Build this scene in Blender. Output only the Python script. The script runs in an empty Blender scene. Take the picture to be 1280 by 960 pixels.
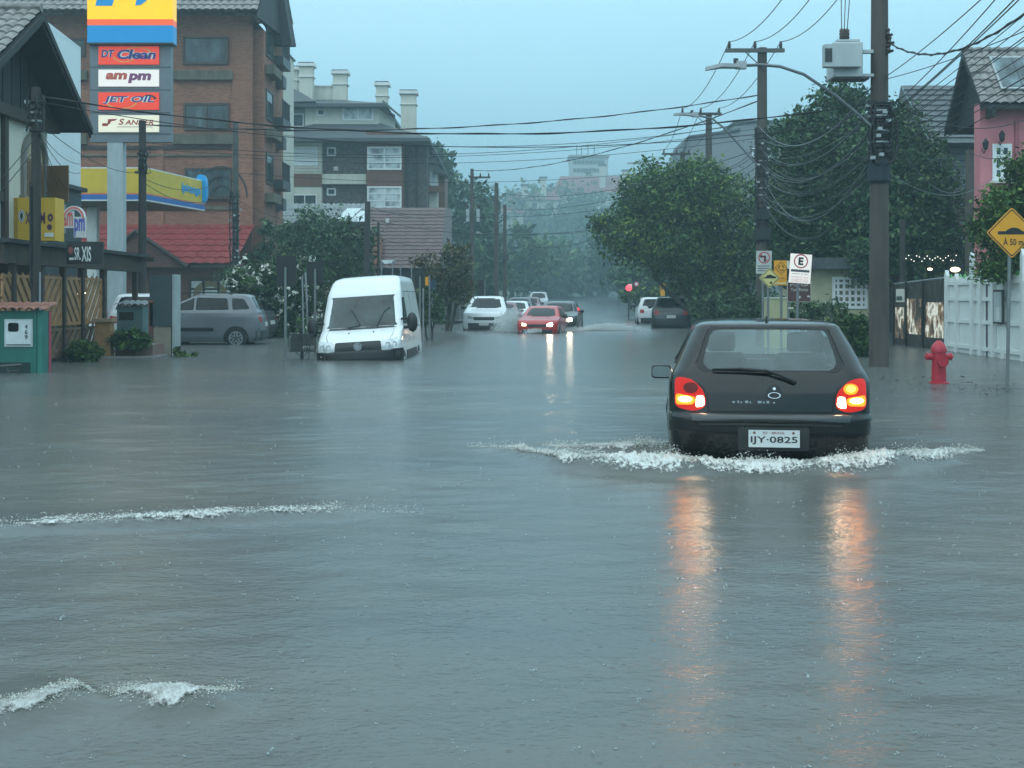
EXPOSURE = 0.5
SKY = [(0.0, (.13, .28, .36)), (.06, (.152, .318, .405)), (.13, (.198, .395, .495)), (.24, (.27, .5, .605)), (.5, (.50, .76, .86)), (1.0, (.70, .92, 1.0))]
SKY_STRENGTH = 1.34
HAZE_D, HAZE_C = .0023, (.52, .72, .78)
WATER_A, WATER_B = (.088, .098, .1), (.124, .122, .108)
import bpy, math, random
import numpy as np
from mathutils import Vector, Matrix
rnd = random.Random(7)
nr = np.random.default_rng(11)
S = bpy.context.scene
COL = S.collection
PI = math.pi
# ---- photograph geometry: focal length in photo pixels, horizon row, eye height over the flood water
F, CX, HZ, CH = 1600.0, 640.0, 372.0, 1.38
def P(px, py, d):
    """point seen at photo pixel (px, py) standing d metres down the street; water level is z = 0"""
    return Vector(((px - CX) / F * d, d, CH - (py - HZ) / F * d))
def PX(px, d): return (px - CX) / F * d
def PZ(py, d): return CH - (py - HZ) / F * d
def GD(py): return F * CH / (py - HZ)
def V(*a): return Vector(a)

# ------------------------------------------------------------------ materials
def new_mat(name):
    m = bpy.data.materials.new(name); m.use_nodes = True
    n = m.node_tree.nodes; l = m.node_tree.links
    return m, n, l, n['Principled BSDF']
def coords(n, l, scale=(1, 1, 1), rot=(0, 0, 0)):
    tc = n.new('ShaderNodeTexCoord'); mp = n.new('ShaderNodeMapping')
    mp.inputs['Scale'].default_value = scale; mp.inputs['Rotation'].default_value = rot
    l.new(tc.outputs['Object'], mp.inputs['Vector'])
    return mp.outputs['Vector']
def noise(n, l, vec, scale, detail=4, rough=.55):
    t = n.new('ShaderNodeTexNoise'); t.inputs['Scale'].default_value = scale
    t.inputs['Detail'].default_value = detail; t.inputs['Roughness'].default_value = rough
    l.new(vec, t.inputs['Vector']); return t.outputs['Fac']
def ramp(n, l, fac, stops):
    r = n.new('ShaderNodeValToRGB'); cr = r.color_ramp
    while len(cr.elements) < len(stops): cr.elements.new(.5)
    for e, (p, c) in zip(cr.elements, stops):
        e.position = p; e.color = (c[0], c[1], c[2], 1) if not isinstance(c, float) else (c, c, c, 1)
    l.new(fac, r.inputs['Fac']); return r.outputs['Color']
def bumpn(n, l, b, h, strength, dist=.02):
    bp = n.new('ShaderNodeBump'); bp.inputs['Strength'].default_value = strength; bp.inputs['Distance'].default_value = dist
    l.new(h, bp.inputs['Height']); l.new(bp.outputs['Normal'], b.inputs['Normal']); return bp
MATS = {}
def mat(name, c, rough=.55, metal=0., var=.18, scale=2.5, bump=0., coat=0., streak=False):
    """weathered plain surface: base colour with two scales of variation"""
    if name in MATS: return MATS[name]
    m, n, l, b = new_mat(name)
    vec = coords(n, l, (1, 1, .25) if streak else (1, 1, 1))
    f = noise(n, l, vec, scale, 6, .65)
    lo = [x * (1 - var) for x in c]; hi = [min(1, x * (1 + var)) for x in c]
    l.new(ramp(n, l, f, [(.3, lo), (.7, hi)]), b.inputs['Base Color'])
    b.inputs['Roughness'].default_value = rough; b.inputs['Metallic'].default_value = metal
    b.inputs['Coat Weight'].default_value = coat
    b.inputs['Coat Roughness'].default_value = .08
    if bump: bumpn(n, l, b, noise(n, l, vec, scale * 9, 5), bump)
    MATS[name] = m; return m
def emit(name, c, s):
    if name in MATS: return MATS[name]
    m, n, l, b = new_mat(name)
    b.inputs['Base Color'].default_value = (*c, 1); b.inputs['Emission Color'].default_value = (*c, 1)
    b.inputs['Emission Strength'].default_value = s
    MATS[name] = m; return m
def brick(name, c1, c2, mortar, w=.24, h=.07, rough=.8):
    m, n, l, b = new_mat(name)
    tc = n.new('ShaderNodeTexCoord'); sp = n.new('ShaderNodeSeparateXYZ'); l.new(tc.outputs['Object'], sp.inputs[0])
    ad = n.new('ShaderNodeMath'); l.new(sp.outputs['X'], ad.inputs[0]); l.new(sp.outputs['Y'], ad.inputs[1])
    cb = n.new('ShaderNodeCombineXYZ'); l.new(ad.outputs[0], cb.inputs['X']); l.new(sp.outputs['Z'], cb.inputs['Y'])
    t = n.new('ShaderNodeTexBrick'); l.new(cb.outputs[0], t.inputs['Vector'])
    t.inputs['Color1'].default_value = (*c1, 1); t.inputs['Color2'].default_value = (*c2, 1); t.inputs['Mortar'].default_value = (*mortar, 1)
    t.inputs['Scale'].default_value = 1; t.inputs['Brick Width'].default_value = w; t.inputs['Row Height'].default_value = h
    t.inputs['Mortar Size'].default_value = h * .09
    f = noise(n, l, tc.outputs['Object'], .6, 6, .7)
    mx = n.new('ShaderNodeMixRGB'); mx.blend_type = 'MULTIPLY'; mx.inputs[0].default_value = .7
    l.new(t.outputs['Color'], mx.inputs[1]); l.new(ramp(n, l, f, [(.3, .55), (.7, 1.)]), mx.inputs[2])
    l.new(mx.outputs[0], b.inputs['Base Color']); b.inputs['Roughness'].default_value = rough
    bumpn(n, l, b, t.outputs['Fac'], .3, -.01)
    return m
def glass_mat(name, c=(.02, .03, .032), rough=.06):
    m, n, l, b = new_mat(name)
    b.inputs['Base Color'].default_value = (*c, 1); b.inputs['Roughness'].default_value = rough
    b.inputs['Specular IOR Level'].default_value = .5
    f = noise(n, l, coords(n, l), 1.3, 3)
    f2 = noise(n, l, coords(n, l, (1, 1, .6)), 1.7, 4, .6); l.new(ramp(n, l, f2, [(.35, [x * .35 for x in c]), (.55, c), (.72, [min(.8, x * 2.2) for x in c])]), b.inputs['Base Color'])
    bumpn(n, l, b, f, .06, .05); return m
def leaf_mat(name, c):
    m, n, l, b = new_mat(name)
    f = noise(n, l, coords(n, l), .9, 4)
    l.new(ramp(n, l, f, [(.3, [x * .7 for x in c]), (.7, [x * 1.35 for x in c])]), b.inputs['Base Color'])
    b.inputs['Roughness'].default_value = .6; b.inputs['Specular IOR Level'].default_value = .3
    return m

# ------------------------------------------------------------------ objects
def prop(o, label=None, cat=None, group=None, kind=None):
    if label: o['label'] = label
    if cat: o['category'] = cat
    if group: o['group'] = group
    if kind: o['kind'] = kind
    return o
def thing(name, label, cat, loc=(0, 0, 0), rotz=0., group=None):
    o = bpy.data.objects.new(name, None); COL.objects.link(o)
    o.location = loc; o.rotation_euler = (0, 0, rotz); o.empty_display_size = .2
    return prop(o, label, cat, group)
def root_inv(o):
    while o.parent: o = o.parent
    return (Matrix.Translation(o.location) @ o.rotation_euler.to_matrix().to_4x4()).inverted()
def copy_tree(o, parent=None):
    c = o.copy(); COL.objects.link(c)
    if parent: c.parent = parent
    for ch in list(o.children): copy_tree(ch, c)
    return c
TEXTS = {}
def text_geo(body, shear=0., bold=0.):
    k = (body, shear, bold)
    if k in TEXTS: return TEXTS[k]
    cu = bpy.data.curves.new('lettering', 'FONT'); cu.body = body; cu.size = 1; cu.shear = shear; cu.offset = bold
    cu.resolution_u = 3
    o = bpy.data.objects.new('lettering', cu); me = o.to_mesh()
    vs = np.array([tuple(v.co) for v in me.vertices]); fs = [tuple(p.vertices) for p in me.polygons]
    o.to_mesh_clear(); bpy.data.objects.remove(o); bpy.data.curves.remove(cu)
    lo, hi = vs[:, :2].min(0), vs[:, :2].max(0)
    TEXTS[k] = (vs, fs, lo, hi); return TEXTS[k]

class MB:
    """collects geometry; build() links it as ONE mesh object"""
    def __init__(s): s.v = []; s.f = []; s.m = []; s.mats = []
    def mi(s, m):
        if m not in s.mats: s.mats.append(m)
        return s.mats.index(m)
    def add(s, vs, fs, m):
        k = len(s.v); i = s.mi(m)
        s.v.extend(Vector(v) for v in vs); s.f.extend(tuple(k + a for a in f) for f in fs); s.m.extend([i] * len(fs)); return s
    def obox(s, o, x, y, z, m):
        o, x, y, z = Vector(o), Vector(x), Vector(y), Vector(z)
        vs = [o, o + x, o + x + y, o + y, o + z, o + x + z, o + x + y + z, o + y + z]
        fs = [(0, 3, 2, 1), (4, 5, 6, 7), (0, 1, 5, 4), (1, 2, 6, 5), (2, 3, 7, 6), (3, 0, 4, 7)]
        if x.cross(y).dot(z) < 0: fs = [f[::-1] for f in fs]
        return s.add(vs, fs, m)
    def box(s, x0, x1, y0, y1, z0, z1, m): return s.obox((x0, y0, z0), (x1 - x0, 0, 0), (0, y1 - y0, 0), (0, 0, z1 - z0), m)
    def fbox(s, px0, py0, px1, py1, d, dep, m):
        """box whose front face is the photo rectangle at distance d"""
        return s.box(PX(px0, d), PX(px1, d), d, d + dep, PZ(py1, d), PZ(py0, d), m)
    def tube(s, pts, r, m, n=8, caps=True):
        pts = [Vector(p) for p in pts]; rs = r if isinstance(r, (list, tuple)) else [r] * len(pts)
        vs = []; fs = []; up = None
        for i, p in enumerate(pts):
            t = (pts[min(i + 1, len(pts) - 1)] - pts[max(i - 1, 0)]).normalized()
            if up is None: up = V(0, 0, 1) if abs(t.z) < .9 else V(1, 0, 0)
            a = t.cross(up)
            if a.length < 1e-4: a = t.orthogonal()
            a.normalize(); b = t.cross(a).normalized()
            for k in range(n):
                w = 2 * PI * k / n; vs.append(p + (a * math.cos(w) + b * math.sin(w)) * rs[i])
        for i in range(len(pts) - 1):
            for k in range(n):
                k2 = (k + 1) % n; fs.append((i * n + k, i * n + k2, (i + 1) * n + k2, (i + 1) * n + k))
        if caps: fs.append(tuple(range(n))); fs.append(tuple((len(pts) - 1) * n + k for k in reversed(range(n))))
        return s.add(vs, fs, m)
    def lathe(s, prof, m, c=(0, 0, 0), ax='z', n=16):
        vs = []; fs = []; c = Vector(c)
        for (r, h) in prof:
            for k in range(n):
                w = 2 * PI * k / n; a, b = r * math.cos(w), r * math.sin(w)
                vs.append(c + (V(a, b, h) if ax == 'z' else V(h, a, b) if ax == 'x' else V(b, h, a)))
        for i in range(len(prof) - 1):
            for k in range(n):
                k2 = (k + 1) % n; fs.append((i * n + k, i * n + k2, (i + 1) * n + k2, (i + 1) * n + k))
        fs.append(tuple(reversed(range(n)))); fs.append(tuple((len(prof) - 1) * n + k for k in range(n)))
        return s.add(vs, fs, m)
    def prism(s, poly, dvec, m):
        """poly: planar list of points, swept by dvec"""
        poly = [Vector(p) for p in poly]; d = Vector(dvec); n = len(poly)
        nm = sum(((poly[i] - poly[0]).cross(poly[(i + 1) % n] - poly[0]) for i in range(n)), V(0, 0, 0))
        vs = poly + [p + d for p in poly]
        fs = [tuple(reversed(range(n))), tuple(range(n, 2 * n))] + [(i, (i + 1) % n, n + (i + 1) % n, n + i) for i in range(n)]
        if nm.dot(d) < 0: fs = [f[::-1] for f in fs]
        return s.add(vs, fs, m)
    def ball(s, c, r, m, n=8, sc=(1, 1, 1)):
        vs = []; fs = []; c = Vector(c); k = n // 2
        for i in range(1, k):
            a = PI * i / k
            for j in range(n):
                w = 2 * PI * j / n
                vs.append(c + V(r * sc[0] * math.sin(a) * math.cos(w), r * sc[1] * math.sin(a) * math.sin(w), r * sc[2] * math.cos(a)))
        t = len(vs); vs += [c + V(0, 0, r * sc[2]), c - V(0, 0, r * sc[2])]
        for i in range(k - 2):
            for j in range(n): fs.append((i * n + j, (i + 1) * n + j, (i + 1) * n + (j + 1) % n, i * n + (j + 1) % n))
        for j in range(n):
            fs.append((t, j, (j + 1) % n)); fs.append((t + 1, (k - 2) * n + (j + 1) % n, (k - 2) * n + j))
        return s.add(vs, fs, m)
    def text(s, body, c, u, v, m, w=None, h=None, lift=0., shear=0., bold=0.):
        """flat lettering centred on c, reading along u, upright along v"""
        vs, fs, lo, hi = text_geo(body, shear, bold)
        u, v = Vector(u).normalized(), Vector(v).normalized(); nm = u.cross(v)
        sx = (w / (hi[0] - lo[0])) if w else None; sy = (h / (hi[1] - lo[1])) if h else None
        sx = sx or sy; sy = sy or sx
        cx, cy = (lo + hi) / 2; c = Vector(c)
        return s.add([c + u * ((a[0] - cx) * sx) + v * ((a[1] - cy) * sy) + nm * lift for a in vs], fs, m)
    def ftext(s, body, px0, py0, px1, py1, d, m, lift=.01, **k):
        return s.text(body, P((px0 + px1) / 2, (py0 + py1) / 2, d), (1, 0, 0), (0, 0, 1), m, w=(px1 - px0) / F * d, h=(py1 - py0) / F * d, lift=lift, **k)
    def disc(s, c, u, v, r, m, lift=0., r0=0., n=28, a0=0., a1=2 * PI, sq=1.):
        """flat ring or disc in the plane (u, v)"""
        u, v = Vector(u).normalized(), Vector(v).normalized(); nm = u.cross(v); c = Vector(c) + nm * lift
        vs = []; fs = []; full = abs(a1 - a0 - 2 * PI) < 1e-6; k = n if full else n + 1
        for i in range(k):
            w = a0 + (a1 - a0) * i / n; e = u * math.cos(w) + v * math.sin(w) * sq
            vs += [c + e * r0, c + e * r]
        for i in range(n):
            j = (i + 1) % k; fs.append((2 * i, 2 * i + 1, 2 * j + 1, 2 * j))
        if r0 == 0: vs = [c] + [vs[2 * i + 1] for i in range(k)]; fs = [(0, 1 + i, 1 + (i + 1) % k) for i in range(n)]
        return s.add(vs, fs, m)
    def build(s, name, parent=None, smooth=False, world=True, auto=None):
        me = bpy.data.meshes.new(name)
        vs = s.v
        if parent is not None and world:
            inv = root_inv(parent); vs = [inv @ a for a in vs]
        me.from_pydata([tuple(a) for a in vs], [], s.f)
        for m in s.mats: me.materials.append(m)
        me.polygons.foreach_set('material_index', s.m)
        if smooth: me.polygons.foreach_set('use_smooth', [True] * len(s.f))
        me.update()
        if auto is not None:
            me.set_sharp_from_angle(angle=math.radians(auto))
        o = bpy.data.objects.new(name, me); COL.objects.link(o)
        if parent is not None: o.parent = parent
        return o
def np_mesh(name, vs, fs, mats, mi=None, parent=None, smooth=False):
    """fast mesh from arrays; fs is (n, 3 or 4)"""
    me = bpy.data.meshes.new(name); k = fs.shape[1]
    me.vertices.add(len(vs)); me.vertices.foreach_set('co', np.asarray(vs, dtype=np.float32).ravel())
    me.loops.add(fs.size); me.loops.foreach_set('vertex_index', fs.astype(np.int32).ravel())
    me.polygons.add(len(fs)); me.polygons.foreach_set('loop_start', np.arange(0, fs.size, k, dtype=np.int32))
    for m in mats: me.materials.append(m)
    if mi is not None: me.polygons.foreach_set('material_index', np.asarray(mi, dtype=np.int32))
    if smooth: me.polygons.foreach_set('use_smooth', np.ones(len(fs), dtype=bool))
    me.update(calc_edges=True); me.validate()
    o = bpy.data.objects.new(name, me); COL.objects.link(o)
    if parent is not None: o.parent = parent
    return o
def round_poly(pts, r, n=4):
    out = []
    k = len(pts)
    for i in range(k):
        p, a, b = Vector(pts[i]), Vector(pts[i - 1]), Vector(pts[(i + 1) % k])
        da, db = (a - p), (b - p); t = min(r, da.length * .45, db.length * .45)
        q0, q1 = p + da.normalized() * t, p + db.normalized() * t
        for j in range(n + 1):
            w = j / n; out.append(tuple(q0.lerp(p, w).lerp(p.lerp(q1, w), w)))
    return out
def inside(p, poly):
    c = False; k = len(poly)
    for i in range(k):
        a, b = poly[i], poly[i - 1]
        if (a[1] > p[1]) != (b[1] > p[1]) and p[0] < (b[0] - a[0]) * (p[1] - a[1]) / (b[1] - a[1]) + a[0]: c = not c
    return c

# ------------------------------------------------------------------ palette (real-world base colours)
white = mat('white paint', (.74, .74, .72), .4, var=.1)
offwhite = mat('cream render', (.62, .6, .52), .75, var=.1, streak=True)
cream2 = mat('cream siding', (.6, .57, .49), .7, var=.1, streak=True)
black = mat('black plastic', (.012, .012, .013), .45)
dark = mat('dark grey metal', (.035, .037, .04), .45, var=.25)
steel = mat('galvanised steel', (.3, .31, .32), .45, .6, var=.2, scale=6)
concrete = mat('concrete', (.3, .29, .27), .8, var=.22, bump=.2, streak=True)
polec = mat('weathered pole concrete', (.07, .056, .048), .75, var=.35, scale=3, bump=.3, streak=True)
polewood = mat('dark pole timber', (.035, .03, .028), .8, var=.4, bump=.3, streak=True)
wood = mat('dark stained timber', (.04, .026, .02), .6, var=.35, scale=4, bump=.2, streak=True)
woodm = mat('varnished slat timber', (.32, .17, .07), .5, var=.3, scale=5, bump=.15)
woodbrown = mat('brown timber cladding', (.16, .06, .035), .55, var=.25, streak=True)
slate = mat('grey slate', (.065, .075, .08), .55, var=.3, scale=5, bump=.3)
tile_grey = mat('grey clay roof tile', (.22, .2, .19), .6, var=.5, scale=3.5, bump=.25)
tile_red = mat('red metal roof tile', (.27, .045, .045), .4, var=.2, scale=1.5)
tile_brown = mat('brown metal roof tile', (.1, .05, .048), .45, var=.25, scale=1.5)
terracotta = mat('terracotta', (.24, .095, .065), .7, var=.3)
brick_a = brick('brown facing brick', (.4, .155, .09), (.27, .095, .055), (.27, .2, .16))
brick_r = brick('dull brick', (.22, .085, .06), (.16, .06, .045), (.15, .11, .09))
stone = mat('dark stone cladding', (.095, .085, .08), .8, var=.75, scale=4, bump=.6)
winglass = glass_mat('window glass', (.05, .07, .075))
glass_pale = glass_mat('curtained window glass', (.6, .68, .7), .12)
carglass = glass_mat('car glass', (.006, .009, .01), .05); carglass.node_tree.nodes['Principled BSDF'].inputs['Specular IOR Level'].default_value = .28
chrome = mat('chrome', (.6, .62, .64), .15, 1., var=.05)
rubber = mat('tyre rubber', (.012, .012, .012), .8)
alloy = mat('alloy wheel', (.35, .36, .37), .35, .7)
bark = mat('tree bark', (.055, .045, .036), .85, var=.4, scale=6, bump=.5, streak=True)
# ================================================================== camera, sky, sun, air
cam = bpy.data.cameras.new('camera'); camo = bpy.data.objects.new('camera', cam); COL.objects.link(camo)
S.camera = camo
camo.location = (0, 0, CH); camo.rotation_euler = (PI / 2, 0, 0)
cam.sensor_width = 36; cam.lens = 36 * F / 1280; cam.shift_y = -(480 - HZ) / 1280
cam.clip_start = .1; cam.clip_end = 3000
S.render.engine = 'CYCLES'
S.cycles.use_denoising = True
S.cycles.max_bounces = 6; S.cycles.diffuse_bounces = 2; S.cycles.glossy_bounces = 3; S.cycles.transmission_bounces = 3
S.cycles.transparent_max_bounces = 8; S.cycles.volume_bounces = 0
S.cycles.sample_clamp_indirect = 6; S.cycles.sample_clamp_direct = 0
S.cycles.caustics_reflective = False; S.cycles.caustics_refractive = False
S.view_settings.view_transform = 'Standard'; S.view_settings.look = 'None'
S.view_settings.exposure = EXPOSURE; S.view_settings.gamma = 1
w = bpy.data.worlds.new('World'); S.world = w; w.use_nodes = True
n, l = w.node_tree.nodes, w.node_tree.links
bg = n['Background']; out = n['World Output']
SUN_EL, SUN_AZ = math.radians(45), math.radians(215)
sky = n.new('ShaderNodeTexSky'); sky.sky_type = 'NISHITA'; sky.sun_disc = False
sky.sun_elevation = SUN_EL; sky.sun_rotation = SUN_AZ
dim = n.new('ShaderNodeMixRGB'); dim.blend_type = 'MULTIPLY'; dim.inputs[0].default_value = 1; dim.inputs[2].default_value = (.3, .33, .35, 1)   # cloud cover hides most of the clear sky
l.new(sky.outputs[0], dim.inputs[1]); l.new(dim.outputs[0], bg.inputs[0]); bg.inputs[1].default_value = .05
# the rain cloud deck: an even teal overcast, brighter overhead
tc = n.new('ShaderNodeTexCoord'); sp = n.new('ShaderNodeSeparateXYZ'); l.new(tc.outputs['Generated'], sp.inputs[0])
cl = n.new('ShaderNodeTexNoise'); cl.inputs['Scale'].default_value = 1.6; cl.inputs['Detail'].default_value = 3
mp = n.new('ShaderNodeMapping'); mp.inputs['Scale'].default_value = (1, 1, 3); l.new(tc.outputs['Generated'], mp.inputs[0]); l.new(mp.outputs[0], cl.inputs['Vector'])
ma = n.new('ShaderNodeMath'); ma.operation = 'MULTIPLY_ADD'; l.new(cl.outputs['Fac'], ma.inputs[0]); ma.inputs[1].default_value = .12; l.new(sp.outputs['Z'], ma.inputs[2])
rp = n.new('ShaderNodeValToRGB'); l.new(ma.outputs[0], rp.inputs[0])
cr = rp.color_ramp
while len(cr.elements) < len(SKY): cr.elements.new(.5)
for k, e in zip(list(cr.elements), SKY): k.position = e[0]
for k, e in zip(list(cr.elements), SKY): k.color = (*e[1], 1)
b2 = n.new('ShaderNodeBackground'); l.new(rp.outputs[0], b2.inputs[0]); b2.inputs[1].default_value = SKY_STRENGTH
ad = n.new('ShaderNodeAddShader'); l.new(bg.outputs[0], ad.inputs[0]); l.new(b2.outputs[0], ad.inputs[1]); l.new(ad.outputs[0], out.inputs[0])
sun = bpy.data.lights.new('sun', 'SUN'); sun.energy = .5; sun.angle = math.radians(85); sun.color = (1, .985, .95)
so = bpy.data.objects.new('sun', sun); COL.objects.link(so)
so.rotation_euler = (PI / 2 - SUN_EL, 0, PI - SUN_AZ); so.location = (0, 0, 60)

mb = MB()
hm, hn, hl, hb = new_mat('rain haze'); hn.remove(hb)
pv = hn.new('ShaderNodeVolumePrincipled'); pv.inputs['Density'].default_value = HAZE_D
pv.inputs['Color'].default_value = (*HAZE_C, 1); pv.inputs['Anisotropy'].default_value = .1
hl.new(pv.outputs[0], hn['Material Output'].inputs['Volume'])
mb.box(-460, 460, -45, 700, -2.6, 62, hm)
prop(mb.build('haze'), 'pale rain haze filling the street', 'haze', kind='stuff')

# ================================================================== ground, road, hills
def gz(x, y):
    """street level: a dip in front, then the street climbs away; verges rise outside the fences"""
    z = -.28 + max(0, y - 88) * .0128
    cx = .0625 * y + .3
    off = abs(x - cx)
    z += .16 * min(1, max(0, (off - 8.5) / 1.2)) + .35 * min(1, max(0, (off - 15) / 10))
    if y > 100: z += min(1, (y - 100) / 80) * max(0, off - 10) * .06
    z += 26 * (1 / (1 + math.exp(-(y - 420) / 28)))
    return z
def sheet(name, xs, ys, fz, m, kind='structure'):
    vs = [(x, y, fz(x, y)) for y in ys for x in xs]; k = len(xs)
    fs = np.array([(j * k + i, j * k + i + 1, (j + 1) * k + i + 1, (j + 1) * k + i) for j in range(len(ys) - 1) for i in range(k - 1)])
    return prop(np_mesh(name, np.array(vs), fs, [m], smooth=True), kind=kind)
earth = mat('wet earth and grass', (.06, .075, .045), .7, var=.45, scale=.4, bump=.3)
asph = mat('wet asphalt', (.055, .056, .058), .22, var=.3, scale=.8)
ys = list(np.arange(-25, 100, 5)) + list(np.arange(100, 640, 12))
xs = list(np.arange(-430, -40, 26)) + list(np.arange(-40, 60, 2.5)) + list(np.arange(60, 440, 26))
sheet('ground', xs, ys, gz, earth)
rx = lambda y: .0625 * y + .3
# the carriageway, 5 mm above the ground sheet
ysr = list(np.arange(-20, 430, 6)); vs = []; 
for y in ysr:
    for o in (-8.4, -4, 0, 4, 8.4): vs.append((rx(y) + o, y, gz(rx(y) + o, y) + .012))
fs = np.array([(j * 5 + i, j * 5 + i + 1, (j + 1) * 5 + i + 1, (j + 1) * 5 + i) for j in range(len(ysr) - 1) for i in range(4)])
prop(np_mesh('road', np.array(vs), fs, [asph], smooth=True), kind='structure')

# ================================================================== flood water
def water_mat():
    m, n, l, b = new_mat('muddy flood water')
    v = coords(n, l, (1, 1, 1)); va = coords(n, l, (.75, 1.1, 1))
    f1 = noise(n, l, coords(n, l, (.16, .5, 1)), .8, 4, .6)
    l.new(ramp(n, l, f1, [(.35, WATER_A), (.7, WATER_B)]), b.inputs['Base Color'])
    b.inputs['Roughness'].default_value = .22; b.inputs['IOR'].default_value = 1.33; b.inputs['Specular IOR Level'].default_value = .42
    b1 = n.new('ShaderNodeBump'); b1.inputs['Strength'].default_value = 1.; b1.inputs['Distance'].default_value = .0075
    l.new(noise(n, l, va, 9, 3, .6), b1.inputs['Height'])
    b2_ = n.new('ShaderNodeBump'); b2_.inputs['Strength'].default_value = 1.; b2_.inputs['Distance'].default_value = .0038
    l.new(noise(n, l, va, 34, 3, .6), b2_.inputs['Height']); l.new(b1.outputs['Normal'], b2_.inputs['Normal'])
    # rain pocks: small round dimples
    vo = n.new('ShaderNodeTexVoronoi'); vo.inputs['Scale'].default_value = 21; l.new(v, vo.inputs['Vector'])
    pk = ramp(n, l, vo.outputs['Distance'], [(.0, .0), (.16, 1.), (.3, .45), (.42, .5)])
    b3 = n.new('ShaderNodeBump'); b3.inputs['Strength'].default_value = 1.; b3.inputs['Distance'].default_value = .0028
    gt_ = n.new('ShaderNodeMath'); gt_.operation = 'GREATER_THAN'; gt_.inputs[1].default_value = .8; l.new(vo.outputs['Color'], gt_.inputs[0])
    mh = n.new('ShaderNodeMixRGB'); mh.inputs[1].default_value = (.5, .5, .5, 1); l.new(gt_.outputs[0], mh.inputs[0]); l.new(pk, mh.inputs[2]); l.new(mh.outputs[0], b3.inputs['Height']); l.new(b2_.outputs['Normal'], b3.inputs['Normal']); l.new(b3.outputs['Normal'], b.inputs['Normal'])
    return m
waterm = water_mat()
CARX, CARY, CARYAW = 2.06, 10.19, math.radians(8.0)
waves = []
for i in range(34):
    lam = 10 ** nr.uniform(-.55, .55); a = nr.normal(PI / 2, .55); amp = .0017 * lam ** .8 * nr.uniform(.4, 1.)
    waves.append((2 * PI / lam * math.cos(a), 2 * PI / lam * math.sin(a), amp, nr.uniform(0, 6.28)))
# breaking wavelets: (list of crest points, height, width behind, width in front)
def crest_pts(pix): return [P(x, y, GD(y)) for x, y in pix]
CRESTS = [
    (crest_pts([(-30, 668), (60, 664), (150, 660), (240, 656), (330, 650), (415, 643), (520, 640)]), [.03, .04, .045, .05, .05, .03, 0], .5, .12),
    (crest_pts([(-60, 926), (0, 904), (50, 892), (100, 874), (125, 868)]), [.05, .06, .055, .05, .0], .28, .09),
    (crest_pts([(148, 868), (168, 880), (205, 888), (250, 884), (288, 862)]), [.0, .05, .065, .06, .0], .28, .09),
    (crest_pts([(590, 557), (640, 564), (700, 583), (760, 591), (850, 595), (930, 594), (1000, 594), (1060, 594), (1105, 590), (1180, 577), (1230, 561)]), [.0, .04, .09, .12, .14, .085, .09, .12, .15, .07, 0], .5, .13),
    (crest_pts([(690, 563), (770, 566), (835, 568)]), [.02, .07, .12], .3, .12),
]
def wz(X, Y, fade=True):
    z = np.zeros_like(X)
    for kx, ky, a, p in waves: z += a * np.sin(kx * X + ky * Y + p)
    for pts, hs, wb, wf in CRESTS:
        best = np.full_like(X, 1e9); h = np.zeros_like(X); sg = np.zeros_like(X)
        for (a, b), (ha, hb) in zip(zip(pts[:-1], pts[1:]), zip(hs[:-1], hs[1:])):
            dx, dy = b.x - a.x, b.y - a.y; L2 = dx * dx + dy * dy
            t = np.clip(((X - a.x) * dx + (Y - a.y) * dy) / L2, 0, 1)
            ex, ey = X - a.x - t * dx, Y - a.y - t * dy; d2 = ex * ex + ey * ey
            k = d2 < best; best = np.where(k, d2, best); h = np.where(k, ha + (hb - ha) * t, h); sg = np.where(k, ey, sg)
        wd = np.where(sg > 0, wb, wf); z += h * np.exp(-best / (wd * wd))
    f = np.clip((30 - Y) / 10, 0, 1) * np.clip((11 - np.abs(X)) / 2, 0, 1)
    return z * (f * .94 + .06)
def vari(segs):
    o = []
    for a, b, st in segs: o += list(np.arange(a, b, st))
    return np.array(o)
wxs = vari([(-60, -16, 4), (-16, -8, .5), (-8, 8, .065), (8, 16, .5), (16, 64.1, 4)])
wys = vari([(-18, 2, 2), (2, 14, .05), (14, 24, .09), (24, 40, .4), (40, 126, 3)])
GX, GY = np.meshgrid(wxs, wys); GZ = wz(GX, GY)
k = len(wxs); ii, jj = np.meshgrid(np.arange(k - 1), np.arange(len(wys) - 1)); q = (jj * k + ii).ravel()
prop(np_mesh('water', np.stack([GX.ravel(), GY.ravel(), GZ.ravel()], 1), np.stack([q, q + 1, q + k + 1, q + k], 1), [waterm], smooth=True), kind='structure')
def wz1(x, y): return float(wz(np.array([[x]]), np.array([[y]]))[0, 0])

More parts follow.
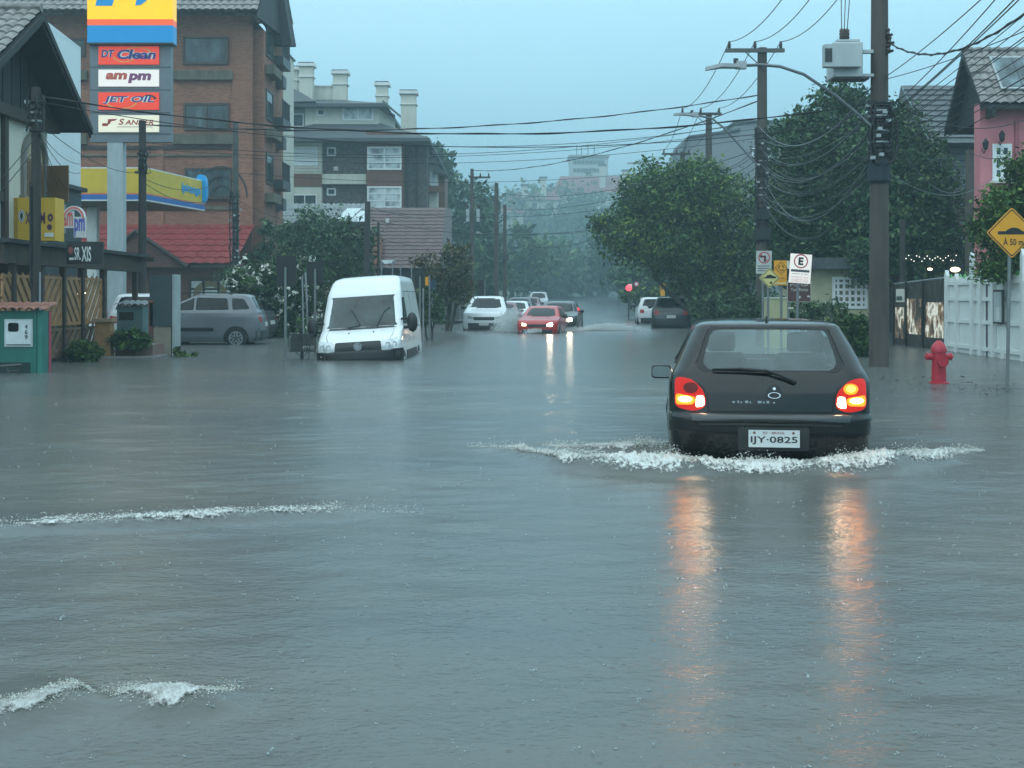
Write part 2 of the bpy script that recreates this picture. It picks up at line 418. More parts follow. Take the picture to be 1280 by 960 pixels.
# ------------------------------------------------------------------ foam, splashes, spray (uncountable: stuff)
def foam_mat(name, c, alpha):
    m, n, l, b = new_mat(name); v = coords(n, l)
    b.inputs['Base Color'].default_value = (*c, 1); b.inputs['Roughness'].default_value = .35
    b.inputs['Subsurface Weight'].default_value = 0
    b.inputs['Alpha'].default_value = alpha
    return m
foamm = foam_mat('white water foam', (.66, .67, .62), 1.)
froth = foam_mat('thin brown froth', (.33, .3, .23), 1.)
dropm = foam_mat('falling water drops', (.42, .48, .49), .8)
ICO = None
def blobs(name, pos, rad, mats, mi, stretch=None, label=None, cat=None):
    """one stuff mesh of many small water blobs (jittered octahedra)"""
    pos = np.asarray(pos); rad = np.asarray(rad); N = len(pos)
    base = np.array([(1, 0, 0), (0, 1, 0), (-1, 0, 0), (0, -1, 0), (0, 0, 1), (0, 0, -1)], dtype=float)
    jit = 1 + nr.uniform(-.35, .35, (N, 6, 1))
    st = np.ones((N, 1, 3)) if stretch is None else np.asarray(stretch).reshape(N, 1, 3)
    vs = pos[:, None, :] + base[None] * jit * rad[:, None, None] * st
    fb = np.array([(0, 1, 4), (1, 2, 4), (2, 3, 4), (3, 0, 4), (1, 0, 5), (2, 1, 5), (3, 2, 5), (0, 3, 5)])
    fs = (np.arange(N)[:, None, None] * 6 + fb[None]).reshape(-1, 3)
    return prop(np_mesh(name, vs.reshape(-1, 3), fs, mats, np.repeat(mi, 8), smooth=True), label, cat, kind='stuff')
def along(pts, hs, n, h0=0.):
    """n random points along a crest, denser where it is higher"""
    seg = []
    for i in range(len(pts) - 1):
        seg.append((pts[i + 1] - pts[i]).length * ((hs[i] + hs[i + 1]) / 2 + h0))
    cs = np.cumsum(seg) / sum(seg); o = []
    for u in nr.uniform(0, 1, n):
        i = int(np.searchsorted(cs, u)); t = nr.uniform(); o.append((pts[i].lerp(pts[i + 1], t), hs[i] + (hs[i + 1] - hs[i]) * t))
    return o
def crest_foam(name, idx, n, spread_back, spread_front, toss, label, rmin=.004, rmax=.016):
    pts, hs, wb, wf = CRESTS[idx]; ps = []; rs = []; mi = []; st = []
    for p, h in along(pts, hs, n):
        clump = math.sin(p.x * 9.1 + idx) * .5 + math.sin(p.x * 23.7 + 1.3 * idx) * .3 + math.sin(p.x * 57) * .2
        if nr.uniform() > .62 + .38 * clump: continue
        dy = -abs(nr.normal(0, spread_front)) if nr.uniform() < .45 else abs(nr.normal(0, spread_back))
        x, y = p.x + nr.normal(0, .03), p.y + dy + .03
        r = rmin + (rmax - rmin) * nr.uniform() ** 3
        up = abs(nr.normal(0, toss)) * max(.2, clump + .4) if nr.uniform() < .5 and abs(dy) < .12 else 0
        ps.append((x, y, up)); rs.append(r); mi.append(0 if nr.uniform() < .86 else 1)
        st.append((nr.uniform(1, 2.2), nr.uniform(.8, 1.6), nr.uniform(.5, 1.2)))
    ps = np.array(ps); ps[:, 2] += wz(ps[:, 0], ps[:, 1])
    blobs(name, ps, rs, [foamm, froth], mi, st, label, 'foam')
fs_m, fn_, fl_, fb_ = new_mat('ragged foam sheet')
at_ = fn_.new('ShaderNodeAttribute'); at_.attribute_name = 'dens'
fv = coords(fn_, fl_, (1, .75, 1)); nz = noise(fn_, fl_, fv, 26, 6, .75)
ad_ = fn_.new('ShaderNodeMath'); ad_.operation = 'ADD'; fl_.new(nz, ad_.inputs[0]); fl_.new(at_.outputs['Fac'], ad_.inputs[1])
fl_.new(ramp(fn_, fl_, ad_.outputs[0], [(.74, 0.), (.92, .97)]), fb_.inputs['Alpha'])
fl_.new(ramp(fn_, fl_, nz, [(.32, (.42, .41, .36)), (.55, (.78, .79, .76))]), fb_.inputs['Base Color']); fb_.inputs['Roughness'].default_value = .4
bumpn(fn_, fl_, fb_, nz, .8, .03)
def foam_sheet(idx, wid, par_name, label, gain=1.):
    pts, hs, wb, wf = CRESTS[idx]; N, K = 420, 26; vs = []; dn = []
    cum = [0]
    for a, b in zip(pts[:-1], pts[1:]): cum.append(cum[-1] + (b - a).length)
    for i in range(N + 1):
        s_ = cum[-1] * i / N; x = np.interp(s_, cum, [p.x for p in pts]); y = np.interp(s_, cum, [p.y for p in pts]); h = np.interp(s_, cum, hs)
        wob = .5 + .28 * math.sin(s_ * (7 if wid > .3 else 22) + idx) + .22 * math.sin(s_ * 2.9 + 2 * idx) * math.sin(s_ * 17)
        for k in range(K + 1):
            v = -1 + 2 * k / K; yy = y + (v * wid * (.3 if wid > .3 else .75) if v < 0 else v * wid)
            fall = (1 - abs(v) ** 1.3); dn.append((.68 * gain * fall * min(1, h / .05) * (.42 + .58 * wob) * min(1, 8 * i / N, 8 * (N - i) / N)) if h > 0 else 0)
            vs.append((x, yy, 0))
    vs = np.array(vs); vs[:, 2] = wz(vs[:, 0], vs[:, 1]) + .004 + np.array(dn) * .035 * min(1, wid / .8) * np.abs(nr.normal(0, 1, len(dn)))
    q = np.array([i * (K + 1) + k for i in range(N) for k in range(K)]); o = np_mesh(par_name, vs, np.stack([q, q + K + 1, q + K + 2, q + 1], 1), [fs_m], smooth=True)
    a_ = o.data.attributes.new('dens', 'FLOAT', 'POINT'); a_.data.foreach_set('value', np.array(dn, dtype=np.float32))
    return prop(o, label, 'foam', kind='stuff')
LF = ['white foam along the long low wave on the open water', 'white foam on the short breaking wavelet at the picture edge', 'white foam on the small breaking wavelet with brown water beside it', 'white churned wake foam wrapping the tail of the black hatchback', 'white foam streaming back along the flank of the black hatchback']
for i, (n_, sb, sf, ts, r0, r1, wd) in enumerate([(5200, .25, .03, .012, .0012, .004, .5), (9000, .04, .035, .016, .0008, .0026, .14), (11000, .04, .035, .016, .0008, .0026, .14), (34000, .16, .05, .04, .0013, .0048, .8), (8000, .16, .05, .03, .0015, .0055, .5)]):
    nm = 'wave_foam' if i < 3 else 'wake_foam'
    crest_foam(nm, i, n_, sb, sf, ts, LF[i] + ', its tossed drops', r0, r1)
    foam_sheet(i, wd, nm, LF[i], (.8, 1.0, 1.0, .98, .9)[i])
# rain striking the water
ps = []; rs = []; st = []
for i in range(1500):
    d = 3.2 * (26 / 3.2) ** nr.uniform(0, 1) ; x = PX(nr.uniform(-60, 1340), d)
    if abs(x - CARX) < 1.1 and d > CARY - .4: continue
    z = 0; s = nr.uniform(.4, 1.) * (1 if nr.uniform() < .85 else 1.7)
    for k in range(rnd.choice((1, 1, 2, 3, 5))):
        a = nr.uniform(0, 6.28); q = nr.uniform(0, .016) * s
        ps.append((x + math.cos(a) * q, d + math.sin(a) * q, z + nr.uniform(0, .012) * s)); rs.append(nr.uniform(.0013, .0032) * s)
        st.append((nr.uniform(1, 2.2), 1, nr.uniform(.6, 1.5)))
ps = np.array(ps); ps[:, 2] += wz(ps[:, 0], ps[:, 1])
blobs('rain_splash', ps, rs, [dropm], np.zeros(len(ps), int), st, 'raindrop splashes dotting the flood water', 'splash')
# ================================================================== vehicles: bodies are stacked plan outlines, glass and lamps follow the skin
class Shell:
    """car skin; local axes: x right, y forward from the rear bumper, z up from the road"""
    def __init__(s, lev, L, ct=.03, br=.07, bf=.12, n=22):
        s.z = [q[0] for q in lev]; s.c = [[q[i] for q in lev] for i in range(1, 6)]; s.L = L; s.ct = ct; s.br = br; s.bf = bf; s.n = n
    def at(s, z):
        z = min(max(z, s.z[0]), s.z[-1]); return [float(np.interp(z, s.z, c)) for c in s.c]
    def tp(s, y): return 1 - s.ct * abs(2 * (y - s.L / 2) / s.L) ** 3
    def rear(s, x, z, off=0.):
        yr, yf, w, rr, rf = s.at(z); x0 = abs(x) / (1 - s.ct); e = max(0, x0 - (w - rr)); e = min(e, rr * .999)
        y = yr + s.br * min(1, x0 / w) ** 2 + (rr - math.sqrt(max(0, rr * rr - e * e)))
        return V(x, y - off, z)
    def front(s, x, z, off=0.):
        yr, yf, w, rr, rf = s.at(z); x0 = abs(x) / (1 - s.ct); e = max(0, x0 - (w - rf)); e = min(e, rf * .999)
        y = yf - s.bf * min(1, x0 / w) ** 2 - (rf - math.sqrt(max(0, rf * rf - e * e)))
        return V(x, y + off, z)
    def side(s, y, z, sg, off=0.):
        yr, yf, w, rr, rf = s.at(z); y0, y1 = yr + s.br, yf - s.bf
        x = w; e = max(0, (y0 + rr) - y, y - (y1 - rf)); r = rr if y < s.L / 2 else rf
        if e > 0: e = min(e, r * .999); x = w - r + math.sqrt(r * r - e * e)
        return V(sg * (x * s.tp(y) + off), y, z)
    def ring(s, z):
        yr, yf, w, rr, rf = s.at(z); n = s.n; pts = []; w0 = max(w - rr, .01); w1 = max(w - rf, .01)
        for i in range(n + 1):
            x = -w0 + 2 * w0 * i / n; pts.append((x, yr + s.br * (x / w) ** 2))
        yb = yr + s.br * (w0 / w) ** 2
        for i in range(1, 6): a = PI / 2 * i / 6; pts.append((w0 + rr * math.sin(a), yb + rr * (1 - math.cos(a))))
        ye = yf - s.bf * (w1 / w) ** 2 - rf
        for i in range(n + 1): pts.append((w, (yb + rr) + (ye - yb - rr) * i / n))
        for i in range(1, 6): a = PI / 2 * i / 6; pts.append((w1 + rf * math.cos(a), ye + rf * math.sin(a)))
        for i in range(n + 1):
            x = w1 - 2 * w1 * i / n; pts.append((x, yf - s.bf * (x / w) ** 2))
        for i in range(1, 6): a = PI / 2 * i / 6; pts.append((-w1 - rf * math.sin(a), ye + rf * math.cos(a)))
        for i in range(n + 1): pts.append((-w, ye - (ye - yb - rr) * i / n))
        for i in range(1, 6): a = PI / 2 * i / 6; pts.append((-w0 - rr * math.cos(a), yb + rr - rr * math.sin(a)))
        return [V(x * s.tp(y), y, z) for x, y in pts]
    def body(s, mb, m, per=3, holes=()):
        zs = []
        for a, b in zip(s.z[:-1], s.z[1:]):
            k = max(1, min(per * 3, int(math.ceil((b - a) / (.11 / per))))); zs += [a + (b - a) * i / k for i in range(k)]
        zs.append(s.z[-1]); rs = [s.ring(z) for z in zs]; k = len(rs[0]); vs = [p for r in rs for p in r]; fs = []
        for j in range(len(rs) - 1):
            for i in range(k):
                i2 = (i + 1) % k; c = (rs[j][i] + rs[j][i2] + rs[j + 1][i] + rs[j + 1][i2]) / 4
                skip = False
                for kind, poly in holes:
                    if kind == 'r' and c.y < s.L * .4 and inside((c.x, c.z), poly): skip = True
                    if kind == 'f' and c.y > s.L * .45 and inside((c.x, c.z), poly): skip = True
                    if kind == 's' and abs(c.x) > s.at(c.z)[2] * .9 and inside((c.y, c.z), poly): skip = True
                if not skip: fs.append((j * k + i, j * k + i2, (j + 1) * k + i2, (j + 1) * k + i))
        vs.append(sum(rs[-1], V(0, 0, 0)) / k); t = len(vs) - 1
        for i in range(k): fs.append(((len(rs) - 1) * k + i, (len(rs) - 1) * k + (i + 1) % k, t))
        mb.add(vs, fs, m)
    def patch(s, mb, kind, poly, m, off=.006, K=5, hole=None, sub=4, skirt=.02):
        """panel that follows the skin; kind r(ear) / f(ront) in (x, z), 1 / -1 a side in (y, z); hole: fraction left open"""
        pts = []
        for i in range(len(poly)):
            a, b = poly[i], poly[(i + 1) % len(poly)]
            for j in range(sub): t = j / sub; pts.append((a[0] + (b[0] - a[0]) * t, a[1] + (b[1] - a[1]) * t))
        if kind == 'r': g = lambda p, o: s.rear(p[0], p[1], o)
        elif kind == 'f': g = lambda p, o: s.front(p[0], p[1], o)
        else: g = lambda p, o: s.side(p[0], p[1], kind, o)
        def on(p, o):
            q = g(p, 0)
            e = 1e-3; du = g((p[0] + e, p[1]), 0) - q; dv = g((p[0], p[1] + e), 0) - q
            nn = du.cross(dv)
            nn = nn.normalized() if nn.length > 0 else V(0, 0, 1)
            ref = V(0, -1, .3) if kind == 'r' else V(0, 1, .3) if kind == 'f' else V(kind, 0, .2)
            if nn.dot(ref) < 0: nn = -nn
            return q + nn * o
        cx, cy = sum(p[0] for p in pts) / len(pts), sum(p[1] for p in pts) / len(pts); k = len(pts)
        vs = [on(p, off - skirt) for p in pts] + [on(p, off) for p in pts]; fs = [(i, (i + 1) % k, k + (i + 1) % k, k + i) for i in range(k)]
        r0 = 0. if hole is None else hole
        st = [1 - (1 - r0) * j / K for j in range(1, K + 1)]
        for j, f in enumerate(st):
            if f < 1e-6:
                vs.append(on((cx, cy), off)); t = len(vs) - 1; b = (j + 1) * k
                for i in range(k): fs.append((b + i, b + (i + 1) % k, t))
            else:
                vs += [on((cx + (p[0] - cx) * f, cy + (p[1] - cy) * f), off) for p in pts]; b = (j + 1) * k
                for i in range(k): fs.append((b + i, b + (i + 1) % k, b + k + (i + 1) % k, b + k + i))
        if kind in ('f', -1): fs = [f[::-1] for f in fs]
        mb.add(vs, fs, m); return mb

def paint(name, c, rough=.3, coat=.6): return mat(name, c, rough, 0, var=.05, coat=coat)
def wheel(par, x, y, r=.3, wd=.2, rimm=None, sg=1):
    t = MB(); t.lathe([(r * .62, -wd / 2), (r * .93, -wd / 2), (r, -wd / 3), (r, wd / 3), (r * .93, wd / 2), (r * .62, wd / 2)], rubber, (x, y, r), 'x', 20)
    o = t.build('wheel', par, True, world=False, auto=40)
    h = MB(); X = x + sg * (wd / 2 + .004); h.disc((X, y, r), (0, 1, 0), (0, 0, 1) if sg > 0 else (0, 0, -1), r * .64, dark)
    for k in range(5):
        a = 2 * PI * k / 5 + .3; e = V(0, math.cos(a), math.sin(a)); q = V(0, -math.sin(a), math.cos(a))
        for dq in (-.035, .035):
            h.obox(V(X, y, r) + q * (dq - .018) + e * .04, V(sg * .012, 0, 0), q * .036, e * (r * .6 - .04), rimm or alloy)
    h.disc((X + sg * .008, y, r), (0, 1, 0), (0, 0, 1) if sg > 0 else (0, 0, -1), r * .67, rimm or alloy, 0, r * .56, 24)
    h.lathe([(.05, 0), (.045, .02), (.0, .024)], rimm or alloy, (X, y, r), 'x', 10)
    h.build('rim', o, world=False)
def arch(mb, sh, y, r, sg):
    pts = [(y + r * math.cos(a), .3 + r * math.sin(a)) for a in [PI * i / 10 for i in range(11)]] + [(y - r, .2), (y + r, .2)]
    sh.patch(mb, sg, pts, black, .004, 3, sub=2)
def headlamp_mat(): return emit('lit headlamp', (1, .82, .55), 60)
lens = mat('clear lamp lens', (.55, .58, .58), .1, .3, var=.2, scale=12)
redlens = mat('red lamp lens', (.35, .012, .015), .15, var=.1)
plate_m = mat('number plate', (.6, .62, .6), .4, var=.04)

def generic_car(name, label, x, y, rotz, L=4.2, W=1.75, H=1.5, col=None, group=None, kind='suv', lamps='', sub=.3, roll=0., rails=False, wheels=True, cab=0.):
    """lamps: L / R lit headlamp, T lit tail lamps; kind: hatch, suv, sedan, pickup"""
    t = thing(name, label, 'car' if kind != 'pickup' else 'pickup truck', (x, y, gz(x, y) if y > 88 else -sub), rotz, group)
    w = W / 2; k = H / 1.5
    back = {'hatch': .0, 'suv': .0, 'sedan': .75, 'pickup': 1.5}[kind]
    lev = [(.2, .12, L - .2, w * .9, .2, .28), (.34, .03, L - .05, w * .97, .18, .26), (.55 * k, 0, L, w, .18, .25), (.74 * k, .02, L - .02, w, .18, .25), (.86 * k, .05, L - .1, w, .18, .25),
           (.92 * k, .08, L - .35, w * .99, .18, .25), (.99 * k, .1, L - .85, w * .97, .16, .22), (1.03 * k, .12 + back, L - 1.05 - cab * .7, w * .94, .16, .2),
           (1.2 * k, .2 + back * 1.1, L - 1.35 - cab * .8, w * .86, .16, .18), (H - .1, .34 + back * 1.25, L - 1.72 - cab, w * .76, .16, .16), (H - .04, .42 + back * 1.25, L - 1.85 - cab, w * .7, .16, .16),
           (H - .01, .6 + back * 1.2, L - 2.05 - cab, w * .56, .16, .16), (H, .85 + back, L - 2.3 - cab, w * .35, .15, .15)]
    sh = Shell(lev, L, n=14); b = MB(); sh.body(b, col, 2)
    for yy in (.75, L - .82):
        for sg in (1, -1): arch(b, sh, yy, .37, sg)
    b.build('body', t, True, world=False, auto=50)
    z0, z1 = 1.04 * k, H - .1
    def part(nm, kd, poly, m, off=.006, r=.05): mb = MB(); sh.patch(mb, kd, round_poly(poly, r, 3), m, off); return mb.build(nm, t, True, world=False, auto=50)
    wt = w * .72; wb = w * .88
    part('windscreen', 'f', [(-wb, z0), (wb, z0), (wt, z1), (-wt, z1)], carglass)
    part('rear_window', 'r', [(-wb * .95, z0 + .02), (wb * .95, z0 + .02), (wt * .95, z1), (-wt * .95, z1)], carglass)
    mid = L * .5
    for sg in (1, -1):
        part('side_window', sg, [(mid + .05 - cab * .5, z0 + .01), (L - 1.35 - cab * .75, z0 + .01), (L - 1.85 - cab, z1 - .02), (mid + .05 - cab * .5, z1 - .02)], carglass)
        part('side_window', sg, [(.75 + back + cab * .35, z0 + .02), (mid - .02 - cab * .5, z0 + .01), (mid - .02 - cab * .5, z1 - .02), (.85 + back + cab * .3, z1 - .04)], carglass)
        part('tail_light', 'r', [(sg * w * .97, .72 * k), (sg * w * .58, .74 * k), (sg * w * .62, .9 * k), (sg * w * .93, .92 * k)], emit('lit tail lamp', (1, .03, .02), 6) if 'T' in lamps else redlens, .008, .04)
        hl = headlamp_mat() if ('L' if sg < 0 else 'R') in lamps else emit('dim headlamp', (1, .7, .45), 3) if 'D' in lamps else lens
        part('headlight', 'f', [(sg * w * .93, .66 * k), (sg * w * .5, .64 * k), (sg * w * .5, .74 * k), (sg * w * .93, .82 * k)], hl, .008, .04)
        m = MB(); c = V(sg * (w + .1), L - 1.5, 1.06 * k); m.ball(c, .1, black, 8, (1.1, .6, .8)); m.obox(c + V(-sg * .2, -.02, -.03), (sg * .12, 0, 0), (0, .04, 0), (0, 0, .05), black)
        m.build('door_mirror', t, True, world=False, auto=50)
        if rails:
            m = MB(); m.tube([(sg * w * .66, L * .2, H - .03), (sg * w * .68, L * .24, H + .03), (sg * w * .68, L * .55, H + .03), (sg * w * .66, L * .59, H - .03)], .018, black, 6); m.build('roof_rail', t, world=False)
    part('grille', 'f', [(-w * .46, .6 * k), (w * .46, .6 * k), (w * .5, .72 * k), (-w * .5, .72 * k)], black, .008)
    part('bumper', 'f', [(-w * .8, .3), (w * .8, .3), (w * .86, .5 * k), (-w * .86, .5 * k)], dark, .02)
    part('bumper', 'r', [(-w * .9, .26), (w * .9, .26), (w * .95, .5 * k), (-w * .95, .5 * k)], dark, .03)
    for kd, z in (('f', .47 * k), ('r', .66 * k)): part('number_plate', kd, [(-.2, z - .065), (.2, z - .065), (.2, z + .065), (-.2, z + .065)], plate_m, .026, .01)
    if wheels:
        for yy in (.75, L - .82):
            for sg in (1, -1): wheel(t, sg * (w - .1), yy, .31, .2, None, sg)
    if kind == 'pickup':
        m = MB(); m.box(-w * .8, w * .8, .25, 1.5, 1.02 * k, 1.06 * k, black); m.build('bed_cover', t, world=False)
    t.rotation_euler.y = roll
    return t, sh, part

# ------------------------------------------------------------------ the black hatchback driving ahead
def hatchback():
    t = thing('hatchback', 'black hatchback with glowing tail lamps pushing a foaming wake through the flood', 'car', (CARX, CARY, -.2), -CARYAW)
    L = 3.83; pm = paint('black car paint', (.004, .0045, .0045), .14, .3)
    lev = [(.24, .16, L - .3, .70, .26, .3), (.29, .08, L - .15, .76, .25, .3), (.35, .03, L - .05, .795, .24, .3), (.5, .0, L, .815, .23, .28), (.605, .0, L - .02, .818, .23, .28), (.625, .005, L - .03, .818, .23, .28), (.64, .035, L - .04, .812, .22, .28),
           (.72, .045, L - .1, .812, .21, .28), (.82, .06, L - .42, .812, .21, .26), (.9, .085, L - .85, .806, .2, .24), (.96, .11, L - 1.05, .785, .19, .22), (1.02, .15, L - 1.13, .772, .2, .2), (1.1, .21, L - 1.25, .735, .2, .2),
           (1.2, .295, L - 1.43, .685, .18, .18), (1.3, .385, L - 1.64, .628, .16, .17), (1.345, .425, L - 1.74, .60, .14, .16), (1.362, .46, L - 1.82, .575, .14, .16), (1.376, .55, L - 1.95, .53, .15, .16), (1.388, .8, L - 2.15, .40, .15, .15), (1.395, 1.05, L - 2.4, .2, .12, .12)]
    pb_ = pm.node_tree.nodes['Principled BSDF']; pb_.inputs['Specular IOR Level'].default_value = .35
    vb = pm.node_tree.nodes.new('ShaderNodeTexVoronoi'); vb.inputs['Scale'].default_value = 75; pm.node_tree.links.new(coords(pm.node_tree.nodes, pm.node_tree.links), vb.inputs['Vector'])
    bumpn(pm.node_tree.nodes, pm.node_tree.links, pb_, ramp(pm.node_tree.nodes, pm.node_tree.links, vb.outputs['Distance'], [(.12, 1.), (.3, 0.)]), .3, .003)   # rain beads on the paint
    lev = [(a, b_, c, w_ * (1.028 if a < 1.0 else 1.0), r_, f_) for a, b_, c, w_, r_, f_ in lev]; sh = Shell(lev, L, .045, .06, .14, 44)
    rw = round_poly([(-.575, 1.045), (-.52, .982), (.52, .982), (.575, 1.045), (.498, 1.33), (-.498, 1.33)], .07, 4)
    fw = round_poly([(-.66, 1.0), (.66, 1.0), (.5, 1.31), (-.5, 1.31)], .05, 3)
    sw = round_poly([(1.02, 1.02), (2.55, 1.02), (2.1, 1.29), (1.12, 1.29)], .06, 3)
    sw2 = round_poly([(.55, 1.04), (.95, 1.02), (.98, 1.28), (.78, 1.27)], .06, 3)
    sc = lambda poly, f: [((p[0] - cx(poly)) * f + cx(poly), (p[1] - cz(poly)) * f + cz(poly)) for p in poly]
    cx = lambda q: sum(p[0] for p in q) / len(q); cz = lambda q: sum(p[1] for p in q) / len(q)
    b = MB(); sh.body(b, pm, 5, [('r', rw), ('f', fw), ('s', sw), ('s', sw2)]); 
    for yy in (.78, L - .8):
        for sg in (1, -1): arch(b, sh, yy, .35, sg)
    b.build('body', t, True, world=False, auto=60)
    gm, n, l, pb = new_mat('fogged rear glass'); tr = n.new('ShaderNodeBsdfTransparent'); tr.inputs[0].default_value = (.8, .9, .9, 1)
    pb.inputs['Base Color'].default_value = (.5, .58, .58, 1); pb.inputs['Roughness'].default_value = .12
    mx = n.new('ShaderNodeMixShader'); 
    fz = noise(n, l, coords(n, l), 3.5, 4); l.new(ramp(n, l, fz, [(.35, .2), (.7, .27)]), mx.inputs[0])
    l.new(tr.outputs[0], mx.inputs[1]); l.new(pb.outputs[0], mx.inputs[2]); l.new(mx.outputs[0], n['Material Output'].inputs['Surface'])
    gc, n, l, pb = new_mat('clear car glass'); tr = n.new('ShaderNodeBsdfTransparent'); pb.inputs['Base Color'].default_value = (.02, .03, .03, 1); pb.inputs['Roughness'].default_value = .04
    mx = n.new('ShaderNodeMixShader'); mx.inputs[0].default_value = .12; l.new(tr.outputs[0], mx.inputs[1]); l.new(pb.outputs[0], mx.inputs[2]); l.new(mx.outputs[0], n['Material Output'].inputs['Surface'])
    seal = mat('black rubber seal', (.01, .01, .01), .6)
    def part(nm, kd, poly, m, off=.004, r=None, hole=None, K=6, par=t, skirt=.02):
        mb = MB(); sh.patch(mb, kd, round_poly(poly, r, 4) if r else poly, m, off, K, hole, 2, skirt); return mb.build(nm, par, True, world=False, auto=50)
    o = part('rear_window', 'r', rw, gm, -.002, None)
    part('seal', 'r', sc(rw, 1.04), seal, .003, None, .9, 3, o)
    o = part('windscreen', 'f', fw, gc, .002); part('seal', 'f', sc(fw, 1.05), seal, .004, None, .88, 3, o)
    for sg in (1, -1):
        o = part('side_window', sg, sw, gc, .002); part('seal', sg, sc(sw, 1.06), seal, .004, None, .86, 3, o)
        o = part('side_window', sg, sw2, gc, .002); part('seal', sg, sc(sw2, 1.1), seal, .004, None, .8, 3, o)
    # cabin: tub, dashboard and seats seen through the glass
    trim = mat('dark cabin trim', (.02, .021, .022), .8)
    m = MB(); m.box(-.66, .66, .3, 2.75, .45, .5, trim); m.box(-.66, -.64, .3, 2.7, .5, .95, trim); m.box(.64, .66, .3, 2.7, .5, .95, trim); m.box(-.64, .64, 2.5, 2.75, .5, .97, trim); m.build('cabin_tub', t, world=False)
    fabric = mat('grey seat cloth', (.02, .022, .022), .9)
    for x in (-.36, .36):
        m = MB(); m.obox((x - .23, 1.6, .5), (.46, 0, 0), (0, .14, 0), (0, -.18, .58), fabric)
        m.box(x - .23, x + .23, 1.55, 2.05, .5, .62, fabric); so_ = m.build('front_seat', t, world=False)
        bv = so_.modifiers.new('soft', 'BEVEL'); bv.width = .05; bv.segments = 3
        m = MB(); m.obox((x - .13, 1.42, 1.09), (.26, 0, 0), (0, .09, 0), (0, -.02, .18), fabric); h = m.build('headrest', so_, world=False)
        bv = h.modifiers.new('soft', 'BEVEL'); bv.width = .04; bv.segments = 3
    m = MB(); m.obox((-.58, .78, .5), (1.16, 0, 0), (0, .14, 0), (0, -.14, .47), fabric); bs = m.build('rear_seat', t, world=False); bv = bs.modifiers.new('soft', 'BEVEL'); bv.width = .05; bv.segments = 3
    # bumper: dark lower moulding under the painted ledge, plate recess
    bm = paint('bumper ledge paint', (.02, .022, .023), .3)
    o = part('bumper', 'r', [(-.78, .585), (.78, .585), (.785, .645), (-.785, .645)], bm, .022, .015, None, 4)
    part('moulding', 'r', [(-.77, .555), (.77, .555), (.77, .578), (-.77, .578)], black, .02, .008, None, 3, o)
    part('plate_recess', 'r', [(-.255, .36), (.3, .36), (.3, .548), (-.255, .548)], mat('dark grey recess', (.028, .03, .03), .6), .006, .02, None, 4, o)
    pl = MB(); yb = sh.rear(.03, .46, .022).y; c = V(.025, yb, .458)
    pl.obox(c + V(-.2, -.006, -.068), (.4, 0, 0), (0, .012, 0), (0, 0, .136), plate_m)
    ink = mat('plate lettering black', (.012, .012, .014), .5)
    pl.text('IJY\u00b70825', c + V(0, -.0065, -.014), (1, 0, 0), (0, 0, 1), ink, w=.365, h=.066, lift=.002, bold=.012)
    pl.text('RS - BRASIL', c + V(0, -.0065, .047), (1, 0, 0), (0, 0, 1), mat('faded red lettering', (.25, .06, .05), .6), w=.17, h=.018, lift=.002)
    for x in (-.155, .15): pl.disc(c + V(x, -.0065, .047), (1, 0, 0), (0, 0, 1), .01, mat('plate bolt', (.2, .05, .04), .5), .003)
    pl.build('number_plate', t, world=False)
    sl = MB(); gapm = mat('shut line', (.002, .002, .002), .7)
    for sg in (-1, 1): sl.tube([sh.rear(sg * .49, .665, .003), sh.rear(sg * .495, .75, .003), sh.rear(sg * .53, .85, .003), sh.rear(sg * .64, .94, .003), sh.rear(sg * .66, 1.02, .002), sh.rear(sg * .62, 1.15, .002), sh.rear(sg * .545, 1.34, .002)], .004, gapm, 5)
    sl.tube([sh.rear(.49 - .98 * i / 12, .665, .003) for i in range(13)], .004, gapm, 5); sl.build('tailgate_seam', t, world=False)
    # lamps
    def lampmat(nm, base, em, st):
        m_, n, l, b_ = new_mat(nm); wv = n.new('ShaderNodeTexWave'); wv.inputs['Scale'].default_value = 60; wv.bands_direction = 'Z'; l.new(coords(n, l), wv.inputs['Vector']); bumpn(n, l, b_, wv.outputs['Fac'], .4, .004)
        b_.inputs['Base Color'].default_value = (*base, 1); b_.inputs['Emission Color'].default_value = (*em, 1); b_.inputs['Emission Strength'].default_value = st; b_.inputs['Roughness'].default_value = .2; b_.inputs['Specular IOR Level'].default_value = .3; return m_
    L_red = lampmat('tail lamp red', (.12, .004, .003), (1, .012, .002), .42); L_dk = lampmat('dark red lens', (.1, .006, .005), (1, .02, .01), .02)
    L_or = lampmat('amber lens', (.5, .12, .01), (1, .2, .008), 1.6); L_orb = emit('amber bulb', (1, .33, .04), 34); L_wh = lampmat('clear lens', (.6, .55, .5), (1, .66, .36), 3.); L_whb = emit('reversing bulb', (1, .7, .42), 55); L_st = emit('stop bulb', (1, .2, .02), 8)
    for sg in (-1, 1):
        o = part('tail_light', 'r', [(sg * .745, .69), (sg * .60, .66), (sg * .505, .70), (sg * .52, .82), (sg * .62, .915), (sg * .745, .93)], L_red, .02, .05, None, 6)
        def lp(nm, x, z, rx_, rz_, m, off=.026): part(nm, 'r', [(sg * x + rx_ * math.cos(a), z + rz_ * math.sin(a)) for a in [2 * PI * i / 16 for i in range(16)]], m, off, None, None, 3, o)
        part('amber_lamp', 'r', [(sg * .735, .71), (sg * .60, .715), (sg * .59, .775), (sg * .735, .80)], L_or, .025, .03, None, 4, o); lp('amber_bulb', .665, .755, .05, .024, L_orb, .03)
        part('reversing_lamp', 'r', [(sg * .59, .69), (sg * .515, .71), (sg * .525, .79), (sg * .585, .785)], L_wh, .025, .02, None, 4, o); lp('reversing_bulb', .552, .738, .027, .036, L_whb, .03)
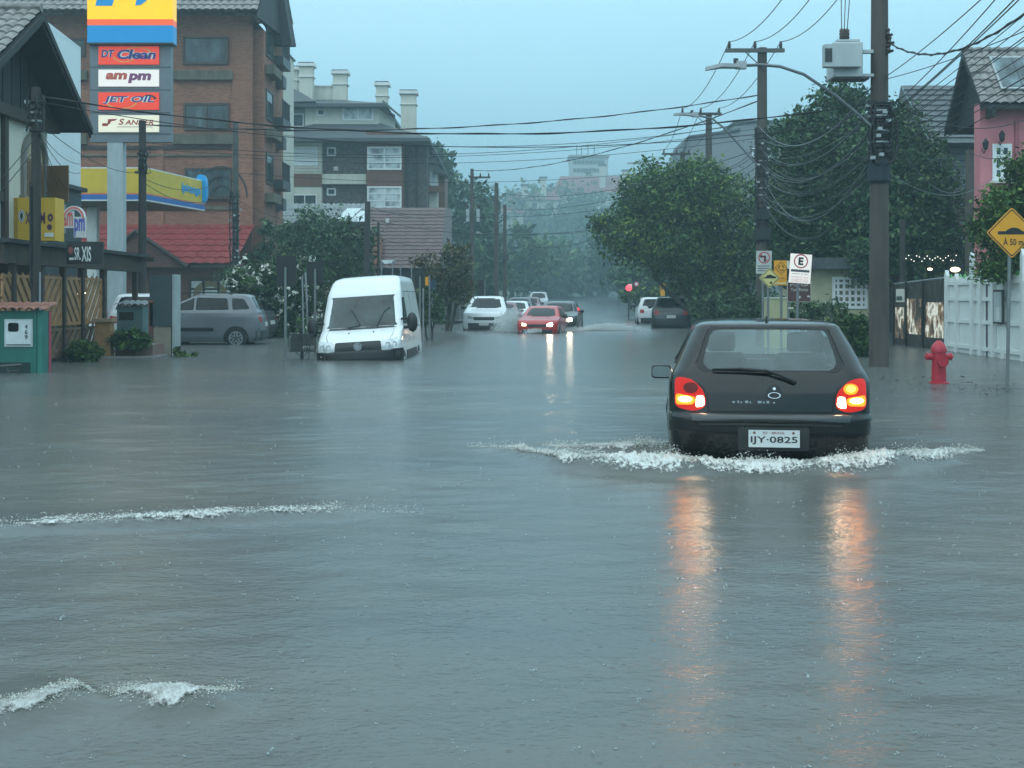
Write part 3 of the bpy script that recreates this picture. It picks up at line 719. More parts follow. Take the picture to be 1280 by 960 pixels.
        lp('upper_lamp', .625, .845, .055, .042, L_or if sg > 0 else L_dk, .025)
        if sg > 0: lp('stop_bulb', .625, .845, .034, .026, L_st, .03)
    # tailgate: emblem, lettering, shut lines, lock, wiper
    em = MB(); c = sh.rear(.03, .815, .012); em.disc(c, (1, 0, 0), (0, .15, 1), .06, black, .004, 0, 28, sq=1.1); em.disc(c + V(0, 0, -.018), (1, 0, 0), (0, .15, 1), .05, chrome, .009, .042, 28, sq=.5); em.disc(c + V(0, 0, .036), (1, 0, 0), (0, .15, 1), .012, chrome, .008, 0, 10)
    em.build('emblem', t, world=False)
    le = MB()
    for i, (x, w_) in enumerate([(-.3, .02), (-.26, .012), (-.235, .012), (-.2, .025), (-.165, .012), (-.1, .03), (-.06, .015), (-.03, .02), (.02, .014)]):
        c = sh.rear(x, .735, .006); le.obox(c + V(0, -.004, 0), (w_, 0, 0), (0, .01, 0), (0, 0, .013 + .006 * (i % 2)), chrome)
    le.build('badge_lettering', t, world=False)
    wp = MB(); a, bq, c = sh.rear(.19, .905, .03), sh.rear(-.03, .99, .05), sh.rear(-.44, 1.0, .045)
    wp.tube([a + V(0, .01, 0), a, a.lerp(bq, .5) + V(0, -.01, .012), bq], [.02, .018, .013, .011], black, 8); wp.tube([bq, bq.lerp(c, .5) + V(0, -.004, .012), c], [.016, .012, .008], black, 6)
    wp.tube([bq + V(.05, .02, -.006), c + V(-.02, .01, -.004)], .008, rubber, 5); wp.build('rear_wiper', t, True, world=False)
    an = MB(); an.lathe([(.016, 0), (.012, .02), (.007, .06)], black, V(.0, .58, 1.365), 'z', 8); an.build('washer_nozzle', t, world=False)
    for sg in (-1, 1):
        m = MB(); c = V(sg * .925, 2.42, .845)
        vs = [c + V(a * .095, 0, b_ * .067) for a, b_ in round_poly([(-1, -1), (1, -1), (1, 1), (-1, 1)], .5, 4)]
        m.prism(vs, (0, .08, 0), black); m.obox(V(sg * .79, 2.43, .80), (sg * .06, 0, 0), (0, .05, 0), (0, 0, .06), black)
        o = m.build('door_mirror', t, world=False, auto=40); bv = o.modifiers.new('soft', 'BEVEL'); bv.width = .012; bv.segments = 2
        g = MB(); g.prism([c + V(a * .085, -.004, b_ * .053) for a, b_ in round_poly([(-1, -1), (1, -1), (1, 1), (-1, 1)], .5, 4)], (0, .003, 0), mat('mirror glass', (.25, .28, .28), .08, .9, var=.05)); g.build('mirror_glass', o, world=False)
    for yy in (.78, L - .8):
        for sg in (1, -1): wheel(t, sg * .71, yy, .28, .17, None, sg)
    for sg in (1, -1):
        part('side_moulding', sg, [(1.05, .56), (2.6, .56), (2.6, .63), (1.05, .63)], black, .012, .02)
        part('side_lamp', sg, [(L - .98, .66), (L - .9, .66), (L - .9, .70), (L - .98, .70)], emit('amber marker', (1, .5, .2), 2), .012, .01)
    return t
hatchback()

# ------------------------------------------------------------------ the white van stranded at the kerb
def van():
    yaw = PI - math.radians(1.5)
    d = 28.0; L = 5.0
    t = thing('van', 'tall white panel van leaning at the flooded kerb with dark bumper', 'van', (PX(448.5, d) + .16, d + L, -.57), yaw)
    t.rotation_euler.y = math.radians(3.6)
    pm = paint('white van paint', (.74, .76, .75), .35)
    lev = [(.3, .05, L - .12, .9, .12, .3), (.45, .02, L - .03, .98, .12, .3), (.6, 0, L, 1.0, .1, .3), (.88, 0, L - .01, 1.0, .1, .3), (.97, 0, L - .07, 1.0, .1, .28), (1.1, 0, L - .32, 1.0, .1, .26), (1.2, 0, L - .58, 1.0, .1, .24), (1.25, 0, L - .75, .995, .1, .22),
           (1.6, 0, L - 1.02, .965, .1, .22), (1.98, 0, L - 1.32, .92, .1, .22), (2.05, 0, L - 1.38, .91, .1, .22), (2.3, .02, L - 1.75, .86, .1, .22), (2.4, .04, L - 2.0, .80, .1, .2), (2.45, .08, L - 2.3, .66, .1, .2), (2.47, .2, L - 2.7, .4, .1, .2)]
    lev = [(a, b_, c, w_ * .93, r_, f_ * .75) for a, b_, c, w_, r_, f_ in lev]; sh = Shell(lev, L, .012, .02, .1, 22); b = MB(); sh.body(b, pm, 3)
    for yy in (1.0, L - .75):
        for sg in (1, -1): arch(b, sh, yy, .42, sg)
    b.build('body', t, True, world=False, auto=50)
    def part(nm, kd, poly, m, off=.008, r=.05, par=t, hole=None): mb = MB(); sh.patch(mb, kd, round_poly(poly, r, 3), m, off, 6, hole, 3); return mb.build(nm, par, True, world=False, auto=50)
    ws = part('windscreen', 'f', [(-.83, 1.29), (.83, 1.29), (.78, 1.98), (-.78, 1.98)], glass_mat('van windscreen', (.03, .05, .05), .08), .01, .08)
    for x0, x1 in ((.3, -.25), (-.35, -.62)):
        m = MB(); m.tube([sh.front(x0, 1.29, .03), sh.front((x0 + x1) / 2, 1.33 if x0 > 0 else 1.6, .03), sh.front(x1 if x0 < 0 else .25, 1.7, .03)], .012, black, 6); m.build('wiper', ws, world=False)
    part('cowl', 'f', [(-.84, 1.235), (.84, 1.235), (.835, 1.285), (-.835, 1.285)], dark, .006, .01)
    hood = MB(); seam = mat('panel gap', (.1, .11, .11), .8)
    for x in (.74, -.74): hood.tube([sh.front(x * .9, .98, .002), sh.front(x, 1.1, .002), sh.front(x, 1.22, .002)], .006, seam, 4)
    for x in (.25, -.3): hood.ball(sh.front(x, 1.17, .01), .02, dark, 6)
    hood.build('bonnet', t, world=False)
    for sg in (1, -1):
        part('side_window', sg, [(L - 1.85, 1.3), (L - 1.0, 1.3), (L - 1.45, 1.9), (L - 1.85, 1.92)], carglass, .008, .06)
        h = part('headlight', 'f', [(sg * .50, .77), (sg * .86, .77), (sg * .885, 1.03), (sg * .54, .98)], lens, .012, .04)
        for q in (.66, .8): mb = MB(); mb.disc(sh.front(sg * q, .89, .02), (1, 0, 0) if True else 0, (0, 0, -1), .055, chrome, 0, .03); mb.build('reflector', h, world=False)
        m = MB(); c = V(sg * 1.13, L - .95, 1.33); m.ball(c, .17, black, 10, (.75, .5, 1.35)); m.tube([c + V(0, 0, -.1), V(sg * .9, L - 1.0, 1.22)], .04, black, 6); m.tube([c + V(0, 0, .1), V(sg * .88, L - 1.0, 1.42)], .03, black, 6); m.build('door_mirror', t, True, world=False)
        part('side_moulding', sg, [(1.5, .52), (L - 1.25, .52), (L - 1.25, .7), (1.5, .7)], dark, .012, .03)
        sd = MB()
        for y in (L - 1.95, L - 3.0):
            sd.tube([sh.side(y, .5, sg, .001), sh.side(y, 1.2, sg, .001), sh.side(y, 1.9, sg, .001), sh.side(y, 2.1, sg, .001)], .006, seam, 4)
        sd.tube([sh.side(y, 1.2, sg, .001) for y in (.2, 1.5, 3.0)], .008, seam, 4); sd.tube([sh.side(y, 2.05, sg, .001) for y in (.2, 1.5, 3.0)], .008, seam, 4)
        sd.build('side_door', t, world=False)
        part('tail_light', 'r', [(sg * .82, .8), (sg * .9, .8), (sg * .9, 1.35), (sg * .82, 1.35)], redlens, .01, .03)
    bp = part('bumper', 'f', [(-.91, .34), (.91, .34), (.92, .79), (-.92, .79)], black, .05, .06)
    for sg in (1, -1): part('bumper_corner', sg, [(L - .36, .34), (L - .02, .34), (L - .02, .79), (L - .36, .79)], black, .045, .03)
    gr = part('grille', 'f', [(-.52, .78), (.52, .78), (.5, .97), (-.5, .97)], black, .016, .03)
    m = MB(); c = sh.front(0, .88, .022); m.disc(c, (-1, 0, 0), (0, 0, 1), .085, chrome, .002, 0, 24); m.disc(c, (-1, 0, 0), (0, 0, 1), .07, dark, .006, .056, 24); m.disc(c, (-1, 0, 0), (0, 0, 1), .05, steel, .006, 0, 18); m.build('emblem', gr, world=False)
    m = MB(); m.prism([V(.88, -.02, .62), V(1.31, -.5, .62), V(1.31, -.5, 2.15), V(1.25, -.44, 2.25), V(.88, -.02, 2.25)], (.03, .03, 0), pm)
    m.prism([V(1.0, -.1, 1.5), V(1.28, -.41, 1.5), V(1.25, -.38, 1.95), V(1.0, -.1, 1.95)], (.034, .034, 0), mat('pale door panel', (.6, .63, .62), .5, var=.05)); m.build('rear_door', t, world=False)
    for yy in (1.0, L - .75):
        for sg in (1, -1): wheel(t, sg * .82, yy, .35, .2, mat('white steel wheel', (.55, .57, .57), .4), sg)
van()
# ------------------------------------------------------------------ traffic down the street
AW = -math.radians(3.6); TO = PI + AW           # heading away / towards, along the street
def cx_(px, d): return PX(px, d)
generic_car('pickup_truck', 'white pickup truck parked beside the small tree, front toward the viewer', PX(605, 53.5) + .3, 53.5 + 4.9, TO, 4.9, 1.84, 1.7, paint('white pickup paint', (.72, .74, .74)), kind='pickup', rails=True, sub=.25)
generic_car('hatchback', 'red hatchback driving through the flood with one headlamp glaring', PX(682, 49) + .25, 49 + 3.8, PI - math.radians(9), 3.8, 1.62, 1.36, paint('red car paint', (.45, .012, .01)), kind='hatch', lamps='LD', sub=.3)
generic_car('saloon_car', 'dark saloon with lit headlamps close behind the red hatchback', PX(708, 53.5) + .1, 53.5 + 4.4, PI - math.radians(7), 4.4, 1.76, 1.48, paint('dark car paint', (.03, .035, .04)), kind='sedan', lamps='LR', sub=.25)
pk = 'cars parked along the far left kerb'
generic_car('parked_car', 'wine red car parked behind the white pickup, half hidden by spray', PX(632, 62), 62 + 4, TO, 4.0, 1.7, 1.45, paint('wine paint', (.14, .02, .025)), pk, 'hatch')
generic_car('parked_car', 'white hatchback parked at the kerb between the spray and the dark cars', PX(648, 70), 70 + 4, TO, 4.1, 1.72, 1.5, paint('white car paint', (.7, .72, .72)), pk, 'hatch')
generic_car('parked_car', 'large dark car parked next behind the white hatchback', PX(653, 80), 80 + 4.3, TO, 4.4, 1.8, 1.7, paint('charcoal paint', (.03, .035, .04)), pk)
generic_car('parked_car', 'dark red car parked between the large dark car and the silver one', PX(665, 92), 92 + 4.3, TO, 4.3, 1.75, 1.6, paint('dark red paint', (.12, .02, .025)), pk)
generic_car('parked_car', 'silver car parked farthest up the left kerb', PX(676, 112), 112 + 4.3, TO, 4.4, 1.8, 1.8, paint('silver paint', (.4, .42, .43)), pk)
generic_car('parked_suv', 'black SUV parked under the tree at the right kerb, seen from behind', PX(839, 58), 58, AW - .06, 4.3, 1.8, 1.62, paint('black SUV paint', (.012, .013, .015)), 'cars parked under the right trees', 'suv', rails=True, sub=.2)
generic_car('parked_car', 'white car parked in front of the black SUV under the tree', PX(818, 66), 66, AW, 4.2, 1.75, 1.6, paint('white far paint', (.68, .7, .7)), 'cars parked under the right trees', 'suv', sub=.2)
# the petrol station forecourt
mv, msh, mpart = generic_car('minivan', 'grey minivan with roof rails parked side-on at the petrol station', PX(333, 38.3), 38.3, math.radians(92), 4.5, 1.76, 1.62, paint('grey metallic paint', (.13, .14, .155), .35), kind='suv', rails=True, sub=.12, cab=.62)
mpart('side_window', 1, [(.36, 1.17), (.86, 1.14), (.9, 1.48), (.55, 1.46)], carglass); mpart('side_window', -1, [(.36, 1.17), (.86, 1.14), (.9, 1.48), (.55, 1.46)], carglass)
for sg in (1, -1): mpart('side_moulding', sg, [(1.4, .52), (3.0, .52), (3.0, .62), (1.4, .62)], black, .014, .03)
generic_car('parked_car', 'white car on the forecourt mostly hidden behind the grey cabinet', PX(170, 35.6), 35.6, math.radians(4), 4.2, 1.76, 1.62, paint('white forecourt paint', (.72, .74, .74)), kind='suv', sub=.12)
generic_car('parked_car', 'dark grey car half hidden behind the grey minivan', PX(341, 43.5), 43.5, math.radians(80), 4.0, 1.7, 1.5, paint('dark grey paint', (.07, .075, .08)), kind='hatch', sub=.12)
# spray thrown up by the moving cars
sprm = foam_mat('fine spray', (.75, .8, .8), .4)
def spray(name, label, n, c0, c1, h, out_, spread, r):
    """drops on ballistic arcs leaving the line c0-c1 towards out_"""
    u = nr.uniform(0, 1, n); a = np.array(c0)[None] + (np.array(c1) - np.array(c0))[None] * u[:, None]
    t_ = nr.uniform(0, 1, n) ** .8; sp_ = nr.uniform(.35, 1., n)
    ps = a + np.array(out_)[None] * (t_ * sp_)[:, None] + nr.normal(0, 1, (n, 3)) * np.array(spread)[None]
    ps[:, 2] = np.abs(ps[:, 2] * .5) + h * sp_ * 4 * t_ * (1 - t_) * nr.uniform(.5, 1, n)
    blobs(name, ps, nr.uniform(.3, 1, n) ** 3 * r + .004, [sprm], np.zeros(n, int), np.stack([nr.uniform(.7, 1.2, n), np.ones(n), nr.uniform(.8, 1.8, n)], 1), label, 'spray')
spray('water_spray', 'tall fan of spray between the white pickup and the red hatchback', 20000, (PX(663, 50), 50.0, 0), (PX(663, 50), 52.5, 0), 1.05, (-1.5, .2, 0), (.12, .3, .05), .016)
spray('water_spray', 'low white spray beside the dark saloon with headlamps', 9000, (PX(724, 53), 53, 0), (PX(740, 53), 55, 0), .3, (2.4, .2, 0), (.2, .4, .03), .022)
spray('water_spray', 'low spray in front of the red hatchback and dark saloon', 3000, (PX(657, 48.8), 48.8, 0), (PX(725, 52.6), 52.6, 0), .22, (0, -.5, 0), (.1, .2, .02), .02)
# ================================================================== building kit
def tile_plane(mb, o, u, v, lu, lv, m, pu=.24, pv=.34, amp=.045, step=.03, su=5):
    """pantile surface: o corner on the ridge, u along the ridge, v down the slope"""
    o, u, v = Vector(o), Vector(u).normalized(), Vector(v).normalized(); nn = u.cross(v)
    if nn.z < 0: nn = -nn
    nu = max(1, int(lu / pu)) * su; nv = max(1, int(round(lv / pv))); vs = []; rows = []
    for j in range(nv):
        rows += [(j * lv / nv, 0.), ((j + .98) * lv / nv, step)]
    for vv, h in rows:
        for i in range(nu + 1):
            a = i / su; vs.append(o + u * (lu * i / nu) + v * vv + nn * (amp * abs(math.sin(PI * a)) ** .7 + h))
    k = nu + 1; fs = [(j * k + i, j * k + i + 1, (j + 1) * k + i + 1, (j + 1) * k + i) for j in range(len(rows) - 1) for i in range(nu)]
    if u.cross(v).z < 0: fs = [f[::-1] for f in fs]
    fs = [f[::-1] for f in fs] if (vs[1] - vs[0]).cross(vs[k] - vs[0]).z < 0 and False else fs
    return mb.add(vs, fs, m)
def window(par, o, u, w, h, fm, gm, ft=.07, dep=.06, mx=1, mz=1, sill=None, nrm=None, name='window', head=False):
    """window on a wall: o lower-left corner, u unit vector along the wall; nrm outward"""
    o, u = Vector(o), Vector(u).normalized(); z = V(0, 0, 1); nn = Vector(nrm) if nrm is not None else u.cross(z)
    f = MB(); fo = o + nn * .002
    f.obox(fo, u * w, nn * dep, z * ft, fm); f.obox(fo + z * (h - ft), u * w, nn * dep, z * ft, fm)
    f.obox(fo + z * ft, u * ft, nn * dep, z * (h - 2 * ft), fm); f.obox(fo + u * (w - ft) + z * ft, u * ft, nn * dep, z * (h - 2 * ft), fm)
    for i in range(1, mx): f.obox(fo + u * (w * i / mx - ft * .4) + z * ft, u * ft * .8, nn * dep * .8, z * (h - 2 * ft), fm)
    for i in range(1, mz): f.obox(fo + u * ft + z * (h * i / mz - ft * .4), u * (w - 2 * ft), nn * dep * .6, z * ft * .8, fm)
    fr = f.build(name, par)
    p = MB(); p.obox(fo + u * ft * .9 + z * ft * .9 + nn * .004, u * (w - ft * 1.8), nn * dep * .35, z * (h - ft * 1.8), gm); p.build('pane', fr)
    if sill: s_ = MB(); s_.obox(fo - u * .08 - z * .08, u * (w + .16), nn * (dep + .1), z * .075, sill); s_.build('sill', fr)
    return fr
def fwin(par, px0, py0, px1, py1, d, fm, gm, **k):
    return window(par, (PX(px0, d), d, PZ(py1, d)), (1, 0, 0), (px1 - px0) / F * d, (py1 - py0) / F * d, fm, gm, nrm=(0, -1, 0), **k)
def swin(par, X, y0, y1, z0, z1, sg, fm, gm, **k):
    """window in a wall facing along X (sg = outward direction)"""
    return window(par, (X, y0, z0), (0, 1, 0), y1 - y0, z1 - z0, fm, gm, nrm=(sg, 0, 0), **k)
def quadroof(mb, a, b, c, d_, th, m):
    mb.prism([a, b, c, d_], (0, 0, -th), m)
GR = -.4
# ================================================================== timber chalet restaurant (left)
t = thing('chalet', 'dark timber chalet with grey tiled gable roof and arched shuttered window', 'restaurant', (-11.5, 27, 0))
XR = -9.95; ridge = V(XR, 27, 7.42); ev_n = 23.6; ev_f = 30.15
m = MB(); vn = V(0, ev_n - 27, 5.34 - 7.42); vf = V(0, ev_f - 27, 5.42 - 7.42)
tile_plane(m, V(XR - 9, 27, 7.44), (1, 0, 0), vn, 9.02, vn.length, tile_grey, .23, .36, .05, .035)
tile_plane(m, V(XR - 9, 27, 7.44), (1, 0, 0), vf, 9.02, vf.length, tile_grey, .23, .36, .05, .035)
m.tube([(XR - 9, 27, 7.5), (XR + .03, 27, 7.5)], .1, tile_grey, 8); ro = m.build('roof', t)
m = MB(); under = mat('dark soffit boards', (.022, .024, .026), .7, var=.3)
for vv, yy in ((vn, -1), (vf, 1)):
    o = V(XR - 9, 27, 7.36); m.prism([o, o + V(9, 0, 0), o + V(9, 0, 0) + vv, o + vv], (0, 0, -.1), under)
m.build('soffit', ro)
m = MB()
for vv in (vn, vf):
    for k, (a, h) in enumerate(((0, .26), (.045, .15))):
        o = V(XR + a, 27, 7.40 - .03 * k); m.prism([o, o + vv, o + vv + V(0, 0, -h), o + V(0, 0, -h)], (.04, 0, 0), under)
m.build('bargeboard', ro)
XW = -10.75
m = MB(); m.prism([(XW, 24.2, 2.5), (XW, 29.6, 2.5), (XW, 29.6, 5.45), (XW, 24.2, 5.45)], (-4, 0, 0), offwhite); m.build('wall', t)
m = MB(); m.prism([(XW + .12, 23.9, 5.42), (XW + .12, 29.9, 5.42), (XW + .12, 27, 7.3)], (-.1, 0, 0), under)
for i in range(12): y = 24.3 + i * .48; m.box(XW + .12, XW + .14, y, y + .03, 5.44, 5.44 + max(.05, 1.75 - abs(y - 27) * .66), black)
m.box(XW - .05, XW + .2, 23.9, 29.9, 5.2, 5.44, wood); m.build('gable', t)
m = MB(); [m.box(XW + .002, XW + .1, y, y + .2, 2.5, 5.2, wood) for y in (25.4, 26.9)]; m.box(XW + .002, XW + .08, 24.2, 27.1, 3.4, 3.6, wood); m.build('timber_frame', t)
# arched window with closed shutters and one leaf open
yc, zb, zs, rw_ = 28.72, 3.62, 4.46, .72
m = MB(); arcp = [(XW + .003, yc + rw_ * math.cos(a), zs + rw_ * .85 * math.sin(a)) for a in [PI * i / 14 for i in range(15)]]
inn = [(XW + .003, yc + .56 * math.cos(a), zs + .56 * .85 * math.sin(a)) for a in [PI * i / 14 for i in range(15)]]
gl = mat('ochre fanlight', (.42, .34, .2), .4)  # plain ochre base colour, no emission
surround = mat('grey stone surround', (.22, .2, .18), .8)
for i in range(14): m.prism([arcp[i], arcp[i + 1], inn[i + 1], inn[i]], (.09, 0, 0), surround)
m.box(XW + .003, XW + .08, yc - .72, yc - .56, zb, zs, surround); m.box(XW + .003, XW + .08, yc + .56, yc + .72, zb, zs, surround); m.box(XW, XW + .12, yc - .8, yc + .8, zb - .12, zb, surround)
wn = m.build('arched_window', t)
m = MB(); m.prism([(a[0], a[1], a[2]) for a in inn], (.02, 0, 0), gl); m.build('pane', wn)
shut = mat('ochre shutter paint', (.2, .13, .06), .6, var=.2)
for k in (0, 1):
    m = MB(); y = yc - .55 + .56 * k; m.box(XW + .004, XW + .05, y, y + .53, zb + .01, zs, shut)
    for i in range(13): z = zb + .06 + i * .06; m.obox((XW + .05, y + .06, z), (.018, 0, -.02), (0, .41, 0), (0, 0, .025), shut)
    m.build('shutter', wn)
m = MB(); m.prism([(XW + .1, yc + .62, zb - .05), (XW + .62, yc + .5, zb - .05), (XW + .62, yc + .5, zs - .06), (XW + .1, yc + .62, zs - .06)], (0, .05, 0), mat('brown shutter', (.2, .11, .05), .6)); m.build('shutter', wn)
# ground floor behind the lattice
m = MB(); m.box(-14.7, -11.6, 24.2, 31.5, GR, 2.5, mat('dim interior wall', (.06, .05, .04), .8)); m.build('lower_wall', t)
m = MB(); m.box(-11.59, -9.95, 24.0, 33.2, GR, .06, mat('raised terrace floor', (.12, .1, .085), .6)); m.build('terrace', t)

# pergola in front of it
t = thing('pergola', 'dark timber pergola with posts in front of the chalet restaurant', 'pergola', (-9.6, 28, 0))
m = MB(); m.box(-9.85, -9.6, 24.2, 33.3, 2.04, 2.42, wood); m.build('beam', t)
m = MB(); m.box(-11.5, -9.45, 24.1, 33.4, 2.425, 2.5, under); m.build('canopy', t)
for y in (24.9, 26.4, 27.7, 28.9, 30.4, 33.0): m = MB(); m.box(-9.78, -9.66, y - .065, y + .065, GR, 2.04, wood); m.build('post', t)
m = MB(); m.box(-10.6, -9.2, 32.9, 33.1, 2.3, 2.42, wood); m.build('beam', t)
# lattice screens between the posts: every other one a thing of the row
def lattice(mb, o, u, w, h, m, sp=.17, bw=.045, th=.03, sgn=1):
    o, u = Vector(o), Vector(u).normalized(); nn = u.cross(V(0, 0, 1)); z = V(0, 0, 1)
    k = -h
    while k < w:
        a0, a1 = max(0, k), min(w, k + h)
        if a1 - a0 > .04:
            p = lambda a: (a, a - k) if sgn > 0 else (a, h - (a - k))
            q0, q1 = p(a0), p(a1); A, B = o + u * q0[0] + z * q0[1], o + u * q1[0] + z * q1[1]
            dv = (B - A).normalized(); sd = dv.cross(nn) * bw
            mb.obox(A - sd / 2, B - A, nn * th, sd, m)
        k += sp
    for (a, b, c, e) in ((0, w, 0, .06), (0, w, h - .06, h)): mb.obox(o + u * a + z * c - nn * .01, u * (b - a), nn * (th + .02), z * (e - c), m)
    for a in (0, w - .05): mb.obox(o + u * a + z * .06 - nn * .01, u * .05, nn * (th + .02), z * (h - .12), m)
for i, (y0, y1, lab) in enumerate([(24.4, 26.3, 'slatted timber screen behind the green meter wall'), (26.5, 27.6, 'slatted timber screen just right of the dark street pole'), (27.8, 28.8, 'slatted timber screen above the round bush'), (29.0, 30.3, 'slatted timber screen at the corner post by the low cabinet')]):
    t = thing('lattice_screen', lab, 'screen', (-9.9, y0, 0), 0, 'slatted screens of the pergola')
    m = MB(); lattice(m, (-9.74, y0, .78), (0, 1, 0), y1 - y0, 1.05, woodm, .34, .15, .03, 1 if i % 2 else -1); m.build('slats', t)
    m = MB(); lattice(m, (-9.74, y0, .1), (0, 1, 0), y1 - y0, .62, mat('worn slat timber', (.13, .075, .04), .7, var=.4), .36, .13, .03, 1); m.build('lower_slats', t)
t = thing('gate_post', 'short brown timber post box beside the last slatted screen', 'post', (-9.4, 29.6, 0)); m = MB()
m.box(-9.55, -9.2, 29.3, 29.6, GR, .82, woodm); m.build('body', t); m = MB(); m.box(-9.6, -9.15, 29.25, 29.65, .82, .9, mat('pale cap timber', (.3, .2, .12), .6)); m.build('cap', t)
# small lamps of the restaurant
for i, (px, py, d) in enumerate([(27, 349, 25.9), (31, 352, 25.9), (35, 348, 25.9), (29, 361, 25.9), (112, 367, 29.6), (121, 367, 29.8), (130, 367, 30.0)]):
    m = MB(); p = P(px, py, d) + V(-.35, .3, 0); m.ball(p, .03, emit('warm lamp bulb', (1, .85, .6), 14), 8); m.tube([p + V(0, 0, .03), p + V(0, 0, .5)], .006, black, 4)
    prop(m.build('lamp_bulb', smooth=True), 'small white bulb glowing behind the slatted timber screens', 'lamp', 'bulbs of the pergola')

# yellow box sign, black sign, rounded arch sign
yel = mat('sign yellow', (.72, .42, .03), .4, var=.05); purple = mat('sign purple', (.09, .015, .07), .5)
d = 27.6; t = thing('box_sign', 'yellow lit box sign with purple letters and round badge on the chalet', 'sign', P(45, 275, d) - V(0, 0, .4))
m = MB(); x0, x1 = PX(22, d), PX(69, d); z0, z1 = PZ(301, d), PZ(247, d); m.box(x0, x1, d, d + .55, z0, z1, yel); m.box(x0 - .16, x0 - .002, d + .02, d + .55, z0, z1, mat('sign side yellow', (.5, .28, .03), .5))
c = P(27, 270, d - .004); m.disc(c, (1, 0, 0), (0, 0, 1), .07, white, .004, 0, 20, sq=1.9); m.disc(c, (1, 0, 0), (0, 0, 1), .03, black, .008, 0, 12, sq=2.6); m.disc(c, (1, 0, 0), (0, 0, 1), .06, black, .008, .052, 20, sq=1.9)
for tx, a, b in (('X', 32, 38), ('O', 39, 45), ('I', 46, 48.5), ('M', 50, 56.5)): m.ftext(tx, a, 265, b, 280, d, purple, .006, bold=.03)
m.ftext('LANCHES', 34, 284, 54, 289, d, purple, .006) if False else None
m.disc(P(63, 272, d), (1, 0, 0), (0, 0, 1), .06, purple, .006, .02, 16, sq=1.5); m.disc(P(62, 284, d), (1, 0, 0), (0, 0, 1), .055, purple, .006, 0, 16, sq=1.2)
m.box(PX(56, d), PX(67, d), d - .012, d - .002, PZ(296, d), PZ(291, d), white); m.build('panel', t)
d = 26.7; t = thing('shop_sign', 'black fascia sign with white words Sr. Xis and small figure', 'sign', P(104, 330, d))
m = MB(); m.fbox(83, 302, 128, 330, d, .12, mat('sign black', (.014, .016, .017), .4))
m.ftext('SR.', 93, 309, 101, 325, d, white, .006, bold=.015); m.ftext('XIS', 102, 308, 114, 327, d, white, .006, bold=.02)
m.disc(P(88.5, 313, d), (1, 0, 0), (0, 0, 1), .05, mat('sign dull red', (.3, .07, .06), .5), .006, 0, 14, sq=1.5); m.fbox(86.5, 322, 92, 325, d - .006, .004, white); m.build('panel', t)
# shop with the pale side panel and arch sign
t = thing('shop_building', 'pale blue panelled shop block rising behind the chalet roof', 'shop', (-13.5, 37, 0))
pale = mat('pale panel', (.72, .78, .8), .35, var=.05, streak=True)
m = MB(); m.box(-17, -12.72, 33.6, 37.75, 4.62, 8.75, pale); m.build('panel_wall', t)
m = MB(); m.box(-17, -12.75, 33.7, 37.9, GR, 4.5, mat('shop dark fascia', (.03, .04, .045), .5)); m.box(-17, -12.6, 33.5, 38, 4.5, 4.615, black); m.build('lower_wall', t)
m = MB(); m.prism([(-12.715, 34.8, 8.75), (-12.715, 37.75, 8.75), (-12.715, 34.8, 8.95)], (-1, 0, 0), pale); m.build('parapet', t)
d = 33.0; t = thing('arch_sign', 'white arch sign with red and blue letters ampm on the shop', 'sign', P(92, 300, d))
pink = mat('sign coral', (.75, .16, .14), .4); blue = mat('sign blue violet', (.12, .12, .5), .4)
m = MB(); c = P(92, 273, d); 
def arcband(r0, r1, mm, dy): 
    for i in range(16):
        a, b = PI * (1 - i / 16) * .98 + .02, PI * (1 - (i + 1) / 16) * .98 + .02
        q = [c + V(r * math.cos(w), dy, r * 1.12 * math.sin(w)) for r, w in ((r0, a), (r1, a), (r1, b), (r0, b))]; m.prism(q, (0, .1, 0), mm)
arcband(.2, .29, white, 0); arcband(.225, .268, pink, -.004)
m.build('arch', t)
m = MB(); m.fbox(78, 263, 92, 285, d + .02, .08, white); m.fbox(92.2, 271, 107, 297, d + .02, .08, white); m.ftext('am', 79, 265, 91, 283, d + .02, pink, .006, bold=.03); m.ftext('pm', 93, 273, 106, 296, d + .02, blue, .006, bold=.03); m.build('letter_panel', t)
t = thing('wall_cabinet', 'grey shop sign backing with a ladder grid beside the arch sign', 'cabinet', P(78, 295, 33.2)); m = MB(); m.fbox(70, 255, 77.5, 291, 33.2, .3, steel); m.build('body', t)

# green meter wall, front left
d = 23.4; t = thing('meter_wall', 'dark green rendered meter wall with clay tile coping and number 469', 'wall', P(31, 470, d) + V(0, .3, 0))
green = mat('dark green render', (.008, .11, .085), .6, var=.2, streak=True)
m = MB(); x0, x1 = PX(-60, d), PX(45.5, d); m.box(x0, x1, d, d + .6, -.2, PZ(389, d), green); m.build('wall', t)
m = MB(); m.box(x1 + .003, x1 + .1, d + .02, d + .45, -.2, PZ(389, d), mat('pale green render', (.02, .15, .12), .6, var=.2)); m.box(x1 + .101, x1 + .112, d + .33, d + .448, -.2, PZ(389, d), mat('red edge render', (.33, .05, .07), .6)); m.build('edge_pier', t)
m = MB(); tile_plane(m, (x0, d + .62, PZ(380, d)), (1, 0, 0), (0, -1, -.16), x1 - x0 + .17, .8, terracotta, .15, .5, .045, .02); m.build('tile_coping', t)
m = MB(); m.fbox(5.5, 399, 40.5, 433.5, d - .03, .029, mat('meter box grey', (.45, .5, .5), .5)); m.fbox(7.5, 401, 38.5, 431.5, d - .04, .009, mat('meter box lid', (.52, .57, .57), .5))
for i, ch in enumerate('469'): m.ftext(ch, 31, 405.5 + i * 6.6, 34.6, 411 + i * 6.6, d - .04, black, .004, bold=.02)
m.fbox(8, 430.4, 38, 431.2, d - .05, .01, rubber); mbx = m.build('meter_box', t)
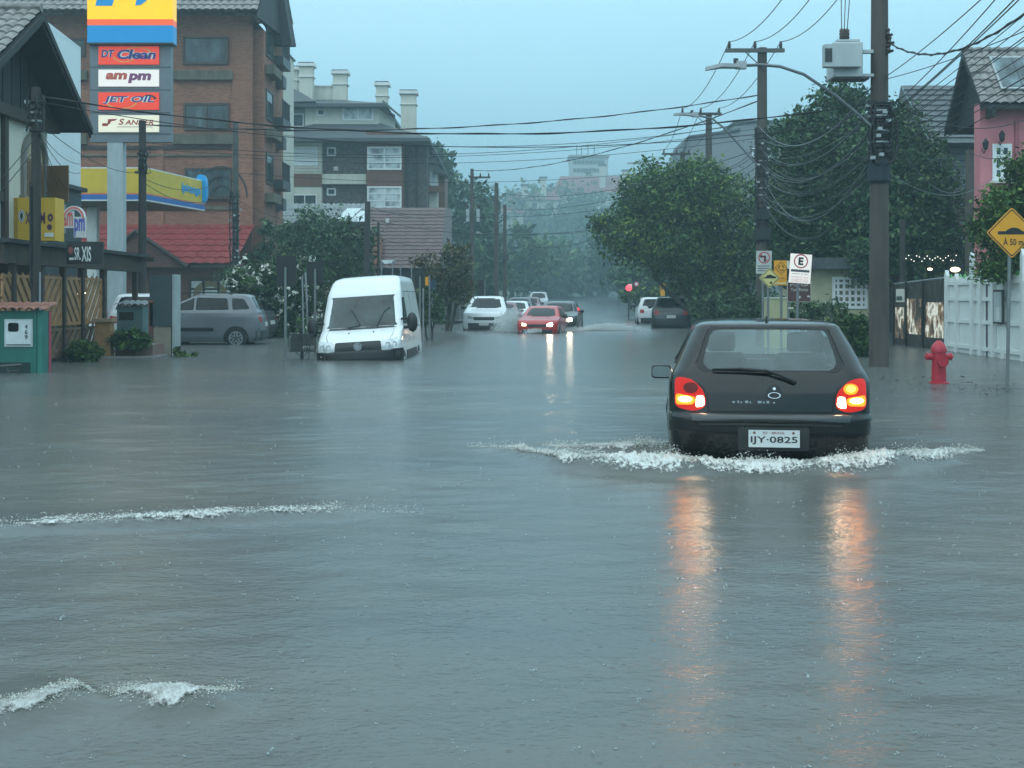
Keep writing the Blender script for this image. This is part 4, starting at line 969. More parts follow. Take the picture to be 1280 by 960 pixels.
m = MB(); m.prism([P(16.5 + a * 6.5, 409 + b * 5.5, d - .05) for a, b in round_poly([(-1, -1), (1, -1), (1, 1), (-1, 1)], .5)], (0, .009, 0), carglass); m.build('window', mbx)
m = MB(); m.fbox(-20, 453, 38, 468, d - .004, .003, mat('painted recess shade', (.01, .03, .028), .9)); m.build('recess', t)  # flat dark sheet; the shade of a recess is put into its colour
t = thing('bench', 'low dark bench frame half sunk before the green meter wall', 'bench', P(14, 468, 22.9)); m = MB()
m.tube([P(-10, 459, 22.9), P(27, 456, 22.9)], .03, dark, 6); m.tube([P(8, 458, 22.9), P(12, 470, 22.9)], .02, dark, 5); m.tube([P(26, 456, 22.9), P(22, 470, 22.9)], .02, dark, 5); m.tube([P(10, 464, 22.9), P(23, 464, 22.9)], .015, dark, 5); m.build('frame', t)
# low cabinet, planters, pillar, tall cabinet
d = 31.6; t = thing('meter_hut', 'small grey green cabinet under a corrugated lid beside the brick pier', 'cabinet', P(161, 436, d))
m = MB(); m.fbox(146, 383, 178, 440, d, .6, mat('grey green render', (.1, .17, .175), .7, var=.2)); m.build('body', t); m = MB(); m.fbox(149, 390, 167, 400, d - .012, .01, black); m.build('vent', t)
m = MB(); tile_plane(m, (PX(144, d), d + .7, PZ(377, d)), (1, 0, 0), (0, -1, -.1), PX(182, d) - PX(144, d), .85, mat('cement sheet', (.2, .22, .23), .8), .13, .85, .04, 0); m.build('roof', t)
d = 30.6; t = thing('brick_pier', 'narrow red brick pier beside the tall grey cabinet', 'pier', P(188, 440, d)); m = MB(); m.fbox(185.5, 378, 191, 441, d, .2, brick_r); m.build('shaft', t); m = MB(); m.fbox(184.5, 375.5, 192, 378, d - .03, .26, terracotta); m.build('cap', t)
for a, b, z, lab in ((144, 168, 432, 'dark brick planter with green blades beside the pergola corner'), (168.5, 191, 431, 'pinkish brick planter between the planter with blades and tall cabinet')):
    t = thing('planter', lab, 'planter', P((a + b) / 2, 450, 29.8)); m = MB(); m.fbox(a, z, b, 452, 29.6, .9, brick_r if a < 150 else mat('pink brick render', (.22, .13, .11), .8)); m.build('box', t)
    m = MB(); m.fbox(a + .5, z - 1.6, b - .5, z, 29.58, .3, concrete); m.build('rim', t)
d = 30.6; t = thing('street_cabinet', 'tall slate grey cabinet on a beige plinth beside the parked cars', 'cabinet', P(203, 446, d))
m = MB(); m.fbox(187, 344, 215, 408, d, .5, mat('slate cabinet', (.045, .065, .075), .5)); m.build('body', t); m = MB(); m.fbox(192, 408.5, 214, 450, d + .03, .45, mat('beige plinth', (.3, .26, .2), .8)); m.build('plinth', t)
m = MB(); m.fbox(215.3, 343, 218.6, 450, d - .01, .52, mat('pale side panel', (.35, .4, .4), .6)); m.build('side_panel', t)
m = MB(); m.box(-9.9, -8.2, 29.2, 31.4, -.3, .035, mat('flooded kerb', (.25, .25, .24), .7)); prop(m.build('kerb'), kind='structure')

# ================================================================== petrol station
d = 44.0; t = thing('price_totem', 'tall petrol station totem with yellow top panel and stacked brand panels', 'sign', P(144, 425, d))
def backlit(name, c, s_=.4):
    m_ = mat(name, c, .35, var=.04); b_ = m_.node_tree.nodes['Principled BSDF']; b_.inputs['Emission Color'].default_value = (*c, 1); b_.inputs['Emission Strength'].default_value = s_; return m_
gp = mat('totem grey panel', (.16, .18, .2), .45, var=.08); red = backlit('sign red', (.75, .045, .015)); navy = mat('sign navy', (.02, .03, .22), .4); skyb = backlit('sign blue', (.0, .24, .55), .2); syel = backlit('totem yellow', (.9, .5, .0), .5); sor = backlit('totem orange', (.85, .1, .02))
m = MB(); m.fbox(134, 177, 153.5, 440, d + .02, .4, mat('pale column', (.4, .45, .46), .5, streak=True)); m.build('column', t)
m = MB(); m.fbox(112.5, 53, 213.5, 177.5, d, .3, gp); 
for py in (83.5, 112, 140.5, 167): m.fbox(112.5, py, 213.5, py + .7, d - .012, .01, dark)
m.build('frame', t)
m = MB(); dd = d - .25
m.fbox(109, -60, 216, 24, dd, .5, syel); m.fbox(109, 24.05, 216, 31.6, dd, .5, sor); m.fbox(109, 31.65, 216, 53, dd, .5, skyb); m.fbox(109, 53.05, 216, 55, dd - .01, .52, dark)
m.prism([P(x, y, dd - .012) for x, y in ((119, 7.2), (140, 7.2), (145, -8), (148, -26), (127, -26))], (0, .01, 0), skyb)
m.prism([P(x, y, dd - .012) for x, y in ((169, 7), (176, 6), (183, 1), (190, -10), (194, -26), (176, -26), (172, -8))], (0, .01, 0), skyb); m.build('top_panel', t)
def bpanel(y0, y1, mm): m = MB(); m.fbox(123, y0, 198.5, y1, d - .06, .058, mm); return m
cr_ = backlit('sign cream', (.8, .72, .55), .35); wh = backlit('sign white', (.82, .72, .66), .35); dred = mat('sign dark red', (.4, .03, .03), .4)
m = bpanel(58, 80.5, red); e = d - .06; m.disc(P(172, 68.5, e), (1, 0, 0), (0, 0, 1), .5, mat('sign gold line', (.8, .5, .1), .4), .003, .45, 30, .3, 2.6, .55); m.disc(P(155, 69.5, e), (1, 0, 0), (0, 0, 1), .38, MATS['sign gold line'], .003, .34, 30, 3.3, 5.9, .6)
for lift, bold, mm in ((.006, .08, white), (.01, .03, navy)): m.ftext('DT', 126.5, 62.5, 143, 71.5, e, mm, lift, shear=.2, bold=bold); m.ftext('Clean', 146.5, 62, 195, 74, e, mm, lift, shear=.2, bold=bold)
m.build('brand_panel', t)
m = bpanel(87, 108, wh); m.ftext('am', 132, 91, 159, 99.5, e, mat('sign coral red', (.6, .1, .06), .4), .006, shear=.15, bold=.05); m.ftext('pm', 160, 91.5, 189, 104, e, mat('sign plum', (.25, .06, .16), .4), .006, shear=.15, bold=.05); m.build('brand_panel', t)
m = bpanel(115.5, 137, red); m.disc(P(152, 126, e), (1, 0, 0), (0, 0, 1), .55, MATS['sign gold line'], .003, .5, 30, 3.4, 6.0, .5); m.disc(P(186, 127, e), (1, 0, 0), (0, 0, 1), .3, dark, .003, .22, 20, .4, 2.4, .8)
for lift, bold, mm in ((.006, .07, white), (.01, .012, navy)): m.ftext('JET OIL', 129, 120, 193, 130, e, mm, lift, shear=.2, bold=bold)
m.build('brand_panel', t)
m = bpanel(144, 165, cr_); m.prism([P(x, y, e - .004) for x, y in ((128, 154), (136, 154), (134.5, 157.5), (127.5, 157.5))], (0, .003, 0), dred); m.prism([P(x, y, e - .004) for x, y in ((135, 149), (147, 148.5), (143, 151), (139, 151.5), (137, 155), (134.5, 155))], (0, .003, 0), dred)
m.ftext('S', 148, 148.5, 155.5, 156, e, dred, .006, shear=.25, bold=.02); m.ftext('ANDER', 156, 149.8, 192, 156, e, dred, .006, shear=.25, bold=.02); m.fbox(146, 158.2, 191, 159, e - .004, .003, mat('small grey print', (.35, .3, .28), .6)); m.build('brand_panel', t)
# canopy
t = thing('station_canopy', 'yellow petrol station canopy fascia with blue and orange stripes', 'canopy', P(180, 425, 50))
d0, d1 = 49.6, 55.4; xa, xb, xc = PX(60, d0), PX(183, d0), PX(256, d1)
zt = PZ(209, d0); zb_ = PZ(251, d0); h = zt - zb_
fy = mat('canopy yellow', (.68, .47, .02), .4, var=.08); fb = mat('canopy blue', (.02, .13, .42), .4); fo = mat('canopy orange', (.7, .2, .06), .4)
bands = [(1, .965, white), (.965, .24, fy), (.24, .19, fo), (.19, .035, fb), (.035, 0, white)]
m = MB()
for a, b, mm in bands:
    z0, z1 = zb_ + b * h, zb_ + a * h
    m.prism([(xa, d0, z0), (xb, d0, z0), (xb, d0, z1), (xa, d0, z1)], (0, .2, 0), mm)
    m.prism([(xb + .003, d0, z0), (xc, d1, z0), (xc, d1, z1), (xb + .003, d0, z1)], (-.2, 0, 0), mm)
u = V(xc - xb, d1 - d0, 0).normalized()
m.text('Ipiranga', V(xb, d0, 0).lerp(V(xc, d1, 0), .74) + V(.012, 0, zb_ + .6 * h), u, (0, 0, 1), skyb, w=2.0, h=.48, lift=.012, shear=.1, bold=.03)
m.build('fascia', t)
m = MB(); m.prism([(xa, d0 + .25, zb_ - .004), (xb - .2, d0 + .25, zb_ - .004), (xc - .2, d1, zb_ - .004), (xa, d1, zb_ - .004)], (0, 0, .25), mat('canopy soffit', (.12, .11, .1), .6)); m.build('soffit', t)
m = MB(); q = round_poly([(0, 0), (1, 0), (1, 1), (0, 1)], .42, 5); c = V(xc, d1, zb_ + .1); m.prism([c + V(-.35 + .5 * a, -.25 - .1 * a, .2 + 1.25 * b) for a, b in q], (0, .35, 0), skyb); m.build('end_emblem', t)
m = MB(); m.box(-17.6, -17.2, 53, 53.4, GR, zb_, white); m.build('column', t)
# station shop with red roof
d = 58.0; t = thing('station_shop', 'low brick petrol station shop with a red tile roof', 'shop', (-16, 62, 0))
m = MB(); m.fbox(90, 329, 292, 432, d, 6, brick_r); m.build('wall', t)
m = MB(); za, zb2 = PZ(331, d - .6), PZ(280, d + 4.2); a = V(PX(60, d), d + 4.2, zb2); w_ = PX(296, d) - PX(60, d); vv = V(0, -4.8, za - zb2)
tile_plane(m, a, (1, 0, 0), vv, w_, vv.length, tile_red, .5, .72, .05, .06, 4); m.build('roof', t)
m = MB(); za3 = PZ(331, d - .8); m.prism([V(PX(126, d), d - .8, za3 - .1), V(PX(234, d), d - .8, za3 - .1), V(PX(176, d), d - .8, PZ(292, d))], (0, .6, 0), brick_r)
m.tube([V(PX(124, d), d - .85, za3 - .05), V(PX(176, d), d - .85, PZ(290, d)), V(PX(240, d), d - .85, za3 - .1)], .12, wood, 6); m.build('gable', t)
m = MB(); m.fbox(60, 331, 296, 335, d - .75, .2, wood); m.build('gutter', t)
f = fwin(t, 236, 348, 292, 388, d, wood, mat('white poster window', (.6, .63, .6), .3), mx=3, mz=3, ft=.12)
m = MB(); m.disc(P(263, 372, d - .03), (1, 0, 0), (0, 0, 1), .8, mat('brown emblem', (.2, .14, .06), .5), .02, .5, 24, 0, PI, 1.); m.build('emblem', f)
# ================================================================== brick office block
d = 62.0; t = thing('brick_building', 'tall brown brick office block with wide windows and grey tiled gable roof', 'building', (-19, 68, 0))
zE = PZ(24, d); xr = PX(313, d); xl = PX(-60, d)
m = MB(); m.box(xl, xr, d, d + 6.2, GR, zE + .2, brick_a); m.build('wall', t)
m = MB(); m.box(PX(291, d), xr + .12, d - .14, d - .003, GR, zE - .3, brick_a); m.box(PX(196, d), PX(205, d), d - .08, d - .003, GR, zE - .3, brick_a); m.build('pier', t)
band = mat('mossy concrete band', (.13, .115, .085), .85, var=.45, streak=True)
for y0, y1 in ((88, 99.5), (167, 180), (305, 327)): 
    for q0, q1 in ((215, 290.5), (40, 108)): m = MB(); m.fbox(q0, y0, q1, y1, d - .25, .24, band); m.build('ledge', t)
m = MB(); m.fbox(-60, 182, 290.5, 186, d - .1, .095, wood); m.fbox(-60, 193, 290.5, 195, d - .1, .095, band); m.fbox(-60, 258, 290, 262, d - .1, .095, band); m.build('string_course', t)
fm = mat('bronze window frame', (.06, .045, .035), .5)
for x0, y0, x1, y1, mx in ((229, 46, 285.5, 81, 1), (230, 129, 286.5, 163, 2), (231, 210, 290, 246, 3), (85, 48, 107, 71, 1), (60, 129, 107, 163, 2)): fwin(t, x0, y0, x1, y1, d, fm, winglass, mx=mx, ft=.1, dep=.1)
m = MB(); [m.disc(P(276, 246, d - .2), (1, 0, 0), (0, 0, 1), r, black, .0, r - .07, 20, 0, PI, 1.15) for r in (1.3, .9, .5)]; m.fbox(242, 246, 290, 249, d - .3, .25, wood); m.build('arched_reflection', t)  # dark arches modelled in place of a reflection in the window
# tiled roof: slope towards the street front, gable overhang at the right end
zr = PZ(-70, d + 4); ov = PX(356, d)
m = MB(); vv = V(0, -5.6, (zE + .1) - zr); tile_plane(m, (xl, d + 4.2, zr), (1, 0, 0), vv, xr + .6 - xl, vv.length, tile_grey, .36, .5, .07, .05, 4)
vb = V(0, 4.5, -3.2); tile_plane(m, (xl, d + 4.2, zr), (1, 0, 0), vb, xr + .6 - xl, vb.length, tile_grey, .5, .8, .07, .05, 3); ro = m.build('roof', t)
m = MB(); e0 = V(xr + .5, d + 4.2, zr + .1)
m.prism([V(xr + .6, d - 1.4, zE - .05), V(xr + .6, d + 4.2, zr), V(PX(366, d + 5.5), d + 6.5, PZ(56, d + 6.5)), V(PX(345, d + 5.5), d + 6.6, PZ(56, d + 6.5))], (0, 0, -.12), under)
m.build('gable_eave', ro)
m = MB(); m.prism([P(330, -60, d + 3.2), P(346, -60, d + 3.2), P(364.5, 56, d + 3.2), P(336.5, 56, d + 3.2), P(329, 24, d + 3.2)], (0, .5, 0), under); m.build('gable_end', ro)
m = MB(); m.box(xr + .002, xr + .55, d + .5, d + 5.8, GR, zE - .4, brick_a); m.build('side_wall', t)
xs_ = xr + .55
for z0 in (PZ(78, 65), PZ(155, 65), PZ(233, 65)):
    swin(t, xs_, d + 1.0, d + 2.8, z0, z0 + 1.5, 1, fm, winglass, ft=.1)
    m = MB(); m.box(xs_ + .003, xs_ + .5, d + 3.0, d + 5.2, z0 - .1, z0 + .35, dark); 
    for k in range(9): m.box(xs_ + .44, xs_ + .48, d + 3.05 + k * .25, d + 3.1 + k * .25, z0 + .35, z0 + 1.2, dark)
    m.box(xs_ + .42, xs_ + .5, d + 3.0, d + 5.2, z0 + 1.2, z0 + 1.26, dark); m.build('balcony', t)
    m = MB(); m.box(xs_ + .003, xs_ + .45, d + .8, d + 2.9, z0 - .95, z0 - .5, band); m.build('flower_box', t)
    m = MB(); m.box(xs_ + .003, xs_ + .4, d + 3.6, d + 4.5, z0 - 1.15, z0 - .55, white if z0 < 4 else dark); m.build('air_conditioner', t)
# white stair tower beyond
t = thing('stair_tower', 'plain white wall tower rising behind the brown brick block', 'building', P(344, 395, 84)); m = MB(); m.fbox(300, 58, 351, 400, 84, 5, offwhite); m.build('wall', t); m = MB(); m.fbox(300, 56, 352, 58.3, 83.8, 5.4, slate); m.build('coping', t)
# ================================================================== pale apartment house with chimneys
d = 95.0; t = thing('apartment_house', 'pale stone clad apartment house with slate roofs and tall chimneys', 'building', (-14, 104, 0))
wframe = mat('white window frame', (.75, .77, .77), .4, var=.04)
m = MB(); m.fbox(330, 165, 458, 330, d, 14, stone); m.fbox(458.2, 165, 503, 330, d - .8, 14, woodbrown); m.fbox(503.2, 170, 534, 330, d + 1.2, 12, stone); m.build('wall', t)
m = MB(); m.fbox(354, 178, 402, 217, d - .6, .59, cream2); m.fbox(354, 233.3, 402, 256, d - .6, .59, cream2); m.fbox(328, 170, 353.6, 260, d - .3, .29, mat('grey siding', (.3, .31, .31), .7))
for i in range(9): m.fbox(354, 182 + i * 4, 402, 182.5 + i * 4, d - .64, .038, mat('siding groove', (.35, .33, .28), .8))
m.build('siding_bay', t)
m = MB(); m.fbox(353, 217.2, 402, 233, d - .66, .65, woodbrown); m.build('brown_band', t)
m = MB(); m.fbox(402.3, 217.5, 457.8, 230, d - .5, .49, offwhite); m.build('cream_band', t)
fwin(t, 363, 184, 397, 207, d - .6, wframe, mat('closed white blind', (.66, .7, .71), .5, var=.05), ft=.08, mx=1)
fwin(t, 366, 243, 396, 257, d - .6, wframe, winglass, ft=.08, mx=2)
for y0, y1 in ((184, 195), (235, 244.5)): fwin(t, 408.5, y0, 420, y1, d, wframe, winglass, ft=.12)
m = MB(); m.fbox(417, 208, 422.5, 213, d - .1, .098, offwhite); m.build('vent_box', t)
for y0, y1 in ((183.5, 212.5), (233, 260)): fwin(t, 459, y0, 502, y1, d - .8, wframe, glass_pale, ft=.13, dep=.1, mx=2, mz=3)
m = MB(); m.fbox(506, 180, 511, 258, d + 1.1, .09, wood); m.fbox(519, 180, 523, 258, d + 1.1, .09, wood); m.build('pilaster', t)
# skirt roof between lower floors and the top floor
def hip(mb, x0, x1, y, dep, zb, zt, inset, mm):
    a, b, c, e = V(x0, y, zb), V(x1, y, zb), V(x1, y + dep, zb), V(x0, y + dep, zb)
    A, B, C_, E = V(x0 + inset, y + inset, zt), V(x1 - inset, y + inset, zt), V(x1 - inset, y + dep - inset, zt), V(x0 + inset, y + dep - inset, zt)
    mb.add([a, b, c, e, A, B, C_, E, a - V(0, 0, .25), b - V(0, 0, .25), c - V(0, 0, .25), e - V(0, 0, .25)], [(0, 1, 5, 4), (1, 2, 6, 5), (2, 3, 7, 6), (3, 0, 4, 7), (4, 5, 6, 7), (8, 9, 1, 0), (9, 10, 2, 1), (10, 11, 3, 2), (11, 8, 0, 3), (11, 10, 9, 8)], mm)
zb = PZ(172, d - 1.6); m = MB(); hip(m, PX(322, d), PX(537, d - 1.6), d - 1.6, 18, zb, PZ(152, d + 2), 4.2, slate); m.build('lower_roof', t)
m = MB(); m.fbox(330, 158, 381, 152 - 28, d + 2.6, 8, mat('grey render', (.33, .35, .35), .75)); m.fbox(381.2, 130, 473, 160, d + 2.2, 8, offwhite); m.prism([V(PX(473.2, d + 2.2), d + 2.2, PZ(160, d + 2.2)), V(PX(473.2, d + 2.2), d + 2.2, PZ(130, d + 2.2)), V(PX(494, d + 8), d + 8, PZ(130, d + 2.2)), V(PX(494, d + 8), d + 8, PZ(160, d + 2.2))], (-.3, .1, 0), offwhite); m.build('upper_wall', t)
fwin(t, 349, 142, 380, 159, d + 2.6, wframe, winglass, mx=2, ft=.1); fwin(t, 396, 136, 406.5, 145, d + 2.2, wframe, winglass, ft=.12); fwin(t, 428, 131, 467, 151, d + 2.2, wframe, glass_pale, mx=2, ft=.14)
m = MB(); hip(m, PX(322, d), PX(482, d + 1.2), d + 1.2, 15, PZ(129, d + 1.2), PZ(119, d + 3), 4, slate)
m.prism([V(PX(330, d), d + 1.0, PZ(128, d + 1.2)), V(PX(392, d), d + 1.0, PZ(127, d + 1.2)), V(PX(344, d), d + 5, PZ(106, d + 5)), V(PX(330, d), d + 5, PZ(106, d + 5))], (0, .6, -.1), slate)
m.prism([V(PX(482, d + 1.2), d + 1.25, PZ(128.6, d + 1.2)), V(PX(503, d + 7), d + 8, PZ(147, d + 8)), V(PX(498, d + 8), d + 9, PZ(141, d + 8)), V(PX(478, d + 3), d + 3, PZ(124, d + 3))], (0, 0, -.2), slate); m.build('upper_roof', t)
for x0, x1, y0, y1, dd in ((355, 371.5, 83, 130, d + 5), (374, 390.5, 78.5, 130, d + 4), (416, 433, 88, 130, d + 5), (470, 484, 102.5, 128, d + 6), (501, 519.5, 113, 172, d + 3)):
    m = MB(); w_ = 1.0; m.fbox(x0, y0 + 4, x1, y1, dd, w_, offwhite); m.fbox(x0 - 1.5, y0 + 16, x1 + 1.5, y0 + 17.5, dd - .1, w_ + .2, white); ch = m.build('chimney', t)
    m = MB(); m.fbox(x0 - 2.5, y0, x1 + 2.5, y0 + 3.8, dd - .2, w_ + .4, white); m.fbox(x0 - 1.5, y0 + 1 - 2.2, x1 + 1.5, y0 - .05, dd - .1, w_ + .2, slate); m.build('cap', ch)
m = MB(); m.fbox(391, 108, 416, 130, d + 5.2, .8, offwhite); m.fbox(391, 106.5, 416, 108, d + 5.1, 1., white); m.build('parapet', t)
m = MB()
for x0, x1, y0 in ((520, 541, 178), (534, 552, 195), (545, 559, 207)): m.prism([P(x0, y0, d + 3), P(x1, y0 + 9, d + 3), P(x1, y0 + 11, d + 3), P(x0 - 4, y0 + 8, d + 3)], (0, 4, 0), slate)
m.build('stepped_eave', t)
m = MB(); m.fbox(534.3, 205, 547, 330, d + 3.6, 5, cream2); m.fbox(547.2, 214, 556, 330, d + 5, 5, woodbrown); m.build('rear_wing', t)
fwin(t, 538, 215, 546, 232, d + 3.6, wframe, glass_pale, ft=.1)
m = MB(); m.fbox(532, 232, 556, 240, d + 3.0, .6, woodbrown); m.build('balcony', t)

# grey roofed shed with two translucent sheets, in front of the apartment house
d = 74.0; t = thing('shed', 'low shed under a grey corrugated roof with two clear sheets', 'shed', P(405, 400, d))
m = MB(); m.fbox(345, 279, 462, 400, d, 5, mat('faded orange render', (.28, .15, .09), .8)); m.build('wall', t)
m = MB(); zr, ze = PZ(255, d + 4), PZ(279, d - .6); vv = V(0, -4.6, ze - zr); x0, x1 = PX(340, d), PX(462, d); tile_plane(m, (x0, d + 4, zr), (1, 0, 0), vv, x1 - x0, vv.length, mat('cement roof sheet', (.2, .22, .22), .7, var=.3), .3, 1.5, .05, .04, 4); m.build('roof', t)
m = MB(); clear = mat('clear roof sheet', (.62, .68, .68), .3)
for a, b, s0, s1 in ((420, 438, .35, .98), (438.5, 460, .5, 1.02)):
    o = V(PX(a, d), d + 4, zr + .11); m.prism([o + vv * s0 + V(.35, 0, .0), o + V(PX(b, d) - PX(a, d) + .35, 0, 0) + vv * s0, o + V(PX(b, d) - PX(a, d), 0, 0) + vv * s1, o + vv * s1], (0, 0, .03), clear)
m.build('clear_sheet', t)
# brown metal roofed house
d = 68.0; t = thing('brown_roof_house', 'house under a steep brown metal tile roof', 'house', P(510, 400, d + 3))
m = MB(); m.fbox(460, 296, 474, 400, d - .5, 8, mat('faded terracotta wall', (.34, .15, .09), .8)); m.fbox(474.2, 330, 574, 400, d, 8, mat('dark lower wall', (.1, .1, .1), .8)); m.build('wall', t)
m = MB(); zr, ze = PZ(260, d + 4.5), PZ(336, d - .8); a = V(PX(463, d + 4.5), d + 4.5, zr); b = V(PX(557, d + 4.5), d + 4.5, zr); vv = V(0, -5.3, ze - zr)
tile_plane(m, a, (1, 0, 0), vv, (b - a).length, vv.length, tile_brown, .5, .38, .03, .025, 3)
m.prism([b, b + V(.35, 0, -.05), b + vv + V(.6, 0, -.05), b + vv], (0, 0, -.2), dark); m.build('roof', t)
m = MB(); m.fbox(482, 273, 486, 279, d + 3, .4, white); m.build('vent', t)

# ================================================================== far hill: houses, tower, woods
hm_ = mat('hill wood floor', (.05, .075, .045), .9, var=.4, scale=.05)
ys_ = list(np.arange(300, 640, 14)); xs_h = list(np.arange(-300, 420, 14))
def hz(x, y):
    # the crest profile of the photograph at about 390 m, rolling off behind it
    px = CX + x / 390 * F
    top = float(np.interp(px, [300, 520, 560, 600, 700, 760, 840, 1000, 1300], [215, 222, 228, 262, 258, 250, 235, 215, 210]))
    zt = CH + (HZ - top) / F * 390
    s = 1 / (1 + math.exp(-(y - 365) / 14)); return gz(x, y) * (1 - s) - .6 + max(0, zt) * s * (1 - max(0, (y - 470)) / 600)
sheet('hills', xs_h, ys_, hz, hm_)
def hill_house(px, py, wpx, hpx, d, wallm, roofm, label, rise=.5, chim=()):
    t = thing('hill_house', label, 'house', P(px, py + hpx, d), 0, 'houses on the far hill')
    w_ = wpx / F * d; h_ = hpx / F * d; x = PX(px, d); z0 = PZ(py + hpx, d) - 3
    m = MB(); m.box(x - w_ / 2, x + w_ / 2, d, d + 12, z0, z0 + 3 + h_ * .5, wallm); m.build('wall', t)
    m = MB(); zt = z0 + 3 + h_ * .5; m.add([(x - w_ * .55, d - 1, zt), (x + w_ * .55, d - 1, zt), (x + w_ * .42, d + 6, zt + h_ * rise), (x - w_ * .42, d + 6, zt + h_ * rise), (x - w_ * .55, d + 13, zt), (x + w_ * .55, d + 13, zt)], [(0, 1, 2, 3), (3, 2, 5, 4), (1, 5, 2), (0, 3, 4)], roofm); ro = m.build('roof', t)
    for cx0, ch in chim:
        q = x + cx0 * w_; m = MB(); m.box(q - .9, q + .9, d + 1, d + 3, zt, zt + h_ * ch, offwhite); c = m.build('chimney', ro); m = MB(); m.box(q - 1.2, q + 1.2, d + .7, d + 3.3, zt + h_ * ch, zt + h_ * ch + .5, dark); m.build('cap', c)
    for k in (-.3, 0., .3):
        window(t, (x + k * w_ - 1, d, z0 + 3 + h_ * .08), (1, 0, 0), 2, h_ * .3, wframe, winglass, ft=.2, nrm=(0, -1, 0))
fr_ = mat('faded red roof', (.24, .1, .085), .7, var=.3, scale=.5)
hill_house(668, 238, 62, 24, 384, offwhite, fr_, 'far hill house with faded roof and three dark chimney pots', .5, ((-.2, .75), (.18, 1.15)))
hill_house(742, 218, 96, 46, 400, offwhite, fr_, 'widest far hill house under a faded red roof below the tower', .5, ((.12, .75), (.42, .6)))
hill_house(632, 258, 44, 16, 372, offwhite, fr_, 'small far hill house at the foot of the hilltop roofs', .6)
hill_house(596, 244, 30, 20, 380, white, slate, 'pale far hill house behind the leftmost distant pole', .5)
d = 430; t = thing('tower_block', 'pale concrete tower block with aerials on the far hilltop', 'building', P(737, 230, d))
m = MB(); m.fbox(713, 196, 760, 250, d, 14, mat('far tower concrete', (.5, .5, .49), .8)); m.build('wall', t)
m = MB(); m.fbox(711, 193.5, 762, 196, d - 1, 16, concrete); m.build('parapet', t)
for x in (721, 727, 735, 743): m = MB(); m.tube([P(x, 194, d + 5), P(x, 180 + (x % 5), d + 5)], .16, dark, 5); m.build('aerial', t)
fwin(t, 716, 200, 756, 206, d, concrete, winglass, mx=8, ft=.3); fwin(t, 716, 210, 756, 216, d, concrete, winglass, mx=8, ft=.3)
# right-hand far grey roofs above the big tree
d = 120; t = thing('grey_gable_building', 'large grey gabled building standing beyond the round tree', 'building', P(900, 380, d))
m = MB(); gg = mat('grey sheet cladding', (.22, .23, .24), .6, var=.1); m.prism([P(846, 215, d), P(861, 172, d), P(925, 163, d), P(925, 380, d), P(846, 380, d)], (0, 9, 0), gg); m.build('wall', t)
m = MB(); m.prism([P(858, 172, d - .3), P(861, 169.5, d - .3), P(926, 160, d - .3), P(926, 162.6, d - .3)], (0, 9.5, 0), slate); m.prism([P(844, 217, d - .3), P(858, 172.3, d - .3), P(861, 173.5, d - .3), P(848, 217, d - .3)], (0, 9.5, 0), slate); m.build('roof', t)
t = thing('grey_block', 'plain grey block stepped up behind the second pole', 'building', P(945, 380, d + 12)); m = MB(); m.fbox(921, 152, 1000, 380, d + 12, 12, gg); m.build('wall', t); m = MB(); m.fbox(919, 150, 1001, 152.3, d + 11.6, 13, slate); m.build('coping', t)
fwin(t, 940, 185, 975, 197, d + 12, wframe, winglass, mx=3, ft=.15)

